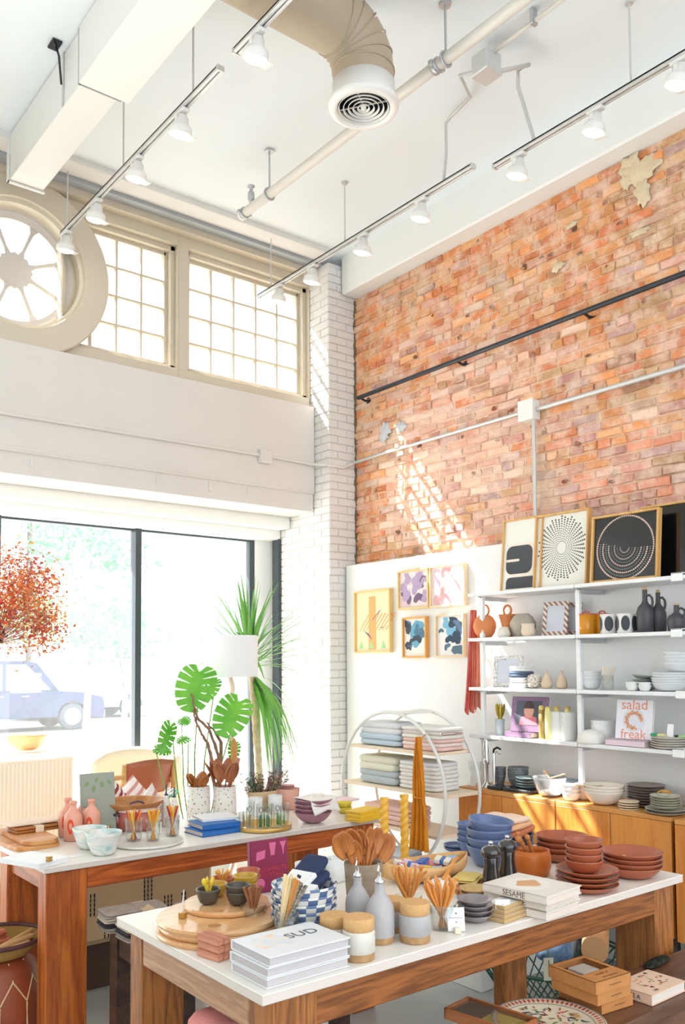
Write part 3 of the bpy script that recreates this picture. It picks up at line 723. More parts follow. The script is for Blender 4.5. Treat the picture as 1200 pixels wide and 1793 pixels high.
car('parked_car','pale silver car showing its front beyond the dark blue car',mat('silver_car_paint',(.78,.80,.84),.25,coat=.5),(p.x-1.6,min(p.y+1.3,28),-.12),0,4.5,1.6)
# buildings across the street
bw=mat('pale_stucco',(.93,.93,.93),.8); bg_=mat('house_window',(.70,.77,.84),.2); bt=mat('house_trim',(.96,.96,.96),.7); gsh=mat('slate_awning',(.55,.62,.72),.7)  # house windows paled: glare veil over the street put into the colour
def building(label,x0,x1,y,h,rows,cols,wm=bw,groups=None):
    t=thing('building',label,'building',((x0+x1)/2,y,-.12)); w_=(x1-x0)
    obj('wall',MB().box((-w_/2,0,0),(w_/2,6,h)),wm,t)
    obj('cornice',MB().box((-w_/2-.1,-.25,h-.3),(w_/2+.1,.1,h+.1)),bt,t)
    for r in range(rows):
        for c in range(cols):
            x=-w_/2+w_*(c+.5)/cols; z=4.2+r*3.2
            f=obj('window',MB().box((x-.62,-.10,z-.9),(x+.62,.0,z+.95)).box((x-.75,-.2,z-1.0),(x+.75,0,z-.9)),bt,t)
            obj('pane',MB().box((x-.5,-.12,z-.8),(x-.04,-.10,z+.82)).box((x+.04,-.12,z-.8),(x+.5,-.10,z+.82)),bg_,f)
    obj('shop_band',MB().box((-w_/2,-.3,2.75),(w_/2,0,3.2)),gsh,t)
    for c in range(cols):
        x=-w_/2+w_*(c+.5)/cols; f=obj('shopfront',MB().box((x-1.1,-.08,.2),(x+1.1,0,2.5)),bt,t); obj('pane',MB().box((x-1.0,-.1,.5),(x+1.0,-.08,2.35)),bg_,f)
    return t
building('pale two storey building across the street behind the tree',-3,10.3,31,10,2,4)
building('cream brick building across the street behind the lamp shade',10.6,24,31,9.0,2,4,mat('cream_brick',(.92,.89,.86),.8))
building('pale building seen through the narrow side window',24.3,40,31,9,2,5)
# street trees
lt=mat('street_leaves',(.50,.78,.58),.7,var=.6,c2=(.70,.88,.72),scale=1.5)  # leaf green washed out, the veil of glare is in the colour
def street_tree(label,loc,h,r,n,seed):
    rd=random.Random(seed); t=thing('street_tree',label,'tree',loc)
    mb=MB(); tr=[(0,0,0),(.05,0,h*.3),(-.05,.05,h*.55),(.1,0,h*.8)]
    mb.tube(tr,[.08,.065,.05,.025],8)
    for k in range(9):
        a=rd.uniform(0,2*PI); z=h*rd.uniform(.4,.75); q=Vector((cos(a)*r*.8,sin(a)*r*.8,z+rd.uniform(.3,1.2)))
        mb.tube([(0,0,z-.4),(q.x*.4,q.y*.4,(z+q.z)/2),tuple(q)],[.035,.025,.01],6)
    obj('trunk',mb,mat('street_bark',(.55,.55,.60),.9),t)
    mb=MB()
    for k in range(n):
        a=rd.uniform(0,2*PI); e=rd.uniform(-1,1); rr=r*rd.uniform(.35,1)**.6
        c_=Vector((rr*cos(a)*math.sqrt(1-e*e),rr*sin(a)*math.sqrt(1-e*e),h*.72+rr*e*.9)); 
        if sin(c_.x*3+seed)+cos(c_.z*2.7)+sin(c_.y*3)<-.2: continue
        s_=rd.uniform(.06,.14); u=Vector([rd.uniform(-1,1) for _ in range(3)]).normalized(); v=u.orthogonal().normalized()
        mb._add([c_-u*s_,c_+v*s_*.6,c_+u*s_,c_-v*s_*.6],[(0,1,2,3)])
    tag(obj('foliage',mb,lt,t),None,None,None)
    return t
p=at(150,1180,1,15.5); street_tree('thin street tree with mint green leaves behind the window pane',(p.x,15.5,-.1),4.6,1.75,3600,2)
p=at(275,1150,1,17); street_tree('small street tree half hidden by the black window mullion',(p.x-.3,18,-.1),3.8,1.2,1500,5)
mb=MB(); p=at(300,1240,2,-.1)
for k in range(600):
    a=Vector((p.x+random.uniform(-2,2.2),14+random.uniform(-.4,.4),random.uniform(.0,.9))); s_=.1; u=Vector([random.uniform(-1,1) for _ in range(3)]).normalized(); v=u.orthogonal().normalized()
    mb._add([a-u*s_,a+v*s_*.6,a+u*s_,a-v*s_*.6],[(0,1,2,3)])
o=single('hedge','low pale green hedge across the pavement','hedge',mb,lt)
# lettering on the display window, read from the street
lw=mat('window_lettering',(1,1,1),.6)
yy=GY+.012
def win_text(s,cx_,cy_,hpx,label):
    q=at(cx_,cy_,1,yy); mb=MB()
    text_mb(mb,s,hpx*mpp(q)*1.38,(0,0,0),Rx(PI/2),.0015,yscale=1.0)
    return single('window_lettering',label,'lettering',mb,lw,(q.x,yy,q.z))
for ch,cx_ in (('T',41),('R',70),('O',101),('N',131),('U',161)):
    win_text(ch,cx_,1145,30,'white letter %s stuck on the display window over the dark car'%ch)
q0=at(20,1178,1,yy); q1=at(72,1214,1,yy)
mb=MB()
for k in range(4):
    z=q0.z+(q1.z-q0.z)*(k+.5)/4; mb.box((q0.x,yy-.002,z-.013),(q1.x,yy,z+.013))
single('window_notice','white block of four printed lines on the display window, below the letters','lettering',mb,lw)
# ---------------------------------------------------------------- furniture and plants by the display window
oak=wood('pale_oak',(.90,.74,.50),(.82,.62,.38),0,8,.5)
# pale cabinet with a bowl
q=at(129,1324,2,1.05); print('block',q)
cbx=q.x; cby=q.y
t=thing('pedestal','pale cream ribbed pedestal beside the display window with a bowl on it','pedestal',(cbx-.5,cby+.2,0))
mb=MB().box((-.95,-.2,0),(.5,.28,1.05),.006); obj('pedestal_body',mb,mat('cream_lacquer',(.95,.91,.85),.6),t)
mb=MB()
for k in range(58): mb.box((-.948+k*.025,-.205,.02),(-.948+k*.025+.016,-.198,1.03),.002)
obj('ribbed_front',mb,mat('cream_slats',(.96,.93,.88),.6),t)
def bowl_prof(r,h,th=.004,foot=.45,curve=.55,lip=1.0):
    """outer from the foot up, over the rim, and down inside"""
    o=[(r*foot*.92,0),(r*foot,.0)]
    for k in range(1,9):
        s=k/8; o.append((r*(foot+(1-foot)*(s**curve)),h*s))
    i=[(max(x-th*1.1,.001),z+ (0 if k else th)) for k,(x,z) in enumerate(o)]
    inn=[(r-th,h)]
    for k in range(7,0,-1):
        s=k/8; inn.append((max(.002,r*(foot+(1-foot)*(s**curve))-th),h*s+th*.4))
    inn+=[(r*foot*.8,th*1.4),(0,th*1.2)]
    return o+inn
q=at(54,1317,2,1.05); rr=37*mpp(q)
single('wooden_bowl','wide pale bowl standing on the cream ribbed pedestal','bowl',MB().lathe(bowl_prof(rr,.115,.008,.4,.5),36,cap1=False),wood('blond_wood',(.93,.78,.58),(.88,.68,.45),0,6,.5),(q.x,q.y+.10,1.05))
# cream lounge chair
q=at(240,1300,2,.98); q=Vector((q.x,5.0,0)) if 0 else q
print('cream chair',q)
cc_=at(235,1330,1,5.78)
t=thing('lounge_chair','rounded cream upholstered lounge chair in the sunlight behind the leather chair','chair',(cc_.x,cc_.y,.39),-.5)
crm=mat('cream_boucle',(.95,.90,.82),.95,bump=.6,scale=160)
def back_fn(u,v):
    a=PI*(.08+.84*u); r=.33+.02*sin(PI*v); z=.15+.50*v*(1-.12*abs(2*u-1)**2); return (r*cos(a),r*sin(a)*.8,z)
mb=MB().grid(back_fn,20,8,both=.08); obj('backrest',mb,crm,t)
mb=MB().ell((0,-.04,.20),(.28,.26,.08),24,10); obj('seat_cushion',mb,crm,t)
mb=MB().lathe([(.22,.0),(.26,.04),(.28,.18)],28); obj('base',mb,crm,t)
# leather sling chair
a=at(222,1339,1,4.95); b=at(303,1326,1,5.0); print('leather',a,b)
mx_=(a.x+b.x)/2; t=thing('leather_chair','armchair with a tan leather back panel and blond wooden arms','chair',(mx_,4.95,0),.10)
lea=mat('tan_leather',(.72,.42,.30),.45,var=.5,c2=(.62,.33,.22),scale=6,bump=.3)
wd=(b-a).length/2; zt=a.z
mb=MB().grid(lambda u,v:(-wd+2*wd*u,.02-.05*sin(PI*u)+.05*(1-v),zt-.19+.19*v+.02*sin(PI*u)*v),12,6,both=.012); bk=obj('backrest',mb,lea,t)
mb=MB().tube([(-wd-.01,.02,.0),(-wd-.01,.04,zt-.30),(-wd-.005,.03,zt+.0)],[.018,.018,.014],10); obj('back_post',mb,oak,t)
mb=MB().tube([(wd+.01,.02,.0),(wd+.01,.04,zt-.30),(wd+.005,.03,zt+.0)],[.018,.018,.014],10); obj('back_post',mb,oak,t)
mb=MB().grid(lambda u,v:(-wd+2*wd*u,.50-.46*v,.40-.03*sin(PI*v)),8,8,both=.012); obj('seat',mb,lea,t)
for s_ in (-1,1):
    obj('arm',MB().tube([(s_*(wd+.015),.03,zt-.13),(s_*(wd+.02),.2,zt-.13),(s_*(wd+.02),.42,zt-.15)],[.014,.02,.016],10),oak,t)
    obj('leg',MB().tube([(s_*(wd+.015),.38,0),(s_*(wd+.015),.38,zt-.14)],.016,10),oak,t)
obj('arm',MB().tube([(-wd-.02,.03,zt-.075),(-wd-.15,.04,zt-.08),(-wd-.30,-.02,zt-.09)],[.014,.018,.013],10),oak,t)
obj('leg',MB().tube([(-wd-.12,.03,zt-.085),(-wd-.105,.03,.3),(-wd-.10,.03,0)],[.012,.014,.012],8),oak,t)
# striped cushions
strp=ramp_mat('red_stripes','wave',[(.0,(.96,.90,.88)),(.44,(.96,.90,.88)),(.5,(.60,.25,.25)),(1,(.60,.25,.25))],9,.9,(1,0,0),interp='CONSTANT')
strp2=ramp_mat('faint_stripes','wave',[(.0,(.97,.94,.92)),(.6,(.97,.94,.92)),(.66,(.85,.62,.58)),(1,(.85,.62,.58))],7,.9,(1,0,0),interp='CONSTANT')
def pillow_mb(w,h,d):
    mb=MB()
    def f(sg):
        def g(u,v):
            x=(u-.5)*2; y=(v-.5)*2; k=(1-x**4)*(1-y**4); pin=1-.10*(1-abs(x))*(abs(y)**2)-.0
            return (x*w/2*(1-.08*(1-y*y)),sg*d/2*max(k,0)**.5*.95,y*h/2*(1-.08*(1-x*x))) 
        return g
    mb.grid(f(-1),14,14); mb.grid(lambda u,v:f(1)(1-u,v),14,14); return mb
for (px,py,Y,w_,rx,rz,mt,lb) in ((196,1368,4.34,.20,.2,.3,strp,'square cushion with bold dark red stripes behind the wooden bowl'),(232,1362,4.55,.20,.3,-.6,strp2,'pale cushion with faint stripes leaning against the leather chair'),(262,1376,4.42,.15,.3,.8,strp2,'small striped cushion tip showing above the red casserole')):
    q=at(px,py,1,Y); w_=(q.z-.60)/1.30; o=single('cushion',lb,'cushion',pillow_mb(w_,w_,.11),mt,(q.x,q.y,.60+.66*w_),0,None,(rx*.4,.785,rz*.5))
# mudcloth bench behind the rear table
mud=None
def mud_mat():
    mt,nt,b=_new('mudcloth'); N=nt.nodes; L=nt.links
    b.inputs['Base Color'].default_value=(*lin((.80,.70,.55)),1); b.inputs['Roughness'].default_value=.95; return mt
q0=at(139,1618,1,4.25); q1=at(470,1560,1,4.25); print('mud',q0,q1)
t=thing('cloth_bench','low bench covered in tan cloth with black stitched lines under the rear table','bench',(2.2,4.45,0))
zb=.30; zt_=.62
obj('base',MB().box((-1.05,-.12,0),(.2,.25,zb-.06),.004),mat('dark_walnut',(.30,.20,.14),.6),t)
mb=MB().box((-1.1,-.2,zb-.06),(.25,.3,zt_),.03).m(1); rd=random.Random(4)
x=-1.05
while x<.2:
    n_=rd.choice([1,1,2,2,3]); zz0=zb-.03+rd.choice([0,.0,.12]); zz1=zz0+rd.choice([.10,.16,.26])
    for k in range(n_): 
        z=zz0
        while z<min(zz1,zt_-.04): mb.box((x,-.2035,z),(x+.005,-.199,z+.018)); z+=.023
        x+=.02
    x+=rd.uniform(.03,.06)
bc=obj('cloth_cover',mb,[mud_mat(),mat('black_thread',(.13,.11,.10),.9)],t)
# floor lamp
sh=at(406,1149,1,4.75); rsh=46*mpp(sh); print('shade',sh,rsh)
t=thing('floor_lamp','floor lamp with a white pleated drum shade in front of the palm','lamp',(sh.x,sh.y,0))
hs=36*mpp(sh)
prof=[(rsh*.98,-hs)]+[(rsh*(.98+.02*(k%2)),-hs+2*hs*k/24) for k in range(25)]
obj('lamp_shade',MB().xf((0,0,sh.z)).lathe(prof+[(rsh*.95,hs),(rsh*.95,-hs),(rsh*.98,-hs)],40,cap0=False,cap1=False),mat('white_linen_shade',(.97,.97,.96),.9),t)
mb=MB(); P=[(.008*cos(k*1.3),.008*sin(k*1.3),.02+(sh.z-.02)*k/60) for k in range(61)]
mb.tube(P,.014,10); obj('pole',mb,mat('rope_pink',(.93,.82,.76),.8),t)
obj('base',MB().lathe([(.15,0),(.15,.015),(.13,.025),(.02,.035)],28),wmetal,t)
# palm
crown=at(437,1150,1,5.15); foot=at(458,1400,1,5.1); print('palm',crown,foot)
t=thing('palm_plant','tall palm-like dracaena with long strap leaves behind the white lamp shade','plant',(foot.x,foot.y,.0))
obj('pot',MB().lathe([(.15,0),(.18,.02),(.21,.34),(.22,.36),(.20,.36),(.19,.30),(0,.30)],28,cap1=False),mat('white_pot',(.93,.92,.90),.5),t)
cr=crown-t.location
mb=MB(); P=[]; R_=[]
for k in range(40): s=k/39; P.append((cr.x*s+.02*sin(3*s),cr.y*s,.3+(cr.z-.3)*s)); R_.append(.030-.010*s+(.003 if k%2 else 0))
mb.tube(P,R_,10); obj('trunk',mb,mat('palm_trunk',(.86,.78,.66),.9,var=.5,scale=30),t)
leafg=mat('palm_leaf',(.36,.62,.30),.45,var=.7,c2=(.62,.85,.40),scale=4)
mb=MB(); rd=random.Random(11)
def strap(mb,o,dirv,L_,w_,droop,n=8):
    up=Vector((0,0,1)); d=dirv.normalized(); side=d.cross(up)
    if side.length<.05: side=Vector((1,0,0))
    side.normalize(); vs=[]; p_=Vector(o)
    dd=d.copy()
    for k in range(n+1):
        s=k/n; w=w_*(.35+1.1*s if s<.35 else (1-s)**.75*.95)/1.0
        w=max(w,.0006); nrm=side.cross(dd).normalized()
        vs+= [p_-side*w+nrm*w*.35,p_.copy(),p_+side*w+nrm*w*.35]
        dd=(dd+Vector((0,0,-droop/n))).normalized(); p_=p_+dd*(L_/n)
    fs=[]
    for k in range(n): b_=k*3; fs+=[(b_,b_+1,b_+4,b_+3),(b_+1,b_+2,b_+5,b_+4)]
    mb._add(vs,fs,True)
for k in range(85):
    a=rd.uniform(0,2*PI); e=rd.uniform(.15,1.5)
    strap(mb,cr+Vector((0,0,rd.uniform(-.10,.02))),Vector((cos(a)*cos(e),sin(a)*cos(e),sin(e))),rd.uniform(.42,.66),rd.uniform(.014,.023),rd.uniform(.2,.9))
for k in range(50):
    a=rd.uniform(-1.4,1.2)-.4; e=rd.uniform(-.7,.1)
    strap(mb,cr+Vector((.02,0,-.12-rd.uniform(0,.1))),Vector((cos(a)*cos(e),sin(a)*cos(e),sin(e))),rd.uniform(.45,.72),rd.uniform(.013,.021),rd.uniform(1.4,3.2))
obj('leaves',mb,leafg,t)
# monstera
mg=mat('monstera_leaf',(.34,.66,.18),.3,var=.7,c2=(.56,.84,.28),scale=7)
def monstera_leaf(mb,o,tip,width,normal):
    """heart-shaped blade cut by slits that run in towards the midrib"""
    o=Vector(o); ax=Vector(tip)-o; L_=ax.length; ax.normalize(); nr=Vector(normal); nr=(nr-ax*nr.dot(ax)).normalized(); sd_=ax.cross(nr)
    def Pt(s,w): return o+ax*(L_*s)+sd_*w+nr*(.10*abs(w)-.35*w*w/max(width,.01)-.10*L_*(s-.4)**2*2)
    M=96; LB=7
    for sg in (-1,1):
        rows=[]
        for i in range(M+1):
            t=i/M
            # outline of one half of a heart: s along the midrib, w across
            ang=PI*(1-t); s_=.40-.56*cos(PI*t)+.04; w=width*.52*math.sin(PI*min(1,t*.97+.03))**.62*(1-.28*t)
            if t<.18: s_+= .10*(.18-t)/.18*0
            ph=(t*LB)%1.0; cut=1.0
            if .12<t<.93 and ph>.80: cut=.26+.62*(abs(ph-.90)/.10)**1.5
            m=.06+.90*t**1.1; root=(m,0.0)
            row=[]
            for q in (0,.25,.5,.75,1.0):
                q2=q*cut; row.append(Pt(root[0]+(s_-root[0])*q2,sg*w*q2))
            rows.append(row)
        vs=[p for r in rows for p in r]; fs=[]
        for i in range(M):
            for j in range(4): k=i*5+j; fs.append((k,k+1,k+6,k+5))
        mb._add(vs,fs,True)
pot=at(345,1400,1,4.7)
t=thing('monstera_plant','potted monstera with large split green leaves behind the spoon crocks','plant',(pot.x,pot.y,0))
obj('pot',MB().lathe([(.13,0),(.16,.02),(.19,.30),(.20,.32),(.18,.32),(.17,.27),(0,.27)],28,cap1=False),mat('pink_terracotta',(.90,.72,.62),.8),t)
PL=t.location
def rp(px,py,Y): return at(px,py,1,Y)-PL
toC=(CAM-PL).normalized()
for (ax_,ay_,bx_,by_,Y,wp,nn) in ((350,1172,330,1245,4.65,78,(-.2,0,.5)),(420,1225,388,1288,4.55,70,(.2,0,.6)),(378,1190,362,1225,4.9,30,(0,0,.9)),(300,1268,283,1318,4.75,34,(.8,0,.2)),(272,1310,300,1318,4.8,22,(0,0,.3)),(318,1258,330,1268,4.75,26,(0,0,.6)),(330,1290,312,1300,4.85,24,(0,0,.8)),(412,1300,408,1330,4.65,26,(.4,0,.3))):
    mb=MB(); o_=rp(ax_,ay_,Y+.03); tp=rp(bx_,by_,Y-.03); nrm=toC+Vector(nn)*.6
    monstera_leaf(mb,o_,tp,wp*mpp(at(ax_,ay_,1,Y)),nrm)
    lf=obj('leaf',mb,mg,t)
    obj('leaf_stalk',MB().tube([tuple(o_),tuple(o_*.6+Vector((0,.05,.12))),(0,0,.28)],[.003,.005,.006],6),mat('green_stalk',(.55,.70,.35),.5),t)
# driftwood branches among the leaves
q=at(378,1345,1,4.6)
t=thing('driftwood','knotty pale brown branches rising behind the carved spoon crock','branch',(q.x,q.y,0))
mb=MB()
for ch in ([(378,1400),(372,1330),(362,1300),(352,1282),(342,1262),(338,1240)],[(380,1400),(388,1340),(378,1310),(366,1275),(345,1258),(338,1232),(335,1215)],[(384,1400),(386,1300),(378,1280),(362,1265)]):
    P=[at(x_+random.uniform(-2,2),y_,1,4.6)-Vector((q.x,q.y,0)) for x_,y_ in ch]
    P2=[]
    for a_,b_ in zip(P[:-1],P[1:]):
        for k in range(5): P2.append(a_.lerp(b_,k/5)+Vector([random.uniform(-.004,.004) for _ in range(3)]))
    P2.append(P[-1]); mb.tube(P2,[.011-.007*k/len(P2)+random.uniform(0,.003) for k in range(len(P2))],7)
obj('branches',mb,mat('driftwood_bark',(.66,.52,.40),.9,var=.7,scale=30),t)
mb=MB(); c0=at(410,1330,1,4.6)-Vector((q.x,q.y,0)); mb.tube([c0+Vector((0,0,z)) for z in (-.3,-.05,0,.06,.1,.13)],[.003,.004,.02,.022,.018,.006],10); obj('seed_spike',mb,mat('ochre_spike',(.85,.62,.38),.95,bump=1,scale=200),t)
# dried bunch at the left edge
fc=at(36,1050,1,4.35); rf=92*mpp(fc)
vx=at(-75,1300,1,4.5); vx.x,vx.y=cbx-.80,cby+.22
t=thing('dried_bunch','airy bunch of dried orange and red leaves at the edge by the window','dried flowers',(vx.x,vx.y,1.05))
cols3=[mat('dried_orange',(1.0,.66,.32),.8),mat('dried_rust',(.94,.52,.32),.8),mat('dried_red',(.92,.36,.30),.8),mat('dried_ochre',(.96,.84,.62),.8),mat('dried_plum',(.72,.42,.38),.8)]
rd=random.Random(21); base=Vector(t.location); twig=MB(); fol=[MB() for _ in cols3]
cl=[]
for k in range(34):
    a=rd.uniform(0,2*PI); e=rd.uniform(-1,1); r_=rf*rd.uniform(.25,1.0)
    c_=fc+Vector((r_*cos(a)*math.sqrt(1-e*e)*.95,r_*sin(a)*math.sqrt(1-e*e)*.7,r_*e)); cl.append(c_)
    twig.tube([(0,0,.25),tuple((fc-base)*.75+Vector((0,0,.02))),tuple(c_-base)],[.005,.003,.001],5)
    ci=rd.choices(range(5),[5,3,2,3,2])[0]
    for j in range(130):
        g=Vector((rd.gauss(0,1),rd.gauss(0,1),rd.gauss(0,1)))*rf*.20; p_=c_+g-base; s_=rd.uniform(.005,.013)
        u=Vector([rd.uniform(-1,1) for _ in range(3)]).normalized(); v=u.orthogonal().normalized(); w2=u.cross(v)
        cj=ci if rd.random()<.75 else rd.randrange(5)
        fol[cj]._add([p_-u*s_,p_+v*s_*.7+w2*s_*.3,p_+u*s_*1.3,p_-v*s_*.7+w2*s_*.3],[(0,1,2,3)])
obj('twigs',twig,mat('dried_twig',(.45,.30,.22),.9),t)
for i,mb in enumerate(fol): obj('dried_leaves',mb,cols3[i],t)
obj('vase',MB().lathe([(.06,0),(.09,.05),(.10,.14),(.06,.22),(.035,.27),(.045,.30),(.04,.30),(.03,.27),(.05,.2),(0,.02)],24,cap1=False),mat('white_pot',(.93,.92,.90),.5),t)
# ---------------------------------------------------------------- shapes shared by the goods
ORD=['bottom','second up','third up','fourth up','fifth up','sixth up','seventh up','eighth up']
def stack(name,what,cat,mb,mt,loc,n,dz,group=None,jit=.002,rz=0,tilt=0,proto=None,rzj=.3,tops=None):
    """n things one on another; what: label text without its place in the stack"""
    first=None; rd=random.Random(hash(what)%1000 if 0 else len(what)*7+n)
    group=group or what
    for i in range(n):
        pos='topmost' if i==n-1 else ORD[i]
        lb='%s, %s'%(what,pos+(' of stack' if i in(0,n-1) else '')) if n>1 else what
        L_=(loc[0]+rd.uniform(-jit,jit),loc[1]+rd.uniform(-jit,jit),loc[2]+dz*i)
        if first is None:
            if proto: o=proto; o.location=L_; o.rotation_euler=(0,0,rz); o['label']=lb; o['group']=group; o['category']=cat
            else: o=single(name,lb,cat,mb,mt,L_,rz,group if n>1 else None)
            first=o
        else: o=dup(first,L_,rz+rd.uniform(-rzj,rzj),lb,group)
        if tilt and i==n-1: o.rotation_euler=(tilt,tilt*.5,rz)
    return first
def soft(mb,c,w,d,h,e=.28,nu=28,nv=12,amp=.06,seed=0,rz=0):
    """soft rounded slab"""
    rd=random.Random(seed); ph=[rd.uniform(0,6.28) for _ in range(6)]
    def sg(x,p): return (abs(x)**p)*(1 if x>=0 else -1)
    vs=[];fs=[]
    for j in range(nv+1):
        t=-PI/2+PI*j/nv
        for i in range(nu):
            a=2*PI*i/nu; x=sg(cos(t),e)*sg(cos(a),e); y=sg(cos(t),e)*sg(sin(a),e); z=sg(sin(t),.6)
            k=1+amp*.35*sin(3*a+ph[0])*.5; zz=z*(1+amp*sin(2.3*x*2+ph[1])+amp*sin(3.1*y*2+ph[2]))
            X=x*w/2*k; Y=y*d/2*k; Z=zz*h/2
            vs.append((c[0]+X*cos(rz)-Y*sin(rz),c[1]+X*sin(rz)+Y*cos(rz),c[2]+h/2+Z))
    for j in range(nv):
        for i in range(nu):
            i2=(i+1)%nu; fs.append((j*nu+i,j*nu+i2,(j+1)*nu+i2,(j+1)*nu+i))
    return mb._add(vs,fs,True)
def folded_mb(w,d,h,layers=3,seed=0):
    """folded cloth: layers with a rounded fold along one side"""
    mb=MB(); rd=random.Random(seed); lh=h/layers
    for k in range(layers):
        soft(mb,(rd.uniform(-.004,.004),rd.uniform(-.004,.004),k*lh),w*(1-rd.uniform(0,.03)),d*(1-rd.uniform(0,.04)),lh*1.12,.22,26,8,.06,seed*9+k)
    return mb
def book(name,label,loc,rz,w,d,h,cover,group=None,rot=None,cat='book',origin='corner',pages=None,spine='y1'):
    """book lying flat: near corner at the origin, x to the right, y away to the left"""
    t=thing(name,label,cat,loc,rz,group,rot)
    th=min(.003,h*.12); c=MB()
    c.box((0,0,0),(w,d,th),.0006).box((0,0,h-th),(w,d,h),.0006)
    if spine=='y1': c.box((0,d-.003,0),(w,d,h),.0006); pg=(.004,.004,th*.9,w-.004,d-.002,h-th*.9)
    elif spine=='x1': c.box((w-.003,0,0),(w,d,h),.0006); pg=(.004,.004,th*.9,w-.002,d-.004,h-th*.9)
    elif spine=='y0': c.box((0,0,0),(w,.003,h),.0006); pg=(.004,.002,th*.9,w-.004,d-.004,h-th*.9)
    else: c.box((0,0,0),(.003,d,h),.0006); pg=(.002,.004,th*.9,w-.004,d-.004,h-th*.9)
    obj('cover',c,cover,t)
    obj('pages',MB().box(pg[:3],pg[3:]),pages or mat('book_pages',(.90,.86,.82),.8,var=.5,c2=(.80,.76,.73),scale=60,stretch=(.2,.2,12)),t)
    return t
def glass_mb(r0,r1,h,th=.0018,base=.006): return MB().lathe([(r0*.9,0),(r0,0.001),(r1,h),(r1-th,h),(r0-th,base),(0,base)],28,cap1=False)
clear=glassm('clear_glass',(.985,.995,.995),refl=1.4)
amber=mat('amber_glass',(1.0,.66,.10),.1,trans=.25,coat=.5)
def picture(name,label,cat,loc,rz,lean,w,h,fmat,fw_,depth,inner,extra=None,group=None):
    """framed picture standing on its lower edge, facing local -y; lean tips its top back"""
    t=thing(name,label,cat,loc,0,group,rot=None); t.rotation_euler=(0,0,0)
    t.rotation_mode='XYZ'; t.rotation_euler=(Rz(rz)@Rx(-lean)).to_euler()
    f=MB().box((-w/2,-depth,0),(w/2,0,fw_),.0015).box((-w/2,-depth,h-fw_),(w/2,0,h),.0015).box((-w/2,-depth,fw_),(-w/2+fw_,0,h-fw_),.0015).box((w/2-fw_,-depth,fw_),(w/2,0,h-fw_),.0015)
    obj('picture_frame',f,fmat,t)
    a=obj('artwork',MB().box((-w/2+fw_*.9,-depth*.55,fw_*.9),(w/2-fw_*.9,-depth*.3,h-fw_*.9)),inner,t)
    if extra:
        for nm,mb,mt in extra: 
            for i,v in enumerate(mb.v): mb.v[i]=Vector((v.x,v.y-depth*.55,v.z))
            obj(nm,mb,mt,a)
    return t
def flat_poly(mb,pts,y=-.0006,th=.0006):
    """thin shape in the xz plane facing -y"""
    n=len(pts); vs=[(x,y,z) for x,z in pts]+[(x,y+th,z) for x,z in pts]
    a=sum(pts[i][0]*pts[(i+1)%n][1]-pts[(i+1)%n][0]*pts[i][1] for i in range(n))
    o=tuple(range(n)) if a>0 else tuple(reversed(range(n)))
    mb._add(vs,[o]); mb._add(vs,[(i,(i+1)%n,n+(i+1)%n,n+i) for i in range(n)]); return mb
def disc(cx_,cz_,r,n=10,k=1): return [(cx_+r*cos(2*PI*i/n),cz_+r*k*sin(2*PI*i/n)) for i in range(n)]
# ---------------------------------------------------------------- shelving on the white panel
SX=3.92
shm=mat('shelf_white',(.95,.95,.95),.45)
def zS(pts): return sum(at(px,py,0,SX).z for px,py in pts)/len(pts)
Z1=zS([(822,1040),(1200,1005)])+.0; Z2=zS([(820,1127),(1200,1107)]); Z3=zS([(820,1211),(1190,1217)]); Z4=zS([(880,1297),(1190,1322)])
print('Z',Z1,Z2,Z3,Z4, [at(x,1150,0,PXL).y for x in (843,1015)], at(820,1150,0,SX).y, at(1013,1150,0,SX).y)
yL=at(820,1150,0,SX).y; yM=at(1008,1150,0,SX).y; TH=.02
LV={1:Z1+.0,2:Z2+TH,3:Z3+TH,4:Z4+TH}
names={1:'top shelf level, under the leaning pictures',2:'shelf level of the terracotta vases',3:'shelf level of the white bowls',4:'lowest shelf level, over the cabinets'}
UX=3.975; yu=[at(846,1150,0,UX).y,at(1015,1150,0,UX).y,at(1015,1150,0,UX).y-.95]
CTZ0=.9
for i,y in enumerate(yu):
    single('shelf_standard',['white vertical shelf rail behind the terracotta vases','white vertical shelf rail between the two bays of shelves','white vertical shelf rail beyond the last bay'][i],'shelf rail',MB().box((UX-.012,y-.014,CTZ0),(UX+.012,y+.014,LV[1]-TH),.002),shm,(0,0,0),0,'shelf rails')
for k,(za,zb) in enumerate(((LV[1],1),(LV[2],2),(LV[3],3),(LV[4],4))):
    for j,(ya,yb) in enumerate(((yL,yM+.002),(yM-.002,yM-1.5))):
        t=thing('wall_shelf','white wall shelf, %s bay, %s'%(['window-side','camera-side'][j],names[zb]),'shelf',(SX,ya,za),0,'white wall shelves')
        obj('board',MB().box((0,yb-ya,-TH),(.27,0,0),.002),shm,t)
        for y in ([yu[0],yu[1]+.012] if j==0 else [yu[1]-.012,yu[2]]):
            obj('shelf_bracket',MB().box((.05,y-ya-.004,-TH-.025),(.275,y-ya+.004,-TH+.0)).box((.02,y-ya-.004,-TH-.008),(.06,y-ya+.004,-TH)),mat('bracket_grey',(.80,.80,.80),.4),t)
pcl=mat('price_clip',(.97,.97,.96),.4)
for px,lv,lb in ((1190,1,'white price clip on the top shelf edge below the darkest picture'),(1187,2,'white price clip on the shelf edge by the small dark jug'),(1193,3,'white price clip on the shelf edge under the big white bowls'),(1185,4,'white price clip on the lowest shelf edge')):
    y=at(px,1150,0,SX).y; single('price_clip',lb,'price tag',MB().box((-.006,-.03,-.03),(0,.03,.012),.001).box((-.006,-.03,.008),(.03,.03,.012)),pcl,(SX-.001,y,LV[lv]+.0006))
def S(cx_,X,lv): return Vector((X,at(cx_,1150,0,X).y,LV[lv]+.0008))
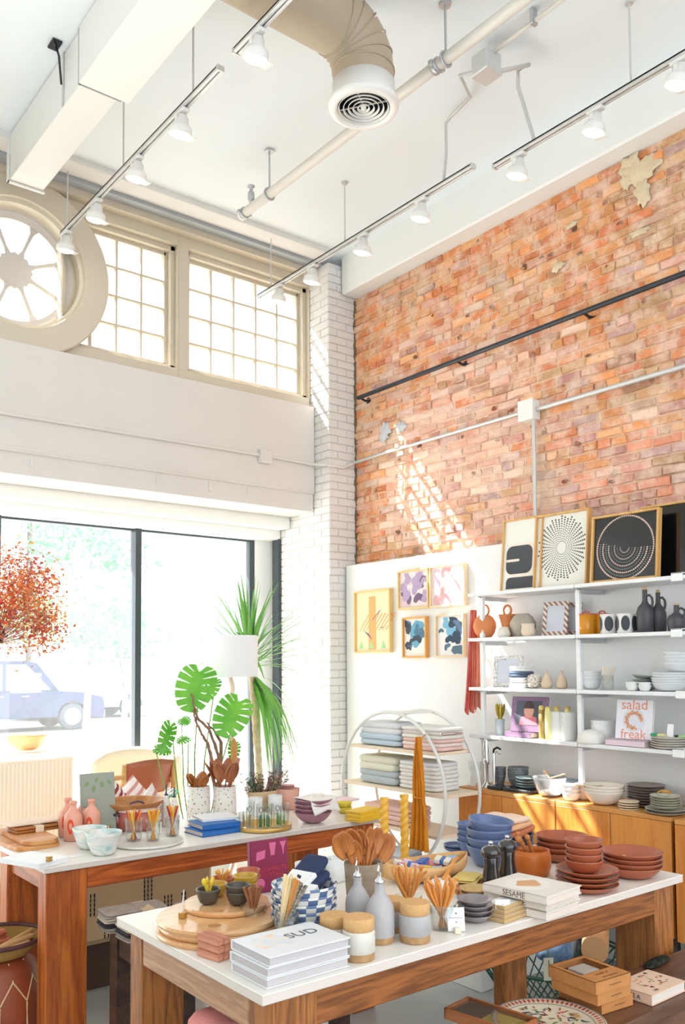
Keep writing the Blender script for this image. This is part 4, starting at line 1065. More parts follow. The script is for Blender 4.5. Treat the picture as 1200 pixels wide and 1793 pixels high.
def yat(cx_,X): return at(cx_,1150,0,X).y
maple=wood('light_maple',(.90,.72,.46),(.84,.63,.36),2,6,.5)
# ---- leaning pictures on the top shelf
def lean_pic(px0,px1,ptop,X,lv,lean,**k):
    ya=yat(px0,X); yb=yat(px1,X); w_=abs(ya-yb); yc=(ya+yb)/2; z0=LV[lv]+.001
    h_=at((px0+px1)/2,ptop,0,X+.05).z-z0
    return yc,w_,h_/cos(lean),z0
artw=mat('art_paper',(.95,.94,.90),.35)
yc,w_,h_,z0=lean_pic(878,941,908,4.06,1,.10); w_+=.03
inkm=mat('art_charcoal',(.26,.27,.29),.6); crmm=mat('art_cream',(.96,.90,.84),.6)
def rounded(x0,x1,z0_,z1,r,n=5,corners=(1,1,1,1)):
    P=[]
    for ci,(cx_,cz_,a0) in enumerate(((x1-r,z1-r,0),(x0+r,z1-r,PI/2),(x0+r,z0_+r,PI),(x1-r,z0_+r,1.5*PI))):
        if corners[ci]:
            for k in range(n+1): a=a0+PI/2*k/n; P.append((cx_+r*cos(a),cz_+r*sin(a)))
        else: P.append((cx_+(r if ci in(0,3) else -r),cz_+(r if ci<2 else -r)))
    return P
W_,H_=w_,h_
ex=[]
mb=MB(); flat_poly(mb,rounded(-W_*.36,W_*.33,H_*.20,H_*.66,.05),-.0006); ex.append(('painted_border',mb,crmm))
mb=MB(); flat_poly(mb,rounded(-W_*.40,W_*.26,H_*.245,H_*.63,.045),-.0014); flat_poly(mb,rounded(-W_*.38,W_*.36,H_*.045,H_*.20,.03,corners=(1,1,0,0)),-.0014); ex.append(('painted_pattern',mb,inkm))
mb=MB(); flat_poly(mb,rounded(-W_*.40,-W_*.06,H_*.415,H_*.45,.008),-.0022); ex.append(('painted_notch',mb,crmm))
picture('framed_print','tall cream print with rounded charcoal shapes, leaning at the window end of the top shelf','picture',(4.10,yc,z0),-PI/2,.10,w_,h_,maple,.009,.03,artw,ex)
yc,w_,h_,z0=lean_pic(934,1029,898,4.07,1,.09)
ex=[];mb=MB(); R0=w_*.40
for k in range(44):
    a=2*PI*k/44+.03
    for j in range(11):
        r=R0*(.22+.078*j)*(1+.05*((k*7)%3)); s_=.0024+.0036*(j/10)
        flat_poly(mb,disc(r*cos(a),h_*.53+r*sin(a)*1.12,s_,6),-.0006)
ex.append(('dot_pattern',mb,mat('art_ink_dots',(.30,.29,.27),.6)))
picture('framed_print','white square print with rays of small dark dots, leaning on the top shelf','picture',(4.105,yc,z0),-PI/2,.09,w_,h_,maple,.012,.035,artw,ex)
yc,w_,h_,z0=lean_pic(1031,1150,898,3.965,1,.09)
ex=[];mb=MB();m2=MB(); R0=w_*.42
for ring in range(9):
    r=R0*(1-.105*ring); n=int(90*(1-.09*ring)); s_=.0052-.00035*ring
    for k in range(n):
        a=2*PI*k/n
        if ring>0 and not(PI*.92<a<2*PI*1.02) : continue
        flat_poly(mb if ring%2==0 else m2,disc(r*cos(a),h_*.49+r*sin(a),s_ if ring%2==0 else s_*.75,6),-.0006)
ex.append(('dot_pattern',mb,mat('art_pink_dots',(.90,.78,.72),.5))); ex.append(('dot_pattern',m2,mat('art_green_dots',(.52,.55,.48),.5)))
dark=mat('art_glass_dark',(.13,.15,.18),.03,coat=1.0)
picture('framed_print','dark slate print with concentric arcs of pink dots in a blond frame','picture',(4.02,yc,z0),-PI/2,.09,w_,h_,maple,.012,.035,dark,ex)
yc,w_,h_,z0=lean_pic(1120,1290,876,4.07,1,.07)
picture('framed_print','near-black framed picture half hidden behind the dark dotted one','picture',(4.11,yc,z0),-PI/2,.07,w_,h_,maple,.012,.03,mat('art_glass_black',(.07,.07,.08),.04,coat=1.0))
# ---- pictures hung on the panel
def hung(px0,px1,py0,py1,fm,label,inner,extra=None,dp=.035,fw_=.012):
    X=PXL-dp; y0=yat(px0,X); y1=yat(px1,X); xm_=(px0+px1)/2
    zt=at(xm_,py0,0,X).z; zb_=at(xm_,py1,0,X).z
    w_=abs(y0-y1); h_=zt-zb_
    ex=extra(w_,h_) if extra else None
    return picture('framed_print',label,'picture',(PXL-.001,(y0+y1)/2,zb_),-PI/2,0,w_,h_,fm,fw_,dp,inner,ex)
def blobs(cols,n,seed,rr=(.1,.3)):
    def g(w,h):
        rd=random.Random(seed); out=[]
        for ci,c in enumerate(cols):
            mb=MB()
            for k in range(n):
                cx_=rd.uniform(-.34,.34)*w; cz_=h*rd.uniform(.14,.86); r=w*rd.uniform(*rr)*.5; ph=rd.uniform(0,6)
                P=[]
                for i in range(14):
                    a=2*PI*i/14; q=r*(1+.4*sin(2*a+ph)+.25*sin(3*a+ph*2))
                    P.append((max(-w*.42,min(w*.42,cx_+q*cos(a))),max(h*.07,min(h*.93,cz_+q*sin(a)))))
                flat_poly(mb,P,-.0006*(ci+1)-.0001*k)
            out.append(('painted_pattern',mb,mat('paint_%d_%d'%(seed,ci),c,.6)))
        return out
    return g
def bird(w,h):
    out=[]; mb=MB(); flat_poly(mb,[(-.12*w,.05*h),(.10*w,.05*h),(.08*w,.9*h),(-.10*w,.9*h)],-.0006); out.append(('painted_pattern',mb,mat('bird_orange',(.95,.66,.38),.6)))
    mb=MB()
    for k in range(9): x=-.38*w+.09*w*k; flat_poly(mb,[(x,.35*h),(x+.02*w,.35*h),(x+.30*w,.62*h),(x+.27*w,.62*h)],-.0008)
    out.append(('painted_pattern',mb,mat('bird_light',(.90,.62,.35),.6)))
    mb=MB(); flat_poly(mb,[(-.02*w,.52*h),(.02*w,.53*h),(.24*w,.68*h),(.18*w,.66*h)],-.0014); flat_poly(mb,[(-.25*w,.36*h),(-.10*w,.30*h),(.0,.20*h),(-.14*w,.28*h)],-.0014); flat_poly(mb,[(.2*w,.38*h),(.3*w,.42*h),(.28*w,.39*h)],-.0014); out.append(('painted_pattern',mb,mat('bird_violet',(.50,.36,.45),.6)))
    mb=MB()
    for x in (-.33,-.05,.28): flat_poly(mb,[(x*w-.06*w,.07*h),(x*w+.06*w,.07*h),(x*w+.01*w,.19*h)],-.0016)
    out.append(('painted_pattern',mb,mat('bird_green',(.60,.82,.55),.6)))
    return out
hung(620,683,1033,1143,mat('gilt_frame',(.93,.78,.50),.4),'tall orange botanical print in a gilt frame next to the white brick pillar',mat('bird_ground',(.98,.86,.70),.6),bird)
hung(697,751,997,1066,mat('gilt_frame',(.93,.78,.50),.4),'mauve and purple abstract print, upper one beside the orange print',mat('mauve_ground',(.95,.88,.88),.6),blobs([(.90,.78,.80),(.45,.36,.47),(.72,.62,.75)],6,31,(.1,.34)))
hung(753,815,988,1062,mat('pale_gilt',(.95,.84,.68),.4),'pale pink abstract print, upper one next to the shelves',mat('pink_ground',(.96,.93,.93),.6),blobs([(.93,.78,.84),(.85,.87,.86),(.93,.70,.70)],5,32,(.1,.36)))
hung(704,746,1080,1152,mat('orange_wood',(.92,.66,.32),.45),'teal abstract print with an orange wooden side, lower row beside the orange print',mat('teal_ground',(.95,.92,.88),.6),blobs([(.40,.66,.76),(.28,.45,.55),(.18,.22,.28)],5,33,(.12,.42)))
hung(762,812,1075,1151,mat('pale_gilt',(.95,.84,.68),.4),'blue and navy abstract print, lower row next to the shelves',mat('white_ground',(.96,.95,.94),.6),blobs([(.50,.74,.85),(.32,.45,.52),(.15,.25,.35)],4,35,(.12,.46)))
# ---- second level
terra=mat('terracotta',(.92,.58,.36),.75,var=.3,scale=14); terra_d=mat('terracotta_dark',(.76,.38,.22),.75)
def ring_vase(label,px,X,wpx,lv,flip):
    p=S(px,X,lv); m_=mpp(p); t=thing('ring_vase',label,'vase',tuple(p),0); r=wpx/2*m_
    if not flip: pr=[(r*.45,0),(r*.55,.004),(r*.85,r*.45),(r*1.0,r*.95),(r*.95,r*1.35),(r*.72,r*1.75),(r*.5,r*1.9),(r*.48,r*1.95),(r*.42,r*1.92),(r*.4,r*1.8),(0,r*1.75)]
    else: pr=[(r*.62,0),(r*.66,.004),(r*.62,r*.4),(r*.55,r*.9),(r*.62,r*1.4),(r*.80,r*2.1),(r*.86,r*2.25),(r*.80,r*2.28),(r*.6,r*1.9),(0,r*1.8)]
    obj('vessel',MB().lathe(pr,32,cap1=False),terra,t); top=pr[7][1]
    rr=r*.48; zz=top+rr-.006
    obj('ring_handle',MB().tube([(0,rr*cos(2*PI*k/24),zz+rr*sin(2*PI*k/24)) for k in range(24)],.0065,8,closed=True),terra,t)
ring_vase('round terracotta vase with an upright ring handle at the shelf end',850,4.02,41,2,False)
ring_vase('waisted terracotta vase with an oval ring handle behind the white pebble pot',890,4.08,36,2,True)
stone=mat('pale_stone',(.93,.90,.85),.8); taupe=mat('taupe_stone',(.78,.74,.68),.8,var=.3,scale=12)
p=S(883,3.98,2); m_=mpp(p); single('pebble_pot','small white round pebble pot between the terracotta vases','pot',MB().lathe([(12*m_*.7,0),(12*m_,.012),(12*m_,.022),(8*m_,18*m_),(5*m_,18*m_),(5*m_,14*m_),(0,12*m_)],24,cap1=False),stone,tuple(p))
p=S(917,4.07,2); m_=mpp(p); r=23*m_; single('stone_vase','round grey-beige stone vase behind the little cream bowl','vase',MB().lathe([(r*.6,0),(r*.8,.006),(r,r*.8),(r*.98,r*1.1),(r*.7,r*1.6),(r*.5,r*1.7),(r*.5,r*1.78),(r*.42,r*1.78),(r*.42,r*1.5),(0,r*1.2)],30,cap1=False),taupe,tuple(p))
p=S(926,3.97,2); m_=mpp(p); r=12.5*m_; single('cream_cup','small cream rounded cup in front of the grey-beige vase','cup',MB().lathe([(r*.6,0),(r*.8,.005),(r,r*.7),(r*.85,r*1.4),(r*.95,r*1.75),(r*.88,r*1.78),(r*.75,r*1.4),(0,r*.4)],24,cap1=False),mat('sand_glaze',(.92,.84,.74),.6),tuple(p))
def photo_frame(label,px0,px1,pt,X,lv,rz,fm,inner=(.86,.87,.91),ratio=None):
    ya=yat(px0,X); yb=yat(px1,X); w_=abs(ya-yb); z0=LV[lv]+.001; h_=at((px0+px1)/2,pt,0,X).z-z0
    t=picture('photo_frame',label,'picture frame',(X+.05,(ya+yb)/2,z0),-PI/2+rz,.16,w_,h_,fm,.024,.014,mat('frame_insert',inner,.2))
    obj('easel_back',MB().box((-.02,0,.0),(.02,.004,h_*.7)),mat('frame_back',(.3,.25,.2),.8),t); return t
chev=ramp_mat('chevron_inlay','wave',[(0,(.93,.88,.84)),(.5,(.93,.88,.84)),(.55,(.62,.47,.42)),(1,(.62,.47,.42))],13,.4,(1,0,1),interp='CONSTANT',rot=(0,.8,0))
dots_=ramp_mat('woven_inlay','voronoi',[(0,(.45,.45,.45)),(.30,(.93,.92,.90)),(1,(.95,.94,.92))],90,.4,(1,.01,1.6),interp='CONSTANT')
photo_frame('chevron inlaid photo frame, front one beside the amber jars',943,984,1052,4.0,2,.1,chev)
photo_frame('chevron inlaid photo frame, rear one touching the amber jar',975,1007,1054,4.06,2,.35,chev)
# amber jars
def amber_jar(label,px,X,wpx):
    p=S(px,X,2); m_=mpp(p); r=wpx/2*m_; h=34*m_; t=thing('amber_jar',label,'jar',tuple(p),0,'amber glass jars')
    obj('jar_body',MB().lathe([(r*.92,0),(r,.003),(r,h),(r-.003,h),(r-.003,.006),(0,.006)],32,cap1=False),amber,t)
    l=obj('lid',MB().lathe([(r*1.0,h),(r*1.03,h+.002),(r*1.0,h+.008),(r*.3,h+.012),(0,h+.012)],32),mat('amber_lid',(.80,.45,.38),.2),t)
    obj('lid_handle',MB().tube([(0,-r*.45,h+.010),(0,-r*.3,h+.02),(0,0,h+.023),(0,r*.3,h+.02),(0,r*.45,h+.010)],.004,8),mat('amber_lid',(.80,.45,.38),.2),l)
amber_jar('wide amber glass jar with a dusky pink lid, nearer the photo frames',1028,4.02,36)
amber_jar('amber glass jar with a dusky pink lid, half behind the dotted mugs',1056,4.08,30)
mugw=mat('mug_white',(.95,.93,.91),.4)
for i,(px,X,lb) in enumerate(((1067,3.98,'white mug with a big charcoal oval, next to the amber jars'),(1096,3.98,'white mug with a big charcoal oval, middle of the three'),(1112,4.07,'white mug with a charcoal oval, rearmost, beside the dark carafes'))):
    p=S(px,X,2); m_=mpp(p); r=14.5*m_; h=34*m_
    t=thing('oval_mug',lb,'mug',tuple(p),0,'mugs with charcoal ovals')
    obj('cup',MB().lathe([(r*.8,0),(r*.95,.004),(r,h*.5),(r*.97,h),(r*.9,h),(r*.9,.008),(0,.006)],28,cap1=False),mugw,t)
    # ovals wrapped on the wall
    for a0 in (PI+.66,PI+.66+1.35,PI-.66):
        mb=MB(); mb.grid(lambda u,v:(((r+.0008)*cos(a0+.52*(u-.5)*2*math.sqrt(max(0,1-((v-.5)*2)**2))),(r+.0008)*sin(a0+.52*(u-.5)*2*math.sqrt(max(0,1-((v-.5)*2)**2))),h*.5+h*.40*(v-.5)*2)),8,12)
        obj('painted_oval',mb,inkm,t)
# dark carafes
carm=mat('graphite_glaze',(.30,.29,.31),.4,var=.3,scale=10)
def carafe(label,px,X,wpx,hpx,handle=1):
    p=S(px,X,2); m_=mpp(p); r=wpx/2*m_; h=hpx*m_; t=thing('carafe',label,'carafe',tuple(p),-PI/2,'dark corked carafes')
    obj('bottle_body',MB().lathe([(r*.82,0),(r*.92,.004),(r*1.0,h*.30),(r*.98,h*.48),(r*.80,h*.60),(r*.42,h*.68),(r*.30,h*.74),(r*.28,h*.97),(r*.32,h),(r*.2,h),(r*.2,h*.8)],30,cap1=False),carm,t)
    obj('cork',MB().lathe([(r*.19,h*.96),(r*.22,h),(r*.24,h+h*.07),(0,h+h*.075)],16),mat('cork_pale',(.86,.70,.50),.9),t)
    a=[(r*.27,0,h*.86),(r*.6,0,h*.87),(r*.92,0,h*.80),(r*1.0,0,h*.70),(r*.88,0,h*.58)]
    obj('carafe_handle',MB().tube(a,.0065,8),carm,t)
carafe('tall charcoal corked carafe with a looped handle, nearer the mugs',1132,4.0,30,75)
carafe('tall charcoal corked carafe with a looped handle, beside its twin',1155,4.06,28,70)
carafe('small charcoal jug with cork and handle at the end of the shelf',1187,3.99,32,46)
# ---- hanging scarf
t=thing('scarf','long coral red scarf hanging over the window end of the shelves','scarf',(4.05,yL+.035,1.9),-PI/2)
coral=mat('coral_silk',(.88,.42,.32),.6,var=.6,c2=(.95,.62,.50),scale=8); cor2=mat('red_silk',(.80,.30,.26),.6,var=.5,c2=(.9,.5,.42),scale=10)
def drape(P0,P1,w0,w1,fold,seed,n=26):
    rd=random.Random(seed); ph=rd.uniform(0,6)
    P0=Vector(P0);P1=Vector(P1)
    def fn(u,v):
        c_=P0.lerp(P1,v); w=w0+(w1-w0)*v; s_=(u-.5)
        return (c_.x+fold*sin(s_*16+ph+v*2),c_.y+w*s_,c_.z+.02*sin(u*9+ph)*v)
    return MB().grid(fn,24,n,both=.003)
zt0=at(832,1068,0,4.0).z-1.9; zb0=at(830,1246,0,4.0).z-1.9
yy0=yat(838,3.92)-(yL+.02)
obj('scarf_panel',drape((-.005,-.045,zt0),(-.005,-.10,zb0),.012,.06,.010,1),cor2,t)
obj('scarf_panel',drape((.0,-.035,zt0),(.0,-.055,zb0+.01),.02,.07,.012,4),coral,t)
obj('scarf_panel',drape((.006,-.015,zt0-.12),(.006,-.0,zb0+.02),.03,.09,.010,2),mat('salmon_silk',(.95,.60,.48),.6),t)
# ---- third level
photo_frame('woven grey and white photo frame on the second lowest shelf',859,900,1148,4.0,3,.35,dots_)
fabw=mat('white_cotton',(.95,.94,.93),.95,bump=.3,scale=120); fabb=mat('ink_stripe_cotton',(.36,.42,.52),.95,bump=.3,scale=120)
p=S(914,4.0,3); m_=mpp(p)
for i,(mt,lb) in enumerate(((fabw,'white'),(fabw,'white'),(fabb,'dark blue banded'),(fabw,'white'))):
    o=single('folded_cloth',['lowest folded white cloth','second folded white cloth up','third folded cloth, dark blue banded,','topmost folded white cloth'][i]+' in the small pile by the woven photo frame','cloth',folded_mb(34*m_,.11,9*m_,2,i),mt,(p.x,p.y,p.z+i*9.5*m_),PI/2,'small cloth pile on the shelf')
speck=ramp_mat('speckled_cloth','noise',[(0,(.62,.53,.45)),(.42,(.66,.56,.47)),(.47,(.93,.90,.86)),(1,(.94,.92,.88))],110,.9)
p=S(936,3.99,3); m_=mpp(p); mb=MB(); soft(mb,(0,0,0),.07,21*m_,25*m_,.5,24,12,.05,4); single('pouch','small speckled cloth pouch beside the folded cloths','pouch',mb,speck,tuple(p))
budm=mat('sand_bud_glaze',(.90,.80,.68),.7,var=.3,scale=20)
for px,X,lb in ((957,3.99,'sand coloured bud vase beside the speckled pouch'),(983,4.03,'sand coloured bud vase next to the shelf rail')):
    p=S(px,X,3); m_=mpp(p); r=10*m_; h=31*m_
    single('bud_vase',lb,'vase',MB().lathe([(r*.6,0),(r*.9,.004),(r,h*.25),(r*.85,h*.5),(r*.3,h*.78),(r*.26,h*.95),(r*.34,h),(r*.2,h),(r*.2,h*.7)],26,cap1=False),budm,tuple(p),0,'sand bud vases')
whitec=mat('white_ceramic',(.95,.95,.94),.3); greyrim=mat('white_grey_glaze',(.90,.91,.91),.35,var=.3,c2=(.8,.81,.81),scale=20)
def shelf_stack(name,what,cat,px,X,lv,wpx,bh,n,dz,mt,foot=.5,curve=.55,tilt=0,th=.004,grp=None):
    p=S(px,X,lv); m_=mpp(p); stack(name,what,cat,MB().lathe(bowl_prof(wpx/2*m_,bh*m_,th,foot,curve),36,cap1=False),mt,tuple(p),n,dz*m_,grp,.0015,0,tilt)
shelf_stack('bowl','white bowl stacked beside the glass of wooden spreaders','bowl',1035,4.03,3,36,17,4,5.2,greyrim,.45,.5)
p=S(1064,3.99,3); m_=mpp(p); t=thing('square_glass','clear square-based glass holding pale spreaders on the shelf','glass',tuple(p)); obj('glass_wall',glass_mb(9.5*m_,10*m_,26*m_),clear,t)
sp=mat('pearl_handles',(.92,.86,.76),.4)
def utensil_mb(L_,r=.004,head=(.008,.003,.016),n=8):
    mb=MB(); mb.tube([(0,0,0),(0,0,L_*.5),(0,0,L_-head[2])],[r,r*.8,r*.7],n); mb.ell((0,0,L_-head[2]),(head[0],head[1],head[2]),12,8); return mb
def bunch(name,label,cat,loc,n,r0,r1,mb,mt,group,seed=1,z0=.006,alts=None,rzr=True):
    """n like things standing in a vessel, fanned from r0 at the foot to r1 at the height of their tops"""
    rd=random.Random(seed); first=None; L_=max(v.z for v in mb.v)
    for k in range(n):
        a=2*PI*k/n*1.0+rd.uniform(-.3,.3); b0=a+PI+rd.uniform(-.5,.5); q=rd.uniform(.55,1)
        f=Vector((loc[0]+r0*cos(b0)*q*.7,loc[1]+r0*sin(b0)*q*.7,loc[2]+z0)); tp=Vector((loc[0]+r1*cos(a)*q,loc[1]+r1*sin(a)*q,loc[2]+z0+L_*.97))
        d=(tp-f).normalized(); rot=d.to_track_quat('Z','Y').to_euler() if not rzr else (d.to_track_quat('Z','Y').to_matrix().to_4x4()@Rz(rd.uniform(0,6))).to_euler()
        if first is None: first=o=single(name,label,cat,mb,mt,tuple(f),0,group)
        else: o=dup(first,tuple(f))
        o.rotation_euler=rot
        if alts and k%len(alts): 
            o.data=o.data.copy(); o.data.materials[0]=alts[k%len(alts)]
    return first
bunch('spreader','pearly spreader sticking out of the clear glass on the shelf','utensil',tuple(p),7,5*m_,15*m_,utensil_mb(42*m_,.003,(.007,.002,.014)),sp,'spreaders in the shelf glass',3)
shelf_stack('plate','grey shallow plate behind the two little white cup stacks','plate',1128,4.09,3,44,6,4,6.5,mat('plate_grey',(.70,.71,.68),.4),.5,.6,.10)
for i,px in enumerate((1106,1128)): shelf_stack('small_cup',['tiny white cup nearer the glass of spreaders','tiny white cup nearer the big white bowls'][i],'cup',px,3.96,3,23,10,2,5.5,whitec,.5,.5)
shelf_stack('serving_bowl','wide white bowl in the low stack at the shelf end','bowl',1172,4.03,3,62,15,5,4.5,greyrim,.4,.45,0)
p=S(1186,4.03,3); m_=mpp(p)
stack('bowl','white bowl in the upper stack resting on the wide white bowls','bowl',MB().lathe(bowl_prof(24*m_,17*m_,.004,.5,.5),32,cap1=False),greyrim,(p.x,p.y,p.z+34.0*m_),4,6*m_,None,.001,0,.05)
# ---- fourth level
p=S(874,4.0,4); m_=mpp(p); t=thing('brush_cup','pale cup holding yellow-topped brushes on the lowest shelf','cup',tuple(p)); obj('cup_wall',MB().lathe([(7*m_,0),(8.5*m_,28*m_),(7.8*m_,28*m_),(6*m_,.006),(0,.005)],24,cap1=False),mat('smoke_plastic',(.80,.84,.86),.3),t)
mb=MB().tube([(0,0,0),(0,0,34*m_)],.003,6); mb.ell((0,0,42*m_),(.010,.004,12*m_),10,8)
bunch('brush','yellow paddle-headed brush standing in the pale cup','brush',tuple(p),6,3*m_,9*m_,mb,mat('brush_yellow',(.93,.82,.25),.6),'yellow brushes in the pale cup',6,.006,[mat('brush_yellow',(.93,.82,.25),.6),mat('brush_olive',(.60,.52,.20),.7)])
def standing_book(label,px0,px1,pt,pb,X,lv,rz,lean,th,cm,zoff=0,extra=None):
    ya=yat(px0,X); yb=yat(px1,X); w_=abs(ya-yb)/cos(rz); z0=LV[lv]+.001+zoff; h_=(at((px0+px1)/2,pt,0,X).z-at((px0+px1)/2,pb,0,X).z)/cos(lean)
    t=thing('cookbook',label,'book',(X+.03,(ya+yb)/2,z0)); t.rotation_euler=(Rz(-PI/2+rz)@Rx(-lean)).to_euler()
    c=MB().box((-w_/2,-th,0),(w_/2,-th+.003,h_),.0006).box((-w_/2,-.003,0),(w_/2,0,h_),.0006).box((-w_/2,-th,0),(-w_/2+.003,0,h_),.0006)
    cv=obj('cover',c,cm,t); obj('pages',MB().box((-w_/2+.003,-th+.003,.003),(w_/2-.003,-.003,h_-.003)),mat('book_pages_white',(.93,.90,.87),.8),t)
    if extra:
        for nm,mb,mt in extra(w_,h_):
            for i,v in enumerate(mb.v): mb.v[i]=Vector((v.x,v.y-th,v.z))
            obj(nm,mb,mt,cv)
    return t,w_,h_
purp=mat('purple_cover',(.56,.44,.56),.5)
p=S(910,3.96,4); m_=mpp(p)
book('cookbook','closed purple book lying flat under the standing purple book',(3.95,yat(938,3.95),LV[4]+.001),PI/2,54*m_,.12,10*m_,purp,None,spine='y1') if 0 else None
bk=book('cookbook','closed purple book lying flat under the standing purple book',(4.06,yat(884,3.95)-.0,LV[4]+.001),-PI/2,58*m_,.12,9*m_,purp,spine='y0')
bk.location=(3.94,yat(882,3.94),LV[4]+.001); bk.rotation_euler=(0,0,-PI/2)
bk.location=(3.94+.0,yat(882,3.94),LV[4]+.001)
def portrait(w,h):
    out=[]
    mb=MB(); flat_poly(mb,[(-.36*w,.18*h),(.36*w,.18*h),(.36*w,.88*h),(-.36*w,.88*h)],-.0006); out.append(('printed_photo',mb,mat('portrait_ground',(.36,.38,.42),.5)))
    mb=MB(); flat_poly(mb,[(-.26*w,.19*h),(.26*w,.19*h),(.22*w,.40*h),(.08*w,.46*h),(-.08*w,.46*h),(-.22*w,.40*h)],-.0012); out.append(('printed_garment',mb,mat('portrait_pink',(.88,.50,.56),.5)))
    mb=MB(); flat_poly(mb,disc(0,.60*h,.14*w,18,1.45),-.0018); out.append(('printed_face',mb,mat('portrait_skin',(.90,.66,.58),.5)))
    mb=MB(); flat_poly(mb,[(.15*w*cos(a),.66*h+.17*w*sin(a)*1.2) for a in [PI*k/10 for k in range(11)]],-.0024); out.append(('printed_hair',mb,mat('portrait_hair',(.30,.22,.24),.5)))
    return out
standing_book('purple cookbook with a portrait on its cover, standing on a small easel',893,944,1227,1288,3.96,4,.25,.22,.018,purp,.0+9*m_,portrait)
single('book_easel','small black wire easel under the purple book','easel',MB().tube([(0,-.03,0),(-.02,-.03,.0),(-.02,-.03,.012)],.0015,6).tube([(0,.03,0),(-.02,.03,.0),(-.02,.03,.012)],.0015,6).tube([(0,-.03,0),(0,.03,0)],.0015,6),dmetal,(3.965,yat(918,3.965),LV[4]+.001+9*m_+.002))
goldb=mat('gold_foil',(.88,.80,.50),.3,metal=.4); gl2=mat('gold_dark',(.72,.60,.36),.4,metal=.3)
for i,(px,X,lb) in enumerate(((947,3.99,'slim gilded candle tube next to the purple book'),(958,3.96,'slim pale gilded candle tube next to the ribbed vases'))):
    p=S(px,X,4); m_=mpp(p); r=5.5*m_; t=thing('candle_tube',lb,'candle',tuple(p),0,'gilded candle tubes')
    obj('tube_body',MB().lathe([(r,0),(r,50*m_),(r*.9,50*m_+.001)],18),gl2 if i==0 else mat('pale_gold',(.92,.88,.62),.4),t); obj('cap',MB().lathe([(r*.9,50*m_),(r*.9,56*m_),(r*.5,58*m_)],18),goldb,t)
rib=mat('ribbed_white',(.93,.92,.89),.35)
for i,(px,X,lb) in enumerate(((973,4.01,'white ribbed bottle with a gilded cap, nearer the candle tubes'),(992,4.03,'white ribbed bottle with a gilded cap, next to the shelf rail'))):
    p=S(px,X,4); m_=mpp(p); r=14*m_; h=48*m_; t=thing('ribbed_bottle',lb,'bottle',tuple(p),0,'white ribbed bottles')
    mb=MB(); n=48; vs=[];prof=[(1,0),(1,h),(.92,h+.003),(.3,h+.004)]
    for q_,z in prof:
        for k in range(n): rr_=r*q_*(1+(.05 if k%2 else -.02)*(1 if q_>.8 else 0)); vs.append((rr_*cos(2*PI*k/n),rr_*sin(2*PI*k/n),z))
    mb._add(vs,[(j*n+k,j*n+(k+1)%n,(j+1)*n+(k+1)%n,(j+1)*n+k) for j in range(3) for k in range(n)],True); obj('bottle_body',mb,rib,t)
    obj('cap',MB().lathe([(r*.38,h+.002),(r*.38,h+10*m_),(0,h+10*m_)],18),goldb,t)
p=S(1033,3.98,4); m_=mpp(p); single('stone_bowl','upturned rounded white stone bowl at the shelf front','bowl',MB().lathe([(24*m_,0),(25*m_,.004),(23*m_,12*m_),(16*m_,20*m_),(6*m_,23*m_),(0,23.5*m_)],32,c=(0,0,0)),mat('white_stone',(.95,.93,.90),.8,bump=.4,scale=30),tuple(p))
shelf_stack('bowl','straight-sided white bowl behind the rounded stone bowl','bowl',1055,4.08,4,44,14,4,8,whitec,.85,.3)
pk=mat('pink_white_cover',(.94,.84,.88),.5)
bk=book('cookbook','closed pink and white book lying under the standing salad book',(3.93,yat(1057,3.93),LV[4]+.001),-PI/2,78*mpp(S(1095,3.95,4)),.14,11*mpp(S(1095,3.95,4)),pk,spine='y0')
def salad(w,h):
    out=[]; mb=MB(); mb.T=None
    text_mb(mb,'salad',.30*w*1.25,(0,-.0006,h*.87),Rx(PI/2),.0004); out.append(('cover_title',mb,mat('salad_orange',(.93,.60,.48),.5))); mb=MB(); text_mb(mb,'freak',.30*w*1.15,(0,-.0006,h*.12),Rx(PI/2),.0004); out.append(('cover_title',mb,mat('salad_orange',(.93,.60,.48),.5)))
    mb=MB(); flat_poly(mb,disc(0,h*.48,w*.31,28),-.0006); out.append(('printed_plate',mb,mat('salad_plate',(.88,.88,.92),.4)))
    mb=MB()
    for k in range(26):
        a=k*.2; r=w*(.20+.03*sin(k*2.3)); flat_poly(mb,disc(r*cos(a),h*.48+r*sin(a),w*.045,7),-.0012)
    out.append(('printed_salad',mb,mat('salad_food',(.93,.70,.56),.5)))
    return out
mz=11*mpp(S(1095,3.95,4))
standing_book('white cookbook titled salad freak standing against its easel',1074,1133,1230,1298,3.97,4,.12,.16,.022,mat('white_cover',(.94,.93,.95),.4),mz,salad)
shelf_stack('plate','white dinner plate in the stack at the end of the lowest shelf','plate',1170,4.0,4,66,5,5,4.0,mat('cream_plate',(.95,.92,.88),.4),.55,.6)
p=S(1170,4.0,4); m_=mpp(p); zt_=p.z+5*4.0*m_+.004
for i,(px,c,lb) in enumerate(((1143,(.20,.66,.48),'green'),(1155,(.90,.86,.62),'pale yellow'),(1192,(.62,.80,.52),'light green'))):
    q=S(px,3.97,4); mb=MB(); soft(mb,(0,0,0),.035,14*m_,5*m_,.8,14,8,.1,i); single('ornament','%s ornament lying on the stack of white plates'%lb,'ornament',mb,mat('orn_%d'%i,c,.5),(q.x,q.y,zt_))
q=S(1170,3.98,4); single('price_card','small white price card standing on the stack of white plates','price card',MB().xf((0,0,0),-PI/2-.2,-.15).box((-7*m_,-.001,0),(7*m_,.0,22*m_)),pcl,(q.x,q.y,zt_))
q=S(1180,3.99,4); mb=MB(); soft(mb,(0,0,0),.03,.03,.010,.8,12,6,.1,5); single('ornament','black knobbly ornament lying on the stack of white plates','ornament',mb,mat('orn_black',(.15,.14,.14),.5),(q.x,yat(1183,3.99),zt_))
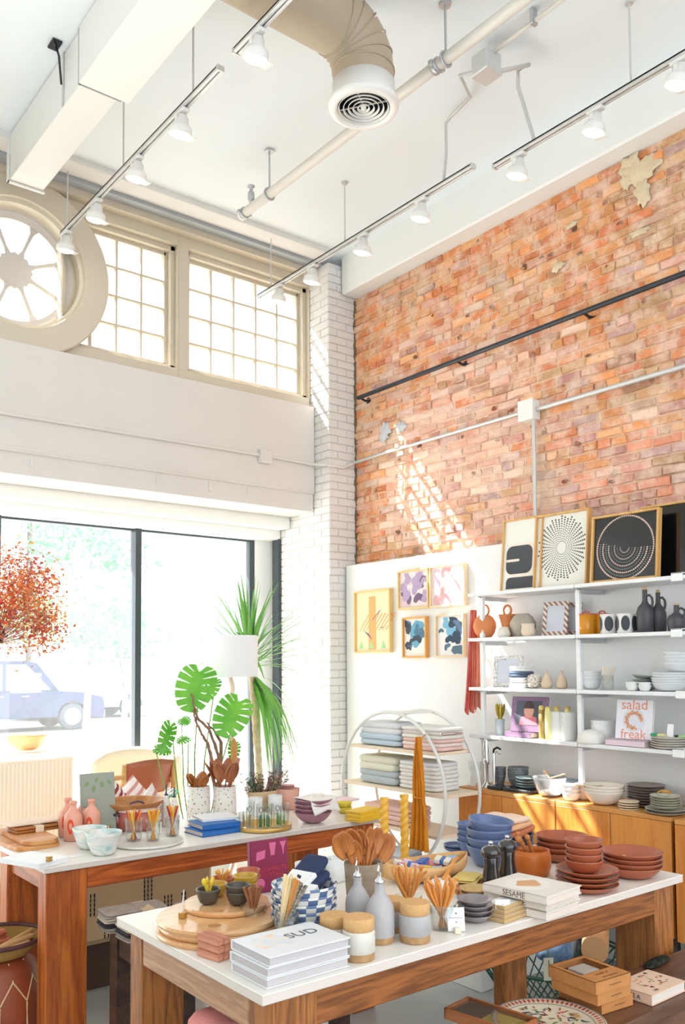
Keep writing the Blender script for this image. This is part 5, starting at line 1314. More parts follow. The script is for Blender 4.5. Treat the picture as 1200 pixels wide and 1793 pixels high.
# ---------------------------------------------------------------- cabinets
cabm=wood('cabinet_teak',(.90,.60,.29),(.82,.49,.19),2,5,.42,.7); cabt=wood('cabinet_teak_top',(.90,.66,.38),(.84,.56,.28),1,5,.42,.7)
CXF=3.83; CTZ=.9
ys_=[at(803,1378,0,CXF).y,at(973,1400,0,CXF).y,at(1176,1430,0,CXF).y,at(1187,1432,0,CXF).y]; cb=.33
print('cab ys',ys_)
legm=mat('cabinet_plinth',(.30,.27,.24),.6)
for i,(ya,yb,sm) in enumerate(((ys_[0],ys_[1]+.006,at(878,1390,0,CXF).y),(ys_[1],ys_[2],at(1068,1415,0,CXF).y),(ys_[3],ys_[3]-.68,ys_[3]-.34))):
    xo=[0,0,-.03][i]
    t=thing('cabinet',['teak wall cabinet at the window end, under the glassware','middle teak wall cabinet with sunlight across one door','teak cabinet cut by the picture edge'][i],'cabinet',(CXF+xo,ya,cb),0,None)
    obj('carcass',MB().box((.018,yb-ya,0),(PXL-CXF-xo-.001,0,CTZ-cb-.022),.002),mat('teak_side',(.55,.32,.18),.5),t)
    obj('cabinet_top',MB().box((-.0,yb-ya,CTZ-cb-.022),(PXL-CXF-xo-.001,0,CTZ-cb),.002),cabt,t)
    for a_,b_ in ((ya,sm+.0015),(sm-.0015,yb)): obj('door',MB().box((0,a_-ya-.001,.002),(.018,b_-ya+.001,CTZ-cb-.0235),.0015),cabm,t)
    obj('leg',MB().box((.05,-.06,-cb),(.09,-.02,0),.003),legm,t); obj('leg',MB().box((.05,yb-ya+.02,-cb),(.09,yb-ya+.06,0),.003),legm,t)
    obj('leg',MB().box((.29,-.06,-cb),(.33,-.02,0),.003),legm,t); obj('leg',MB().box((.29,yb-ya+.02,-cb),(.33,yb-ya+.06,0),.003),legm,t)
def Cb(px,X): return Vector((X,at(px,1380,0,X).y,CTZ+.0008))
def cab_stack(name,what,cat,px,X,wpx,bh,n,dz,mt,foot=.5,curve=.55,tilt=0,th=.004,loc=None):
    p=Cb(px,X); m_=mpp(p); stack(name,what,cat,MB().lathe(bowl_prof(wpx/2*m_,bh*m_,th,foot,curve),36,cap1=False),mt,tuple(p),n,dz*m_,None,.0015,0,tilt)
p=Cb(833,3.97); m_=mpp(p)
single('glass_jar','clear straight glass jar at the window end of the cabinet','glass',glass_mb(11*m_,11*m_,40*m_),clear,tuple(p))
p=Cb(828,3.89); single('price_card','small blank white card in front of the straight glass jar','price card',MB().xf((0,0,0),-PI/2,-.1).box((-6*m_,-.001,0),(6*m_,0,18*m_)),pcl,tuple(p))
chrome=mat('chrome',(.88,.88,.88),.12,metal=.95)
p=Cb(853,3.93); t=thing('corkscrew','tall shiny winged bar tool standing on the cabinet','bar tool',tuple(p)); m_=mpp(p)
obj('base_plate',MB().lathe([(9*m_,0),(9*m_,.004),(6*m_,.02),(4*m_,.03)],20),chrome,t); obj('stem',MB().lathe([(3*m_,.02),(3.5*m_,40*m_),(6*m_,44*m_),(4*m_,50*m_),(5*m_,80*m_),(3*m_,84*m_)],18),chrome,t)
obj('wing',MB().tube([(0,-6*m_,40*m_),(0,-8*m_,60*m_),(0,-5*m_,80*m_)],.003,8),chrome,t); obj('wing',MB().tube([(0,6*m_,40*m_),(0,8*m_,60*m_),(0,5*m_,80*m_)],.003,8),chrome,t)
p=Cb(866,3.95); t=thing('bar_tool','chrome lever bar tool with a black grip next to the tall shiny one','bar tool',tuple(p))
obj('stem',MB().lathe([(8*m_,0),(8*m_,.005),(3*m_,.012),(2.5*m_,60*m_)],18),chrome,t); obj('lever',MB().tube([(0,0,55*m_),(0,-6*m_,63*m_),(0,-12*m_,58*m_),(0,-16*m_,60*m_)],.003,8),chrome,t); obj('grip',MB().tube([(0,2*m_,56*m_),(0,0,66*m_),(0,-8*m_,70*m_),(0,-16*m_,67*m_)],[.005,.007,.007,.005],8),mat('black_grip',(.12,.16,.16),.4),t)
blk_b=mat('charcoal_bowl',(.42,.43,.45),.5,var=.7,c2=(.6,.6,.6),scale=40)
cab_stack('bowl','small dark textured bowl beside the bar tools','bowl',877,4.02,20,20,4,4.5,blk_b,.4,.6)
cab_stack('bowl','dark textured bowl in the wider stack behind the black trays','bowl',908,4.04,37,20,5,4.2,blk_b,.4,.6)
blkt=mat('black_marble_tray',(.20,.22,.24),.2,var=.3,c2=(.35,.37,.38),scale=15)
for i,(px,X,w_,lb) in enumerate(((875,3.93,32,'next to the bar tools'),(900,3.94,24,'in the middle'),(923,3.94,42,'next to the glass mixing bowl'))):
    p=Cb(px,X); single('stone_tray','black marbled tray with a chamfered edge, %s'%lb,'tray',MB().box((-.055,-w_*m_/2*.95,0),(.055,w_*m_/2*.95,.020),.004),blkt,tuple(p),0,'black marbled trays')
p=Cb(925,3.98); stack('plate','small grey-green plate on the black marbled tray','plate',MB().lathe(bowl_prof(21*m_,4*m_,.003,.6,.6),32,cap1=False),mat('greygreen',(.58,.66,.67),.3),(p.x+.0,p.y,p.z+.021),4,4.6*m_)
p=Cb(963,3.925); m_=mpp(p); r=30*m_; single('mixing_bowl','clear fluted glass mixing bowl on the cabinet','bowl',MB().lathe(bowl_prof(r,34*m_,.003,.42,.5),36,cap1=False),glassm('blue_clear_glass',(.93,.95,.97),refl=3,veil=.25),tuple(p))
mb=MB(); mb.tube([(0,0,0),(0,0,.06)],.004,8); mb.ell((0,0,.075),(.010,.005,.018),12,8)
for i,(rot,lb) in enumerate((((1.25,0,.5),'wooden scoop lying in the glass mixing bowl, towards the window'),((1.2,0,2.6),'wooden scoop lying in the glass mixing bowl, towards the camera'))):
    single('scoop',lb,'scoop',mb if i==0 else MB().tube([(0,0,0),(0,0,.06)],.004,8).ell((0,0,.075),(.010,.005,.018),12,8),mat('pale_beech',(.90,.72,.52),.6),(p.x,p.y,p.z+31*m_),0,None,rot)
mb=MB(); soft(mb,(0,0,0),.10,.09,.030,.7,20,8,.15,3); single('napkin','crumpled pale napkin inside the glass mixing bowl','napkin',mb,mat('pale_napkin',(.93,.86,.80),.9),(p.x,p.y,p.z+.006))
cab_stack('bowl','wide blue-grey bowl behind the glass mixing bowl','bowl',990,4.05,46,9,5,4.2,mat('bluegrey_bowl',(.60,.67,.73),.35),.6,.5)
cab_stack('bowl','white footed bowl in the narrow stack by the cabinet joint','bowl',1000,3.90,32,14,3,7,whitec,.6,.45)
cab_stack('bowl','white bowl in the stack behind the narrow white stack','bowl',1024,3.98,36,14,3,7,mat('cream_bowl2',(.92,.89,.86),.4),.6,.45)
cab_stack('serving_bowl','large cream bowl with pale spoons inside, in the widest stack','bowl',1058,3.93,71,24,3,5,mat('cream_bowl',(.95,.90,.84),.4),.4,.5)
p=Cb(1058,3.93); m_=mpp(p)
mb=MB(); mb.tube([(0,0,0),(0,0,.07)],.003,6); mb.ell((0,0,.085),(.014,.004,.02),12,8)
first=None
for k in range(4):
    if first is None: first=o=single('serving_spoon','pale horn spoon resting in the large cream bowl','spoon',mb,mat('horn_spoon',(.93,.82,.62),.5),(p.x,p.y,0),0,'spoons in the cream bowl')
    else: o=dup(first,(0,0,0))
    o.location=(p.x+.02*k-.03,p.y+.03,p.z+30*m_); o.rotation_euler=(1.5,0,.3*k-2.4)
cab_stack('dinner_plate','grey-brown plate in the tall stack against the panel','plate',1132,4.05,66,5,8,4.6,mat('graybrown_plate',(.62,.57,.52),.35),.6,.5)
p=Cb(1101,3.895); m_=mpp(p); stack('coaster','round cream coaster with a tan edge on the cabinet','coaster',MB().lathe([(17*m_,0),(17.5*m_,.001),(17.5*m_,.0045),(17*m_,.005)],32),mat('coaster_cream',(.92,.82,.70),.6),tuple(p),4,4.1*m_)
cab_stack('plate','wide sage plate under the small sage plates','plate',1167,3.90,72,6,2,5,mat('sage_plate',(.74,.72,.66),.4),.5,.6)
p=Cb(1165,3.90); m_=mpp(p); stack('side_plate','small sage plate in the stack with the gold ribbon','plate',MB().lathe(bowl_prof(26*m_,5*m_,.003,.6,.5),32,cap1=False),mat('sage_plate2',(.78,.76,.68),.4),(p.x,p.y,p.z+11*m_),5,4.2*m_)
single('ribbon_bow','folded tan ribbon with gold spoons on the small sage plates','ribbon',MB().tube([(-.02,.03,0),(0,.015,.012),(.01,0,.004),(0,-.02,.012),(-.02,-.035,0)],.006,8,flat=.5).ell((0,.0,.006),(.012,.030,.008)),mat('tan_ribbon',(.80,.58,.30),.5),(p.x,p.y,p.z+37*m_))
p=Cb(1205,4.0); m_=mpp(p); single('tan_bowl','tan stoneware bowl behind the sage plates at the picture edge','bowl',MB().lathe(bowl_prof(24*m_,26*m_,.004,.7,.4),30,cap1=False),mat('tan_stone',(.78,.68,.54),.6),(4.1,p.y,p.z))
# ---------------------------------------------------------------- goods on the rear table
Z=TZ+.0008
def P_(cx_,by,rpx=0,z=Z): return placed(cx_,by,z,rpx)
def lathe_at(name,label,cat,cx_,by,rpx_base,prof_fn,mt,z=Z,group=None,n=32,cap1=False):
    p=P_(cx_,by,rpx_base,z); m_=mpp(p); return single(name,label,cat,MB().lathe(prof_fn(m_),n,cap1=cap1),mt,tuple(p),0,group)
oakb=wood('board_oak',(.86,.62,.38),(.74,.48,.26),0,7,.5)
def rpoly(w,d,r,n=6): return [(p[0],p[1]) for p in rounded(-w/2,w/2,-d/2,d/2,r,n)]
# cutting boards with handles
for i,(N,Lf,R,h,zz,lb) in enumerate((((34,1486),(-40,1456),(112,1474),.016,0,'large rounded oak cutting board, lowest on the corner of the rear table'),((45,1476),(-10,1452),(108,1468),.016,.017,'smaller oak cutting board lying on the large one'))):
    n_,rz,w_,d_=box3(N,Lf,R,Z+zz+h); c_=n_+Vector((cos(rz)*w_/2-sin(rz)*d_/2,sin(rz)*w_/2+cos(rz)*d_/2,0))
    mb=MB().prism(rpoly(w_,d_,.05),0,h); single('cutting_board',lb,'cutting board',mb,oakb,(c_.x,c_.y,Z+zz+.0005*i),rz)
p=P_(62,1458,0,Z+.035); m_=mpp(p)
for i in range(2):
    single('leather_wallet',['lower','upper'][i]+' tan folded leather piece wrapped in a paper band on the cutting boards','leather case',MB().box((-.10,-.055,0),(.10,.055,.011),.005),mat('honey_leather',(.72,.46,.22),.5,var=.3,scale=10),(p.x+.02,p.y+.07,Z+.0345+i*.0125),.05)
single('paper_band','pale paper band around the two tan leather pieces','paper band',MB().box((-.018,-.058,0),(.018,.058,.001)).box((-.018,-.059,-.025),(.018,-.058,.001)),mat('cream_paper',(.93,.86,.76),.8),(p.x+.02,p.y+.07,Z+.0345+.0245),.05)
mb=folded_mb(.26,.13,.012,1,5); single('fringed_cloth','pale fringed cloth laid over the tan leather pieces','cloth',mb,mat('blush_cloth',(.93,.84,.76),.95),(p.x+.02,p.y+.10,Z+.0605),.05)
q=P_(50,1458); single('swing_tag','small blank white tag lying on the upper cutting board','tag',MB().xf((0,0,0),.6,.35).box((-.018,-.012,0),(.018,.012,.001)),pcl,(q.x,q.y-.0,Z+.040))
# dark brown pattern napkin behind
q=P_(92,1432); q.y=min(q.y,3.70); single('patterned_napkin','small brown and cream patterned napkin behind the leather pieces','napkin',folded_mb(.14,.06,.03,2,8),ramp_mat('zig_cloth','wave',[(0,(.55,.38,.28)),(.5,(.55,.38,.28)),(.55,(.93,.82,.66)),(1,(.93,.82,.66))],22,.9,(1,1,1),interp='CONSTANT'),(q.x,q.y+.03,Z),.1)
# white boxes and card with the brass cube
n_,rz,w_,d_=box3((68,1513),(34,1494),(120,1500),Z+.02)
single('paper_box','flat white paper box on the corner of the rear table','box',MB().box((0,0,0),(w_,d_,.02),.001),mat('box_white',(.95,.95,.95),.6),(n_.x,n_.y,Z),rz)
brass=mat('brass_cube',(.78,.62,.32),.3,metal=.7)
q=at(86,1508,2,Z+.021); mb=MB().box((-.009,-.009,0),(.009,.009,.008),.001).box((-.009,-.009,.010),(.009,.009,.018),.001)
single('card_holder','small brass split cube card holder on the white paper box','card holder',mb,brass,(q.x,q.y,Z+.0208),.6)
q=P_(125,1500); single('price_card','small white price card lying flat beside the brass cube','price card',MB().box((-.03,-.018,0),(.03,.018,.001)),pcl,(q.x+.02,q.y,Z),.2)
# pink bottles with a red heart drop
pinkb=mat('pink_bottle',(.93,.66,.56),.35,var=.2,scale=10); redp=mat('red_paint',(.88,.30,.14),.4)
bp_=None
for i,(px,by,rp_,h,lb) in enumerate(((118,1467,15,52,'pink round-shouldered bottle, back row, next to the leather pieces'),(128,1474,15,72,'pink round-shouldered bottle with a red drop, front row, tallest in view'),(148,1462,14,55,'pink round-shouldered bottle, back row, under the green book'),(160,1469,14,62,'pink round-shouldered bottle next to the marbled bowls'))):
    p=P_(px,by,rp_); m_=mpp(p); r=15.5*m_; h=.165
    if bp_ is None:
        bp_=thing('pink_bottle',lb,'bottle',tuple(p),0,None)
        obj('bottle_body',MB().lathe([(r*.85,0),(r,.004),(r,h*.55),(r*.92,h*.66),(r*.5,h*.78),(r*.36,h*.82),(r*.34,h*.92),(r*.42,h*.94),(r*.42,h),(r*.30,h),(r*.28,h*.85),(0,h*.8)],32,cap1=False),pinkb,bp_)
        mb=MB(); a0=-PI/2-.66
        def surf(u,v,r=r,h=h): return ((r+.001)*cos(a0+u),(r+.001)*sin(a0+u),v)
        pts=[(.42*sin(t)*(1-.35*(t/PI if t<PI else 2-t/PI)),h*.38+h*.19*cos(t)) for t in [2*PI*k/20 for k in range(20)]]
        for k in range(20):
            a_,b_=pts[k],pts[(k+1)%20]
            A_=surf(a_[0],a_[1]); B_=surf(b_[0],b_[1]); C_=surf(b_[0]*.5,h*.38+(b_[1]-h*.38)*.5); D_=surf(a_[0]*.5,h*.38+(a_[1]-h*.38)*.5)
            mb._add([A_,B_,C_,D_],[(0,1,2,3)])
        obj('painted_drop',mb,redp,bp_)
    else: dup(bp_,tuple(p),0,lb)
# green book standing
q=P_(140,1423); t_,w__,h__=None,None,None
def upright_book(name,label,loc,rz,lean,w,h,th,cm,extra=None,pages=None):
    t=thing(name,label,'book',tuple(loc)); t.rotation_euler=(Rz(rz)@Rx(-lean)).to_euler()
    c=MB().box((-w/2,-th,0),(w/2,-th+.003,h),.0006).box((-w/2,-.003,0),(w/2,0,h),.0006).box((-w/2,-th,0),(-w/2+.003,0,h),.0006)
    cv=obj('cover',c,cm,t); obj('pages',MB().box((-w/2+.003,-th+.003,.003),(w/2-.003,-.003,h-.003)),pages or mat('book_pages_white',(.93,.90,.87),.8),t)
    if extra:
        for nm,mb,mt in extra(w,h):
            for i,v in enumerate(mb.v): mb.v[i]=Vector((v.x,v.y-th,v.z))
            obj(nm,mb,mt,cv)
    return t
def leaves_cover(w,h):
    mb=MB(); out=[]
    for cx_,cz_,s_,a in ((-.25,.86,.12,2.4),(-.10,.80,.13,1.8),(.12,.86,.12,1.5),(.28,.88,.11,.9),(.33,.12,.10,1.8),(.38,.05,.10,1.2),(.0,.93,.10,2.0)):
        flat_poly(mb,[(cx_*w+s_*w*(cos(a)*q+sin(a)*k),cz_*h-s_*w*(sin(a)*q-cos(a)*k)*1.0) for q,k in ((0,0),(.5,.45),(1.2,.4),(1.8,0),(1.2,-.4),(.5,-.45))],-.0006)
    out.append(('printed_leaves',mb,mat('cover_leaf_green',(.50,.60,.40),.6)))
    mb=MB(); flat_poly(mb,disc(-.38*w,.42*h,.05*w,8)); flat_poly(mb,disc(-.36*w,.22*h,.05*w,8)); out.append(('printed_berries',mb,mat('cover_plum',(.55,.35,.40),.6)))
    return out
q=at(143,1448,2,Z); q.y=min(q.y,3.74)
upright_book('cookbook','sage green book with leaf prints standing behind the pink bottles',q,-.15,.16,.15,.262,.026,mat('sage_cover',(.60,.62,.56),.5),leaves_cover)
# marbled bowls
marb=ramp_mat('marbled_glaze','noise',[(0,(.45,.58,.62)),(.40,(.80,.88,.86)),(.5,(.94,.93,.90)),(.62,(.93,.90,.86)),(1,(.75,.66,.58))],7,.25,(1,1,2.2),dist=1.6)
for px,by,w_,h_,lb in ((157,1488,60,42,'marbled white and green bowl, the rear of two, beside the pink bottles'),(181,1499,64,46,'marbled pale green bowl, the front of two at the table edge')):
    p=P_(px,by,14); m_=mpp(p); single('marbled_bowl',lb,'bowl',MB().lathe(bowl_prof(w_/2*m_,h_*m_*.86,.005,.5,.62),36,cap1=False),marb,tuple(p),0,'marbled bowls')
# round tray with tumblers of pencils
p=P_(258,1487,55); m_=mpp(p); single('round_tray','wide flat white round tray under the pencil tumblers','tray',MB().lathe([(58*m_,0),(62*m_,.004),(63*m_,.012),(62*m_,.013),(60*m_,.006),(0,.006)],48,cap1=False),mat('tray_white',(.93,.92,.89),.35),tuple(p))
zt_=Z+.0075
pencol=[mat('pencil_orange',(.96,.60,.15),.5),mat('pencil_red',(.75,.20,.22),.5),mat('pencil_yellow',(.96,.80,.30),.5)]
tips=mat('pale_beech',(.90,.72,.52),.6)
def pencil_mb(L_=.085,r=.0042):
    return MB().tube([(0,0,0),(0,0,L_)],r,6,smooth=False)
for i,(px,by,w_,h_,cols_,lb,seed) in enumerate(((234,1475,32,38,[1,0,2],'red and yellow pencils',3),(268,1474,26,36,[0,2,0],'orange pencils',5),(302,1466,26,36,[2,1,0],'pale yellow pencils',8))):
    p=P_(px,by,w_/2,zt_); m_=mpp(p); single('tumbler','small clear glass tumbler holding %s on the round tray'%lb,'glass',glass_mb(w_/2*m_*.85,w_/2*m_,h_*m_),clear,tuple(p))
    b_=bunch('pencil','pencil among the %s in a clear tumbler'%lb,'pencil',tuple(p),8,w_/2*m_*.5,w_/2*m_*.95,pencil_mb(.125),pencol[cols_[0]],'%s in the tumbler'%lb,seed,.0065,[pencol[c] for c in cols_])
# big wooden bowl and grey one below
wb_=wood('bowl_walnut',(.80,.56,.33),(.66,.42,.22),0,7,.45)
p=P_(230,1452,25); m_=mpp(p)
single('stone_bowl','plain taupe bowl under the wide wooden bowl','bowl',MB().lathe(bowl_prof(40*m_,26*m_,.006,.6,.5),36,cap1=False),mat('taupe_bowl',(.72,.66,.60),.6),tuple(p))
single('wooden_bowl','wide shallow turned wooden bowl behind the pencil tumblers','bowl',MB().lathe(bowl_prof(56*m_,28*m_,.008,.35,.5),44,cap1=False),wb_,(p.x,p.y,p.z+18*m_))
single('striped_cloth','pale blue striped cloth bunched behind the marbled bowls','cloth',folded_mb(.10,.08,.03,2,9),mat('bluewhite_cloth',(.86,.86,.90),.9),(p.x-.13,p.y+.02,Z))
# casserole
p=Vector((at(236,1410,1,3.74).x,3.72,Z)); m_=mpp(p); t=thing('casserole','dusky red casserole pot with a pale lid and dark handle behind the wooden bowl','casserole',tuple(p))
r=35*m_; redg=mat('dusky_red_glaze',(.76,.42,.38),.3)
obj('pot',MB().lathe([(r*.8,0),(r*.95,.006),(r,.085),(r*.96,.085),(r*.9,.01),(0,.008)],36,cap1=False),redg,t)
obj('lid',MB().lathe([(r*1.03,.086),(r*1.03,.090),(r*.8,.098),(r*.2,.102),(0,.102)],36),mat('lid_pale',(.90,.80,.80),.2),t)
obj('handle',MB().tube([(-r*.5,0,.098),(-r*.3,0,.118),(0,0,.124),(r*.3,0,.118),(r*.5,0,.098)],.005,8),mat('dark_handle',(.35,.25,.28),.4),t)
obj('side_handle',MB().box((-r*1.25,-.02,.07),(-r*.9,.02,.082),.004),mat('dark_handle',(.35,.25,.28),.4),t)
# clothes pegs / scissors
scg=mat('scissor_green',(.30,.78,.62),.4)
for i,(c,lb,dz) in enumerate(((mat('scissor_white',(.93,.94,.95),.4),'white handled scissors resting on the wooden bowl rim',.012),(scg,'mint green handled scissors lying over the wooden bowl rim',.0))):
    q=P_(296+i*6,1440-i*2); t=thing('scissors',lb,'scissors',(q.x+.0,q.y+.02,Z+.115+dz)); t.rotation_euler=(.0,-.55,.45)
    obj('blade',MB().box((-.09,-.006,0),(0,.002,.003)).box((-.088,-.001,.003),(0,.006,.006)),chrome,t)
    for s_ in (-1,1): obj('handle',MB().tube([(.02+.022*cos(2*PI*k/14),s_*.013+.011*sin(2*PI*k/14),.003) for k in range(14)],.004,6,closed=True).tube([(-.005,0,.003),(.0,s_*.008,.003)],.004,6),c,t)
# spotted little vases
spot=ramp_mat('spotted_ceramic','voronoi',[(0,(.22,.22,.23)),(.17,(.22,.22,.23)),(.19,(.93,.90,.86)),(1,(.93,.90,.86))],70,.4,interp='CONSTANT')
spot2=ramp_mat('small_spotted_ceramic','voronoi',[(0,(.22,.22,.23)),(.16,(.22,.22,.23)),(.18,(.93,.90,.86)),(1,(.93,.90,.86))],85,.4,interp='CONSTANT')
for px,Y,lb in ((291,3.70,'slim spotted bottle with a metal spout behind the scissors, nearer the casserole'),(305,3.62,'slim spotted bottle with a metal spout, nearer the spotted crocks')):
    q=Vector((at(px,1440,1,Y).x,Y,Z)); t=thing('spout_bottle',lb,'bottle',tuple(q),0,'spotted spout bottles'); r=.021
    obj('bottle_body',MB().lathe([(r*.9,0),(r,.004),(r,.10),(r*.8,.12),(r*.5,.128),(r*.5,.14),(0,.14)],24),spot2,t)
    obj('spout',MB().lathe([(.009,.138),(.009,.144),(.003,.148),(.0025,.185),(0,.185)],12),dmetal,t)
# spotted crocks with spoons
def crock(label,px,by,w_,h_,rb):
    p=P_(px,by,rb); m_=mpp(p); r=w_/2*m_; h=h_*m_
    single('spotted_crock',label,'crock',MB().lathe([(r*.97,0),(r,.004),(r*.94,h),(r*.88,h),(r*.9,.006),(0,.006)],32,cap1=False),spot,tuple(p),0,'spotted crocks'); return p,m_,r,h
p1,m1,r1,h1_=crock('black-spotted white crock full of round wooden spoons, nearer the bottles',348,1432,42,52,20)
p2,m2,r2,h2_=crock('black-spotted white crock full of carved dark spoons, nearer the brass tray',394,1432,42,52,20)
spw=wood('spoon_wood',(.78,.50,.27),(.62,.36,.17),2,10,.5); spd=wood('spoon_wood_dark',(.74,.46,.30),(.56,.32,.19),2,10,.5); spo=wood('spoon_olive',(.80,.50,.25),(.56,.30,.13),2,8,.45)
def spoon_mb(L_,bw,bl,r=.005,flat=.25,spat=False):
    mb=MB(); mb.tube([(0,0,0),(0,0,L_*.5),(0,0,L_-bl*1.6)],[r,r*.85,r*.9],8)
    if spat: # flat paddle
        mb.grid(lambda u,v:((u-.5)*2*bw*(.25+.85*sin(PI*min(1,.15+.75*v)))*(1 if v<.97 else .8),.004*sin(3*v)-.010*v*v,L_-bl*2+bl*2*v),8,12,both=.005)
    else:
        mb.grid(lambda u,v:((u-.5)*2*bw*max(.12,math.sin(PI*min(.97,.08+.89*v))**.7),.35*bw*(1-(2*u-1)**2)*sin(PI*v)-.012*v,L_-bl*2+bl*2*v),10,14,both=.004)
    return mb
bunch('wooden_spoon','round-headed wooden spoon in the spotted crock beside the bottles','spoon',tuple(p1),7,r1*.6,r1*1.2,spoon_mb(.215,.030,.034),spw,'wooden spoons in the spotted crock',4,.0065,rzr=False)
bunch('carved_spoon','dark carved fork-tipped spoon in the second spotted crock','spoon',tuple(p2),10,r2*.5,r2*1.9,spoon_mb(.285,.028,.055),spd,'carved spoons in the spotted crock',9,.0065,rzr=False)
# blue and white books
blu=mat('cobalt_cover',(.13,.42,.72),.45); wht=mat('white_cover2',(.95,.95,.96),.45)
zz=Z
for i,(hh,cm,lb,N,Lf,R,sp_) in enumerate(((.021,blu,'blue bound book, lowest of three beside the spotted crock',(355,1458),(298,1444),(422,1448),'y0'),(.022,blu,'blue bound book in the middle of the pile of three',(355,1446),(298,1434),(422,1438),'y0'),(.010,wht,'white book on top of the two blue ones',(355,1436),(298,1425),(420,1430),'y0'))):
    n_,rz,w_,d_=box3(N,Lf,R,zz+hh); book('book',lb,(n_.x,n_.y,zz),rz,w_,min(d_,.16),hh,cm,'blue books by the spotted crock' if cm is blu else None,spine=sp_); zz+=hh+.001
# brass tray with jars of bag clips
p=P_(462,1459,46); m_=mpp(p); single('brass_tray','round brass rimmed tray holding three glass jars','tray',MB().lathe([(47*m_,0),(49*m_,.002),(49*m_,.020),(48*m_,.020),(47.3*m_,.004),(0,.004)],44,cap1=False),mat('brass_tray_metal',(.86,.70,.40),.3,metal=.6),tuple(p))
pt=p; clipc=[mat('clip_cream',(.96,.86,.66),.4),mat('clip_green',(.20,.62,.44),.35),mat('clip_lime',(.60,.82,.52),.35)]
for i,(px,by,c,lb) in enumerate(((432,1452,0,'cream'),(463,1453,1,'emerald green'),(492,1450,2,'light green'))):
    p=P_(px,by,14,Z+.0055); m_=mpp(p); r=14.5*m_; h=(46-3*i)*m_
    single('glass_jar','clear glass jar of %s handled scissors on the brass tray'%lb,'glass',glass_mb(r*.96,r,h),clear,tuple(p))
    rd=random.Random(i); first=None
    for k in range(3):
        a=k*2.1+i; x_,y_=p.x+r*.45*cos(a),p.y+r*.45*sin(a)
        if first is None:
            t=thing('small_scissors','%s handled thread scissors standing in a glass jar'%lb,'scissors',(x_,y_,Z+.0125),a,'%s scissors in the jar'%lb); first=t
            obj('handle',MB().box((-.006,-.003,0),(.006,.003,.055),.003).box((-.010,-.003,.0),(-.002,.003,.045),.003),clipc[i],t)
            obj('wire_loop',MB().tube([(.010*cos(2*PI*q/16),0,.075+.012*sin(2*PI*q/16)) for q in range(16)],.0012,6,closed=True).tube([(0,0,.053),(.0,0,.064)],.0012,6),dmetal,t)
        else: dup(first,(x_,y_,Z+.0125),a*1.7)
for i,(px,lb) in enumerate(((447,'tall white ceramic cup behind the cream scissors jar'),(482,'tall white ceramic cup behind the emerald scissors jar'))):
    q=Vector((at(px,1440,1,3.66).x,3.66,Z)); single('white_cup',lb,'cup',MB().lathe([(.032,0),(.034,.004),(.036,.088),(.033,.088),(.030,.006),(0,.006)],28,cap1=False),whitec,tuple(q),0,'white cups by the brass tray')
q=Vector((at(462,1440,1,3.76).x,3.76,Z))
t=thing('dried_herbs','bundle of dried purple and green herbs behind the brass tray','dried flowers',tuple(q)); rd=random.Random(5)
mats_=[mat('herb_plum',(.50,.33,.33),.9),mat('herb_green',(.34,.40,.30),.9),mat('herb_tan',(.76,.62,.46),.9)]
mbs=[MB(),MB(),MB()]
for k in range(60):
    ci=rd.randrange(3); x0=rd.uniform(-.13,.13); o_=Vector((x0*.3,rd.uniform(-.02,.02),.04)); e_=Vector((x0*1.2+rd.uniform(-.03,.03),rd.uniform(-.03,.03),rd.uniform(.15,.21)))
    mbs[ci].tube([o_,(o_+e_)/2+Vector((0,0,.01)),e_],[.0015,.0012,.0008],4)
    for j in range(16):
        c_=o_.lerp(e_,rd.uniform(.45,1))+Vector([rd.uniform(-.008,.008) for _ in range(3)]); u=Vector([rd.uniform(-1,1) for _ in range(3)]).normalized()*rd.uniform(.006,.013); v=u.orthogonal().normalized()*.003
        mbs[ci]._add([c_-u,c_+v,c_+u,c_-v],[(0,1,2,3)])
for mb,mt in zip(mbs,mats_): obj('herb_stems',mb,mt,t)
obj('wrapping',MB().lathe([(.045,0),(.055,.05),(.060,.10),(.058,.10),(.05,.05),(.0,.004)],20,sx=1.6,sy=.7,cap1=False),mat('kraft_pale',(.82,.70,.54),.8),t)
q=Vector((at(505,1425,1,3.72).x,3.72,Z)); single('terracotta_cup','pink terracotta cup behind the purple bowls','cup',MB().lathe([(.045,0),(.050,.004),(.060,.105),(.055,.105),(.045,.008),(0,.008)],28,cap1=False),mat('pink_clay',(.88,.66,.58),.7),tuple(q))
q2=q; stack('pink_plate','small dusty pink dish in the pile above the terracotta cup','dish',MB().lathe([(.030,0),(.036,.004),(.034,.004),(.0,.002)],24,cap1=False),mat('dusty_pink',(.84,.62,.62),.5),(q.x-.0,q.y,Z+.106),3,.006)
# mauve bowls with a napkin
p=P_(549,1442,14); m_=mpp(p); mauve=mat('mauve_glaze',(.70,.50,.55),.35)
stack('mauve_bowl','matte mauve bowl at the end of the rear table','bowl',MB().lathe(bowl_prof(34*m_,19*m_,.004,.35,.55),40,cap1=False),mauve,tuple(p),4,7.5*m_)
t=thing('napkin','white linen napkin draped over the stacked mauve bowls','napkin',(p.x,p.y,p.z+7.5*m_*3+19*m_))
def nap(u,v):
    x=(u-.5)*.15; y=(v-.5)*.17; r_=math.hypot(x,y+.0); z=.006+ .004*sin(20*x)+(.012 if r_<.03 else 0)
    if y<-.055: z-= (abs(y)-.055)*1.6+(.02*abs(sin(14*x)))
    return (x+.012,y-.012,z)
obj('linen',MB().grid(nap,22,22,both=.0015),mat('white_linen',(.95,.92,.89),.9),t)
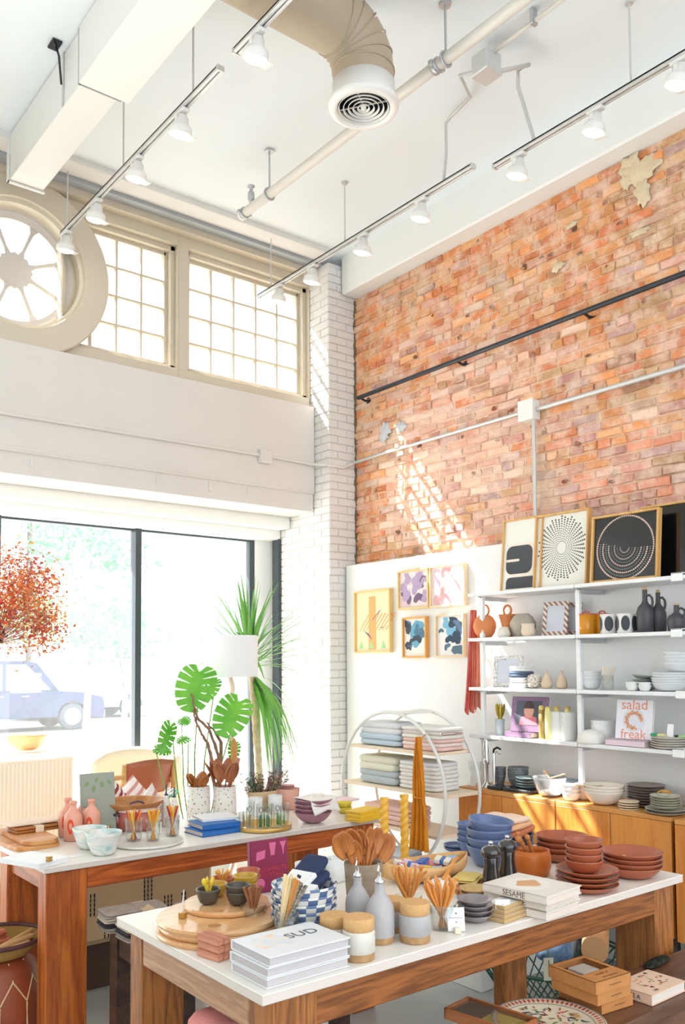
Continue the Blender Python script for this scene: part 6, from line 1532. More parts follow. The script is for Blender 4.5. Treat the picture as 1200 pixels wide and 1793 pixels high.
# yellow cups
p=P_(603,1425,10); m_=mpp(p); r=14*m_; h=10*m_
for i in range(2):
    t=thing('yellow_cup',['lower','upper'][i]+' of two small stacked yellow cups with a white handle','cup',(p.x,p.y,Z+i*8.5*m_),0,'small yellow cups')
    obj('cup_bowl',MB().lathe(bowl_prof(r,h*1.05,.003,.5,.5),28,cap1=False),mat('yellow_enamel',(.88,.80,.26),.35),t)
    obj('cup_handle',MB().tube([(-r*.95,0,h*.85),(-r*1.35,0,h*.8),(-r*1.35,0,h*.4),(-r*.8,0,h*.3)],.0022,6),whitec,t)
# yellow, lilac and pink boxes at the table end
yel=mat('yellow_box',(.94,.76,.18),.5); zz=Z
for i in range(3):
    n_,rz,w_,d_=box3((632,1437-7*i*1.0),(612,1431-7*i),(671,1428-7*i),zz+.012)
    book('notebook','yellow edged notebook, %s of three at the table end'%['lowest','middle','topmost'][i],(n_.x,n_.y,zz),rz,w_,min(d_,.13),.0115,yel,'yellow notebooks',spine='y0',pages=mat('yellow_pages',(.95,.82,.40),.7)); zz+=.012
q=P_(604,1420); single('lilac_box','lilac and white striped box behind the yellow cups','box',MB().box((0,0,0),(.12,.09,.030),.002),mat('lilac_box',(.86,.76,.92),.6),(q.x-.02,q.y+.07,Z),.03)
single('pink_box','pale pink box lying on the lilac box','box',MB().box((0,0,0),(.15,.10,.010),.001),mat('pale_pink_box',(.95,.84,.86),.6),(q.x-.0,q.y+.06,Z+.031),.03)
# ---------------------------------------------------------------- round shelf rack by the panel
rx0=3.50; rx1=3.78
ca=at(690,1330,0,rx0); print('rack',ca)
l_=at(600,1400,0,rx0); r_=at(781,1430,0,rx0); tp=at(690,1247,0,rx0); print(l_,r_,tp)
RR=(l_.y-r_.y)/2+.0; ycn=(l_.y+r_.y)/2; zcn=tp.z-RR
t=thing('round_rack','round white metal rack with three wooden shelves of folded linens','rack',((rx0+rx1)/2,ycn,0))
def arc_pts(x,n=48): return [(x-(rx0+rx1)/2,RR*cos(2*PI*k/n),zcn+RR*sin(2*PI*k/n)) for k in range(n)]
for x in (rx0,rx1): obj('ring_frame',MB().tube(arc_pts(x),.010,8,closed=True),mat('rack_white',(.90,.90,.88),.4),t)
obj('top_plate',MB().box((-(rx1-rx0)/2,-.10,zcn+RR-.012),((rx1-rx0)/2,.10,zcn+RR-.004),.002),mat('rack_white',(.90,.90,.88),.4),t)
shz=[at(755,1318,0,rx0).z,at(752,1390,0,rx0).z,]; shz.append(shz[1]-(shz[0]-shz[1])*1.0)
print('shz',shz,RR,zcn)
ply=mat('pale_ply',(.95,.88,.78),.6)
for z in shz[:3]:
    hw=math.sqrt(max(.01,RR*RR-(z-zcn)**2)); obj('rack_shelf',MB().box((-(rx1-rx0)/2-.0,-hw+.01,z-.018),((rx1-rx0)/2+.02,hw-.01,z),.002),ply,t)
    obj('upright',MB().box(((rx1-rx0)/2-.01,.0,z-.3),((rx1-rx0)/2,.01,z-.018)),mat('rack_white',(.90,.90,.88),.4),t) if 0 else None
for sgn in (-1,1): obj('foot',MB().box((-(rx1-rx0)/2-.01,sgn*.14-.01,zcn-RR-.012),((rx1-rx0)/2+.01,sgn*.14+.01,zcn-RR+.02),.002),mat('rack_white',(.90,.90,.88),.4),t)
def linens(what,px0,px1,z,n,hpx,cols_,X=3.64,seed=0,depth=.22):
    ya=yat(px0,rx0); yb=yat(px1,rx0); m_=mpp((rx0,(ya+yb)/2,z)); h=hpx*m_; zz=z+.001
    for i in range(n):
        c=cols_[i]; lb='%s, %s'%(what%c[1],'topmost' if i==n-1 else ORD[i])
        o=single('folded_linen',lb,'linen',folded_mb(abs(ya-yb),depth,h*1.05,1,seed*7+i),c[0],(X,(ya+yb)/2,zz),PI/2); zz+=h*.96
lgrey=mat('linen_greyblue',(.90,.91,.92),.95); lwhite=mat('linen_white',(.92,.91,.89),.95); lmauve=mat('linen_bluegrey',(.78,.84,.89),.95); lsage=mat('linen_sage',(.90,.90,.82),.95); lchar=mat('linen_slate',(.74,.78,.80),.95)
lpink=mat('linen_pink',(.93,.78,.74),.95); lblush=mat('linen_blush',(.94,.88,.85),.95); lpat=ramp_mat('linen_patterned','noise',[(0,(.75,.72,.68)),(.42,(.93,.92,.90)),(1,(.95,.94,.92))],60,.9); lstripe=ramp_mat('linen_striped','wave',[(0,(.93,.90,.87)),(.7,(.93,.90,.87)),(.75,(.66,.58,.54)),(1,(.66,.58,.54))],40,.9,(1,0,0),interp='CONSTANT')
linens('folded %s linen on the top rack shelf, window side',618,690,shz[0],4,10.5,[(lmauve,'blue-grey'),(lmauve,'pale blue'),(lgrey,'light grey'),(lgrey,'light grey')],seed=1)
linens('folded %s linen on the top rack shelf, wall side',692,762,shz[0],6,7,[(lpink,'pink'),(lblush,'blush'),(lpink,'pink'),(lwhite,'white'),(lstripe,'fine striped'),(lwhite,'white')],seed=2)
linens('folded %s linen on the middle rack shelf, window side',618,684,shz[1],4,12,[(lchar,'slate'),(lchar,'grey'),(lsage,'pale sage'),(lsage,'sage')],seed=3)
linens('folded %s linen on the middle rack shelf, wall side',686,752,shz[1],7,7.2,[(lwhite,'white'),(lpat,'patterned'),(lwhite,'white'),(lpat,'speckled'),(lwhite,'white'),(lpat,'flecked'),(lgrey,'grey')],seed=4)
linens('folded %s linen on the lowest rack shelf',625,705,shz[2]+.0,4,8,[(lpink,'pink'),(lpink,'rose'),(lpink,'pink'),(lpink,'soft pink')],seed=5)
# orange apron hanging from the rack ring
ap=at(741,1290,0,rx0-.03)
t=thing('apron','long marigold yellow apron hanging folded from the round rack','apron',tuple(ap)); mari=mat('marigold_cloth',(.90,.58,.10),.85,var=.6,c2=(.80,.46,.06),scale=9)
zb_=at(742,1490,0,rx0-.05).z-ap.z; k_=mpp(ap)
def apron(u,v):
    w_=k_*((6+60*v) if v<.2 else (18+(v-.2)*42 if v<.5 else (27 if v<.58 else 33+(v-.58)*28)))
    a=(u-.5)*2; return (-.02+.016*sin(a*11+2*v)-.01*abs(a),-a*w_/2+.004*sin(7*v)+.006,zb_*v)
obj('apron_cloth',MB().grid(apron,30,30,both=.003),mari,t)
obj('apron_tie',MB().tube([(-.045+.0,-.036,zb_*.53),(-.055,0,zb_*.535),(-.045,.042,zb_*.53)],.005,6),mari,t)
obj('neck_strap',MB().tube([(-.01,-.006,-.005),(.02,0,.012),(.0,.008,-.005)],.003,6),mari,t)
# ---------------------------------------------------------------- middle table with blue textiles
Z3T=zcn-RR-.012; print('plinth',Z3T)
single('plinth','low white plinth under the round rack and the blue textiles','plinth',MB().box((3.28,3.05,0),(3.815,4.85,Z3T-.0008),.004),paint)
Z3T-=.0002
def Q(px,py,z=Z3T): return at(px,py,2,z)
zz=Z3T
q=Q(700,1456); 
for i,(c,lb) in enumerate(((mat('tan_cloth',(.86,.62,.45),.9),'tan'),(mat('coral_cloth',(.90,.62,.52),.9),'coral'),(mat('paleblue_cloth',(.74,.83,.92),.9,var=.5,c2=(.92,.93,.95),scale=25),'pale blue patterned'),(mat('white_blue_cloth',(.90,.92,.95),.9,var=.4,c2=(.5,.66,.85),scale=30),'white and blue'))):
    single('folded_textile','folded %s textile in the pile behind the beeswax candles'%lb,'textile',folded_mb(.26,.30,.026,2,i+20),c,(3.56,4.02,zz),.3); zz+=.0265
zz=Z3T; q=Q(776,1466)
single('wooden_board','pale round-ended wooden board under the bright blue textiles','board',MB().prism(rpoly(.34,.30,.06),0,.014),oakb,(3.62,3.50,zz),.5); zz+=.0145
for i,(c,lb) in enumerate(((mat('ochre_cloth',(.85,.60,.30),.9),'ochre'),(mat('bright_blue_cloth',(.14,.50,.72),.85,var=.4,scale=14),'bright blue'),(mat('sky_blue_cloth',(.30,.62,.80),.85,var=.4,c2=(.5,.75,.88),scale=14),'sky blue'),(mat('pale_sky_cloth',(.75,.86,.92),.9),'pale sky'))):
    single('folded_textile','folded %s textile on the wooden board beside the rack foot'%lb,'textile',folded_mb(.25,.25,.024,2,i+30),c,(3.62,3.50,zz),.5); zz+=.0245
single('woven_mat','white woven mat with a blue border on the white plinth','mat',MB().box((-.16,-.12,0),(.16,.12,.004),.001),ramp_mat('woven_mat','wave',[(0,(.92,.93,.95)),(.6,(.92,.93,.95)),(.65,(.55,.66,.80)),(1,(.55,.66,.80))],30,.9,(1,1,0),interp='CONSTANT'),(3.48,3.25,Z3T),.1)
blueg=mat('periwinkle_glaze',(.40,.47,.63),.3); bluer=mat('periwinkle_light',(.66,.70,.80),.4)
def stackp(what,cx_,by,rpb,wpx,hpx,n,dzpx,mt,z,foot=.45,curve=.5,tilt=0,name='bowl',cat='bowl',th=.004):
    p=placed(cx_,by,z,rpb); m_=mpp(p); o=stack(name,what,cat,MB().lathe(bowl_prof(wpx/2*m_,hpx*m_,th,foot,curve),44,cap1=False),mt,tuple(p),n,dzpx*m_,None,.001,0,tilt); return p,m_,o
stackp('periwinkle blue plate beside the stacked small blue bowls',800,1494,24,46,6,2,5,blueg,Z,.7,.6,name='plate',cat='plate')
p_,m_,_=stackp('small periwinkle blue bowl in the stack on the front table',829,1498,14,56,24,4,10,blueg,Z,.5,.5)
# ---------------------------------------------------------------- goods on the front table
# round boards with a finger hole
bo=wood('acacia_board',(.93,.75,.54),(.86,.63,.42),0,5,.22)
def hole_board(R_,th,hx,hr,n=64):
    """disc with a round hole off centre, walls and all"""
    mb=MB(); k=n; out=[(R_*cos(2*PI*i/k),R_*sin(2*PI*i/k)) for i in range(k)]; inn=[]
    for i in range(k):
        a=2*PI*i/k; inn.append((hx[0]+hr*cos(a),hx[1]+hr*sin(a)))
    vs=[(x*.985,y*.985,0) for x,y in out]+[(x,y,th*.5) for x,y in out]+[(x*.99,y*.99,th) for x,y in out]+[(x,y,th) for x,y in inn]+[(x,y,0) for x,y in inn]
    fs=[]
    for i in range(k):
        j=(i+1)%k
        fs+=[(i,j,k+j,k+i),(k+i,k+j,2*k+j,2*k+i),(2*k+i,2*k+j,3*k+j,3*k+i),(3*k+i,3*k+j,4*k+j,4*k+i),(4*k+i,4*k+j,j,i)]
    return mb._add(vs,fs)
cL=at(384,1600,2,Z+.045); RL=116*mpp(cL)*.93; print('boards',cL,RL)
def Hd(px,py,z,c): q=at(px,py,2,z); return (q.x-c.x,q.y-c.y)
hb=hole_board(RL,.014,Hd(376,1620,Z+.045,cL),.018)
for i in range(3):
    dx=[-.004,.006,0][i]
    if i==0: fb=single('round_board','large round acacia board with a finger hole, lowest of the three',"board",hb,bo,(cL.x+dx,cL.y-.006,Z),0,'large round boards')
    else: dup(fb,(cL.x+dx,cL.y,Z+.0155*i),0,'large round acacia board with a finger hole, %s of the three'%['','middle','topmost'][i],'large round boards')
cS=at(397,1577,2,Z+.062); RS=82*mpp(cS)*.90
single('round_board','smaller round acacia board lying on the three large ones under the bowls','board',hole_board(RS,.014,Hd(384,1594,Z+.062,cS),.015),bo,(cS.x,cS.y,Z+.0470),0)
zB=Z+.0618
darkb=mat('olive_black_glaze',(.32,.29,.25),.35); mus=mat('mustard_glaze',(.78,.62,.22),.35); rus=mat('rust_glaze',(.74,.40,.27),.35)
def bwl(lb,px,by,rpb,w_,h_,mt,z,foot=.42,curve=.42):
    p=placed(px,by,z,rpb); m_=mpp(p); single('small_bowl',lb,'bowl',MB().lathe(bowl_prof(w_/2*m_,h_*m_*.88,.004,foot,curve),32,cap1=False),mt,tuple(p)); return p,m_
p,m_=bwl('rust coloured little bowl holding small orange spoons, at the back of the round boards',390,1560,10,41,24,rus,zB)
mbs_=MB().tube([(0,0,0),(0,0,.045)],.0022,6).ell((0,0,.05),(.005,.002,.008),8,6)
bunch('tiny_spoon','tiny orange spoon standing in the rust coloured bowl','spoon',tuple(p),7,.004,.028,mbs_,mat('tiny_orange',(.90,.62,.26),.4),'tiny spoons in the rust bowl',3,.006)
bwl('mustard little bowl behind the black bowl with the yellow spoons',378,1573,12,40,27,mus,zB)
p,m_=bwl('black little bowl with yellow spoons sticking out, in front of the bowls',365,1586,13,44,30,darkb,zB)
mbs_=MB().tube([(0,0,0),(0,0,.05)],.0035,8).ell((0,0,.055),(.009,.004,.012),10,8)
bunch('yellow_spoon','small bright yellow spoon in the black bowl','spoon',tuple(p),4,.006,.024,mbs_,mat('spoon_yellow',(.90,.76,.24),.35),'yellow spoons in the black bowl',6,.010)
for i,(px,by,z,w_,h_,mt,lb) in enumerate(((435,1555,zB,42,22,rus,'rust coloured bowl, lower of two at the back of the boards'),(435,1545,zB+.018,42,22,rus,'rust coloured bowl with a pale rim, upper of two at the back'),(430,1570,zB,43,26,mus,'mustard bowl, lower of two beside the black pair'),(430,1556,zB+.020,43,26,mus,'mustard bowl, upper of two beside the black pair'),(417,1587,zB,44,27,darkb,'black bowl, lower of the pair at the front of the boards'),(417,1568,zB+.0235,45,23,darkb,'black bowl, upper of the pair at the front of the boards'))):
    if i%2==0: pp_=placed(px,by,z,12)
    m_=mpp(pp_); single('small_bowl',lb,'bowl',MB().lathe(bowl_prof(w_/2*m_,h_*m_*.88,.004,.42,.42),32,cap1=False),mt,(pp_.x,pp_.y,z))
q=at(320,1608,2,Z+.045); t=thing('brass_cube_stand','small brass cube holding a curled white paper strip on the large round board','card holder',(q.x,q.y,Z+.0455),.5)
obj('cube',MB().box((-.009,-.009,0),(.009,.009,.016),.001),brass,t)
obj('paper_strip',MB().grid(lambda u,v:(.006*(u-.5)*2*(1-.7*v)+.006*sin(2*v),.002*sin(3*v),.014+.062*v),4,10,both=.0006),mat('strip_white',(.94,.90,.86),.7),t)
# tumbler of little wooden sticks
p=placed(444,1634,Z,16); m_=mpp(p); p=Vector((1.40,1.975,Z)) if 0 else p
r=23*m_; single('tumbler','wide clear glass tumbler with carved wood sticks beside the book pile','glass',glass_mb(r*.92,r,45*m_),clear,tuple(p))
twg=mat('twig_wood',(.66,.42,.26),.7,var=.4,scale=30)
mb=MB().tube([(0,0,0),(.001,0,.04),(0,.001,.08),(.001,0,.12)],[.004,.0035,.004,.0055],8)
bunch('wood_stick','knobbly carved wooden stick in the wide tumbler','utensil',tuple(p),5,r*.6,r*.9,mb,twg,'carved sticks in the wide tumbler',12,.0065)
single('price_tag','tiny yellow patterned tag at the foot of the wide tumbler','tag',MB().box((-.008,-.001,0),(.008,.001,.014)),mat('yellow_tag',(.95,.88,.45),.6),tuple(at(470,1632,2,Z)),.4)
# checkered bowls
def check_mat():
    mt,nt,b=_new('blue_check_glaze'); N=nt.nodes; L=nt.links
    tc=N.new('ShaderNodeTexCoord'); sp=N.new('ShaderNodeSeparateXYZ'); L.new(tc.outputs['Object'],sp.inputs[0])
    at2=N.new('ShaderNodeMath'); at2.operation='ARCTAN2'; L.new(sp.outputs[1],at2.inputs[0]); L.new(sp.outputs[0],at2.inputs[1])
    mu=N.new('ShaderNodeMath'); mu.operation='MULTIPLY'; mu.inputs[1].default_value=20/(2*PI); L.new(at2.outputs[0],mu.inputs[0])
    f1=N.new('ShaderNodeMath'); f1.operation='FLOOR'; L.new(mu.outputs[0],f1.inputs[0])
    mz=N.new('ShaderNodeMath'); mz.operation='MULTIPLY'; mz.inputs[1].default_value=1/.0165; L.new(sp.outputs[2],mz.inputs[0])
    f2=N.new('ShaderNodeMath'); f2.operation='FLOOR'; L.new(mz.outputs[0],f2.inputs[0])
    ad=N.new('ShaderNodeMath'); ad.operation='ADD'; L.new(f1.outputs[0],ad.inputs[0]); L.new(f2.outputs[0],ad.inputs[1])
    pp=N.new('ShaderNodeMath'); pp.operation='PINGPONG'; pp.inputs[1].default_value=1; L.new(ad.outputs[0],pp.inputs[0])
    mx=N.new('ShaderNodeMix'); mx.data_type='RGBA'; mx.inputs[6].default_value=(*lin((.90,.89,.86)),1); mx.inputs[7].default_value=(*lin((.36,.45,.60)),1)
    L.new(pp.outputs[0],mx.inputs[0]); L.new(mx.outputs[2],b.inputs['Base Color']); b.inputs['Roughness'].default_value=.25; return mt
p=placed(533,1645,Z,34); m_=mpp(p)
stack('checkered_bowl','blue and white checkered bowl','bowl',MB().lathe(bowl_prof(58*m_,36*m_,.004,.55,.38),48,cap1=False),check_mat(),tuple(p),5,13*m_,'blue and white checkered bowls',.001,0,0,None,.5)
pcb=p; ztop=p.z+4*13*m_
# towels rolled and cards in the top bowl
navy=mat('navy_cloth',(.15,.20,.33),.85); crs=mat('white_band',(.95,.94,.93),.6)
for i,(dx,dy,rz,rx_,lb) in enumerate(((.035,.035,.25,-.55,'navy dish towel in a white paper band, upper one in the checkered bowl'),(.012,.0,.30,-.42,'navy dish towel in a white paper band, front one in the checkered bowl'))):
    t=thing('dish_towel',lb,'towel',(p.x+dx-.02,p.y+dy,ztop+.022+.022*(1-i))); t.rotation_euler=(0,rx_,rz)
    mb=MB(); soft(mb,(.02,0,0),.165,.085,.022,.3,24,8,.03,i); obj('towel_cloth',mb,navy,t)
    mb=MB().box((-.060,-.044,-.001),(.030,.044,.0235),.003); bd=obj('paper_band',mb,crs,t)
    mb=MB()
    for a_ in (-.016,.004): mb.xf((a_,.0,.0236),.6).prism([(-.012,-.004),(.0,-.007),(.012,.004),(.0,.007)],0,.0004)
    obj('print_pattern',mb,mat('band_ink',(.12,.14,.2),.6),bd)
# jar of pencils / chopsticks
p=placed(505,1640,Z,20); m_=mpp(p); p=placed(502,1661,Z,18); r=22*m_
single('tumbler','tall clear glass tumbler full of chopsticks in front of the checkered bowls','glass',glass_mb(r*.9,r,58*m_),clear,tuple(p))
cps=[mat('chop_pale',(.92,.82,.62),.5),mat('chop_oak',(.80,.54,.26),.5),mat('chop_white',(.93,.92,.88),.5),mat('chop_black',(.16,.15,.14),.5,var=.8,c2=(.85,.8,.7),scale=60,stretch=(1,1,3))]
rd=random.Random(17); first=None
for k in range(18):
    u=k/17; a=rd.uniform(0,6.28); f=Vector((p.x-RT.x*r*.7+rd.uniform(-.006,.006),p.y-RT.y*r*.5+rd.uniform(-.006,.006),Z+.0066)); tp=Vector((p.x+RT.x*(.002+.052*u)+rd.uniform(-.008,.008),p.y+RT.y*(.002+.052*u)+rd.uniform(-.008,.008),Z+.185-.03*u+rd.uniform(-.006,.004)))
    mt=cps[0] if u<.3 else (cps[1] if u<.55 else (cps[2] if u<.62 else cps[3]))
    mbk=MB().tube([(0,0,0),(0,0,.17)],[.0025,.0042],6,smooth=False)
    if first is None: first=o=single('chopstick','chopstick in the tall tumbler','chopstick',mbk,mt,tuple(f),0,'chopsticks in the tall tumbler')
    else: o=dup(first,tuple(f)); o.data=o.data.copy(); o.data.materials[0]=mt
    o.rotation_euler=(tp-f).to_track_quat('Z','Y').to_euler(); o.scale=(1,1,(tp-f).length/.17)
# wooden blocks
blkw=wood('pink_cedar',(.86,.60,.48),(.70,.42,.32),1,14,.7)
n_,rz,w_,d_=box3((382,1685),(358,1672),(403,1678),Z+.001); m_=mpp(n_)
for k,(i,j,l) in enumerate(((0,0,0),(1,0,0),(0,0,1),(1,0,1),(0,0,2),(1,0,2))):
    pos=['lower left','lower right','middle left','middle right','upper left','upper right'][k]
    s_=.019; lb='small pinkish cedar stick block, %s in the little pile'%pos.replace('left','outer').replace('right','inner')
    single('cedar_block',lb,'wood block',MB().box((0,0,0),(s_,.085,.0175),.0012),blkw,(n_.x+cos(rz)*(s_+.001)*i-.004*(l==0)+.004,n_.y+sin(rz)*(s_+.001)*i+.003*l,Z+.018*l),rz,'cedar blocks')
# pile of three SUD books
bkc=mat('sud_cover',(.92,.92,.93),.4); zz=Z
H_=.0235
for i in range(3):
    dy=[0,0,0][i]; N_,L_,R__=[((467,1715),(398,1685),(613,1675)),((468,1696),(401,1665),(613,1657)),((472,1677),(402,1645),(614,1641))][i]
    n_,rz,w_,d_=box3(N_,L_,R__,zz+H_)
    t=book('cookbook','thick pale cookbook, %s in the pile of three at the table corner'%['bottom','middle','top one titled SUD'][i],(n_.x,n_.y,zz),rz,w_,d_,H_,bkc,'pile of thick pale cookbooks',pages=mat('grey_pages',(.80,.77,.77),.8,var=.5,c2=(.70,.67,.67),scale=50,stretch=(.2,.2,14)))
    if i==2:
        print('sud',w_,d_)
        cv=[c for c in t.children if c.name.startswith('cover')][0]
        mb=MB(); text_mb(mb,'SUD',.050,(w_*.68,d_*.58,H_+.0003),Rz(0.0-PI/2*0),.0004); obj('cover_title',mb,mat('title_ink',(.30,.33,.38),.5),cv)
        mb=MB(); mb.prism([(w_*.12,d_*.35),(w_*.45,d_*.30),(w_*.5,d_*.55),(w_*.42,d_*.85),(w_*.15,d_*.80),(w_*.05,d_*.55)],H_,H_+.0003); obj('cover_art',mb,ramp_mat('sud_wash','noise',[(0,(.72,.80,.86)),(.4,(.86,.89,.91)),(.55,(.94,.90,.87)),(.68,(.95,.78,.64)),(1,(.90,.60,.45))],16,.4,dist=.8),cv)
    zz+=H_+.0008
# cork jars and oil bottles
cork=mat('cork_lid',(.88,.70,.48),.9,var=.5,c2=(.78,.57,.36),scale=160,bump=.15); corkt=cork
spg=mat('speckled_grey_glaze',(.74,.72,.71),.5,var=.5,c2=(.64,.64,.68),scale=40); spw_=mat('speckled_cream_glaze',(.90,.87,.82),.5,var=.4,c2=(.82,.79,.75),scale=40); rawc=mat('raw_clay',(.76,.60,.42),.9,var=.4,scale=50)
def jar(label,px,by,rp_,w_,hb_,hl_,body):
    p=placed(px,by,Z,rp_); m_=mpp(p); r=w_/2*m_; h=hb_*m_; t=thing('cork_jar',label,'jar',tuple(p))
    obj('clay_foot',MB().lathe([(r*.93,0),(r*.96,.002),(r*.97,h*.26)],36,cap1=False),rawc,t)
    obj('jar_body',MB().lathe([(r*.97,h*.26),(r,h*.27),(r,h*.93),(r*.95,h),(r*.85,h),(0,h*.98)],36,cap0=False),body,t)
    obj('cork_lid',MB().lathe([(r*.90,h),(r*.96,h+.002),(r*.96,h+hl_*m_-.002),(r*.93,h+hl_*m_)],36),cork,t)
jar('cream stoneware jar with a cork lid, just behind the SUD cookbooks',629,1687,28,57,50,22,spw_)
jar('cork lidded jar half hidden behind the cream jar and cookbooks',586,1670,26,54,40,20,spw_)
jar('grey stoneware jar with a cork lid, beside the tumbler of spreaders',727,1655,27,56,47,20,spg)
jar('grey cork lidded jar behind the front oil bottle',687,1635,24,50,36,18,spg)
def oil(label,px,by,rp_,w_,hb_):
    p=placed(px,by,Z,rp_); m_=mpp(p); r=w_/2*m_; h=hb_*m_; t=thing('oil_bottle',label,'bottle',tuple(p))
    obj('clay_foot',MB().lathe([(r*.93,0),(r*.96,.002),(r*.97,h*.11)],36,cap1=False),rawc,t)
    obj('bottle_body',MB().lathe([(r*.97,h*.11),(r,h*.12),(r,h*.5),(r*.93,h*.62),(r*.62,h*.76),(r*.36,h*.84),(r*.33,h*.98),(r*.36,h),(0,h)],36,cap0=False),spg,t)
    obj('stopper',MB().lathe([(r*.30,h),(r*.36,h+.005),(r*.30,h+.011),(r*.14,h+.015),(r*.12,h+.03),(0,h+.031)],18),chrome,t)
    obj('pour_spout',MB().tube([(0,0,h+.015),(-.006,-.004,h+.03),(-.012,-.008,h+.038),(-.006,-.004,h+.044),(-.010,-.007,h+.056)],[.003,.003,.003,.0025,.002],8),chrome,t)
oil('grey stoneware oil bottle with a steel pourer, front and taller one',666,1656,25,51,100)
oil('grey stoneware oil bottle with a steel pourer, rear one behind the cork lids',627,1632,22,44,88)
# stone crock with wooden spoons
p=placed(637,1602,Z,27); m_=mpp(p); r=34*m_; h=85*m_
stn=mat('rough_stone_crock',(.56,.49,.41),.9,var=.7,c2=(.70,.63,.54),scale=16,bump=1.0,stretch=(1,1,1.6))
single('stone_crock','rough stone crock full of olive wood spoons behind the oil bottles','crock',MB().lathe([(r*.78,0),(r*.82,.004),(r*.92,h*.5),(r,h*.97),(r*.98,h),(r*.90,h),(r*.86,h*.9),(r*.7,.008),(0,.008)],40,cap1=False),stn,tuple(p))
SPN=[(592,1458,1,.034,.045),(612,1450,0,.030,.045),(632,1452,0,.026,.040),(648,1447,0,.015,.035),(664,1450,1,.022,.040),(684,1462,1,.032,.045),(617,1470,0,.022,.04),(640,1462,1,.017,.045),(655,1466,0,.016,.045)]
for k,(tx,ty,spat,bw,bl) in enumerate(SPN):
    tp=at(tx,ty,1,p.y-.01+.010*(k%3)); dx=(tp-Vector((p.x,p.y,0))); f=Vector((p.x-(tp.x-p.x)*.25,p.y-(tp.y-p.y)*.2+.006*(k%3-1),Z+.009)); L_=(tp-f).length
    lb=['broad olive wood spatula leaning to the window side of the stone crock','deep olive wood spoon beside the broad spatula','round olive wood spoon at the back of the stone crock','slim olive wood fork at the back of the stone crock','notched olive wood spatula at the back of the stone crock','wide curved olive wood spatula leaning over the long dish','olive wood spoon with streaked grain in the middle of the crock','narrow pale olive wood spatula in the middle of the crock','slim olive wood spoon in front of the wide curved spatula'][k]
    o=single('wooden_spoon',lb,'spoon',spoon_mb(L_,bw*.95,bl,.006,.25,bool(spat)),spo,tuple(f),0,'olive wood spoons in the stone crock')
    zax=(tp-f).normalized(); yax=(f-CAM); yax.z=0; yax=(yax-zax*yax.dot(zax)).normalized(); yax=(yax+RT*.35*((k%3)-1)).normalized(); yax=(yax-zax*yax.dot(zax)).normalized(); xax=yax.cross(zax)
    o.rotation_euler=Matrix((xax,yax,zax)).transposed().to_euler()
# white mugs at the back
for i,(px,by,w_,h_,lb) in enumerate(((505,1546,38,42,'cream mug with a dark curl painted on it, behind the checkered bowls'),(532,1545,34,34,'clear ribbed glass cup behind the checkered bowls'),(548,1535,40,40,'white mug behind the folded towels'),(572,1535,38,40,'white mug next to the stone crock'),(560,1520,36,44,'pale paper-white mug at the back edge of the front table'))):
    p=placed(px,by,Z,14); p.y=min(p.y,2.40); m_=mpp(p); r=w_/2*m_; h=h_*m_; t=thing('mug',lb,'mug',tuple(p),.3*i)
    obj('cup',MB().lathe([(r*.8,0),(r*.9,.003),(r,h),(r*.92,h),(r*.82,.006),(0,.006)],28,cap1=False),clear if i==1 else whitec,t)
    obj('mug_handle',MB().tube([(r*.93,0,h*.8),(r*1.45,0,h*.75),(r*1.5,0,h*.4),(r*.88,0,h*.25)],.004,8),whitec if i!=1 else clear,t)
    if i==0: obj('painted_curl',MB().tube([(-(r+.0015)*cos(a*.5+.9),-(r+.0015)*sin(a*.5+.9),h*.45+.012*sin(a*2)) for a in [k*.2 for k in range(10)]],.0022,6),inkm,t)
# magenta cookbook standing at the back edge
q=Vector((at(468,1500,1,2.44).x,2.44,Z)); 
def cock(w,h):
    out=[]; mb=MB(); text_mb(mb,'DOUGHNUTS',w*.145,(0,-.0006,h*.44),Rx(PI/2),.0004); out.append(('cover_title',mb,mat('title_red',(.80,.24,.30),.5))); mb=MB(); text_mb(mb,'& COCKTAILS',w*.12,(0,-.0006,h*.33),Rx(PI/2),.0004); out.append(('cover_title',mb,mat('title_red',(.80,.24,.30),.5)))
    mb=MB(); flat_poly(mb,[(.0*w,.95*h),(.18*w,.95*h),(.14*w,.70*h),(.04*w,.70*h)]); flat_poly(mb,[(.28*w,.95*h),(.46*w,.95*h),(.40*w,.84*h),(.38*w,.70*h),(.36*w,.70*h),(.34*w,.84*h)]); flat_poly(mb,[(-.35*w,.62*h),(-.12*w,.66*h),(-.10*w,.82*h),(-.33*w,.79*h)]); flat_poly(mb,disc(-.25*w,.18*h,.12*w,14)); out.append(('cover_print',mb,mat('drink_pink',(.86,.42,.60),.5)))
    return out
m_=mpp(q); upright_book('cookbook','magenta cookbook with pink drinks standing at the back of the front table',q,-.08,.05,62*m_/cos(.6),88*m_,.02,mat('magenta_cover',(.55,.14,.30),.5),cock)
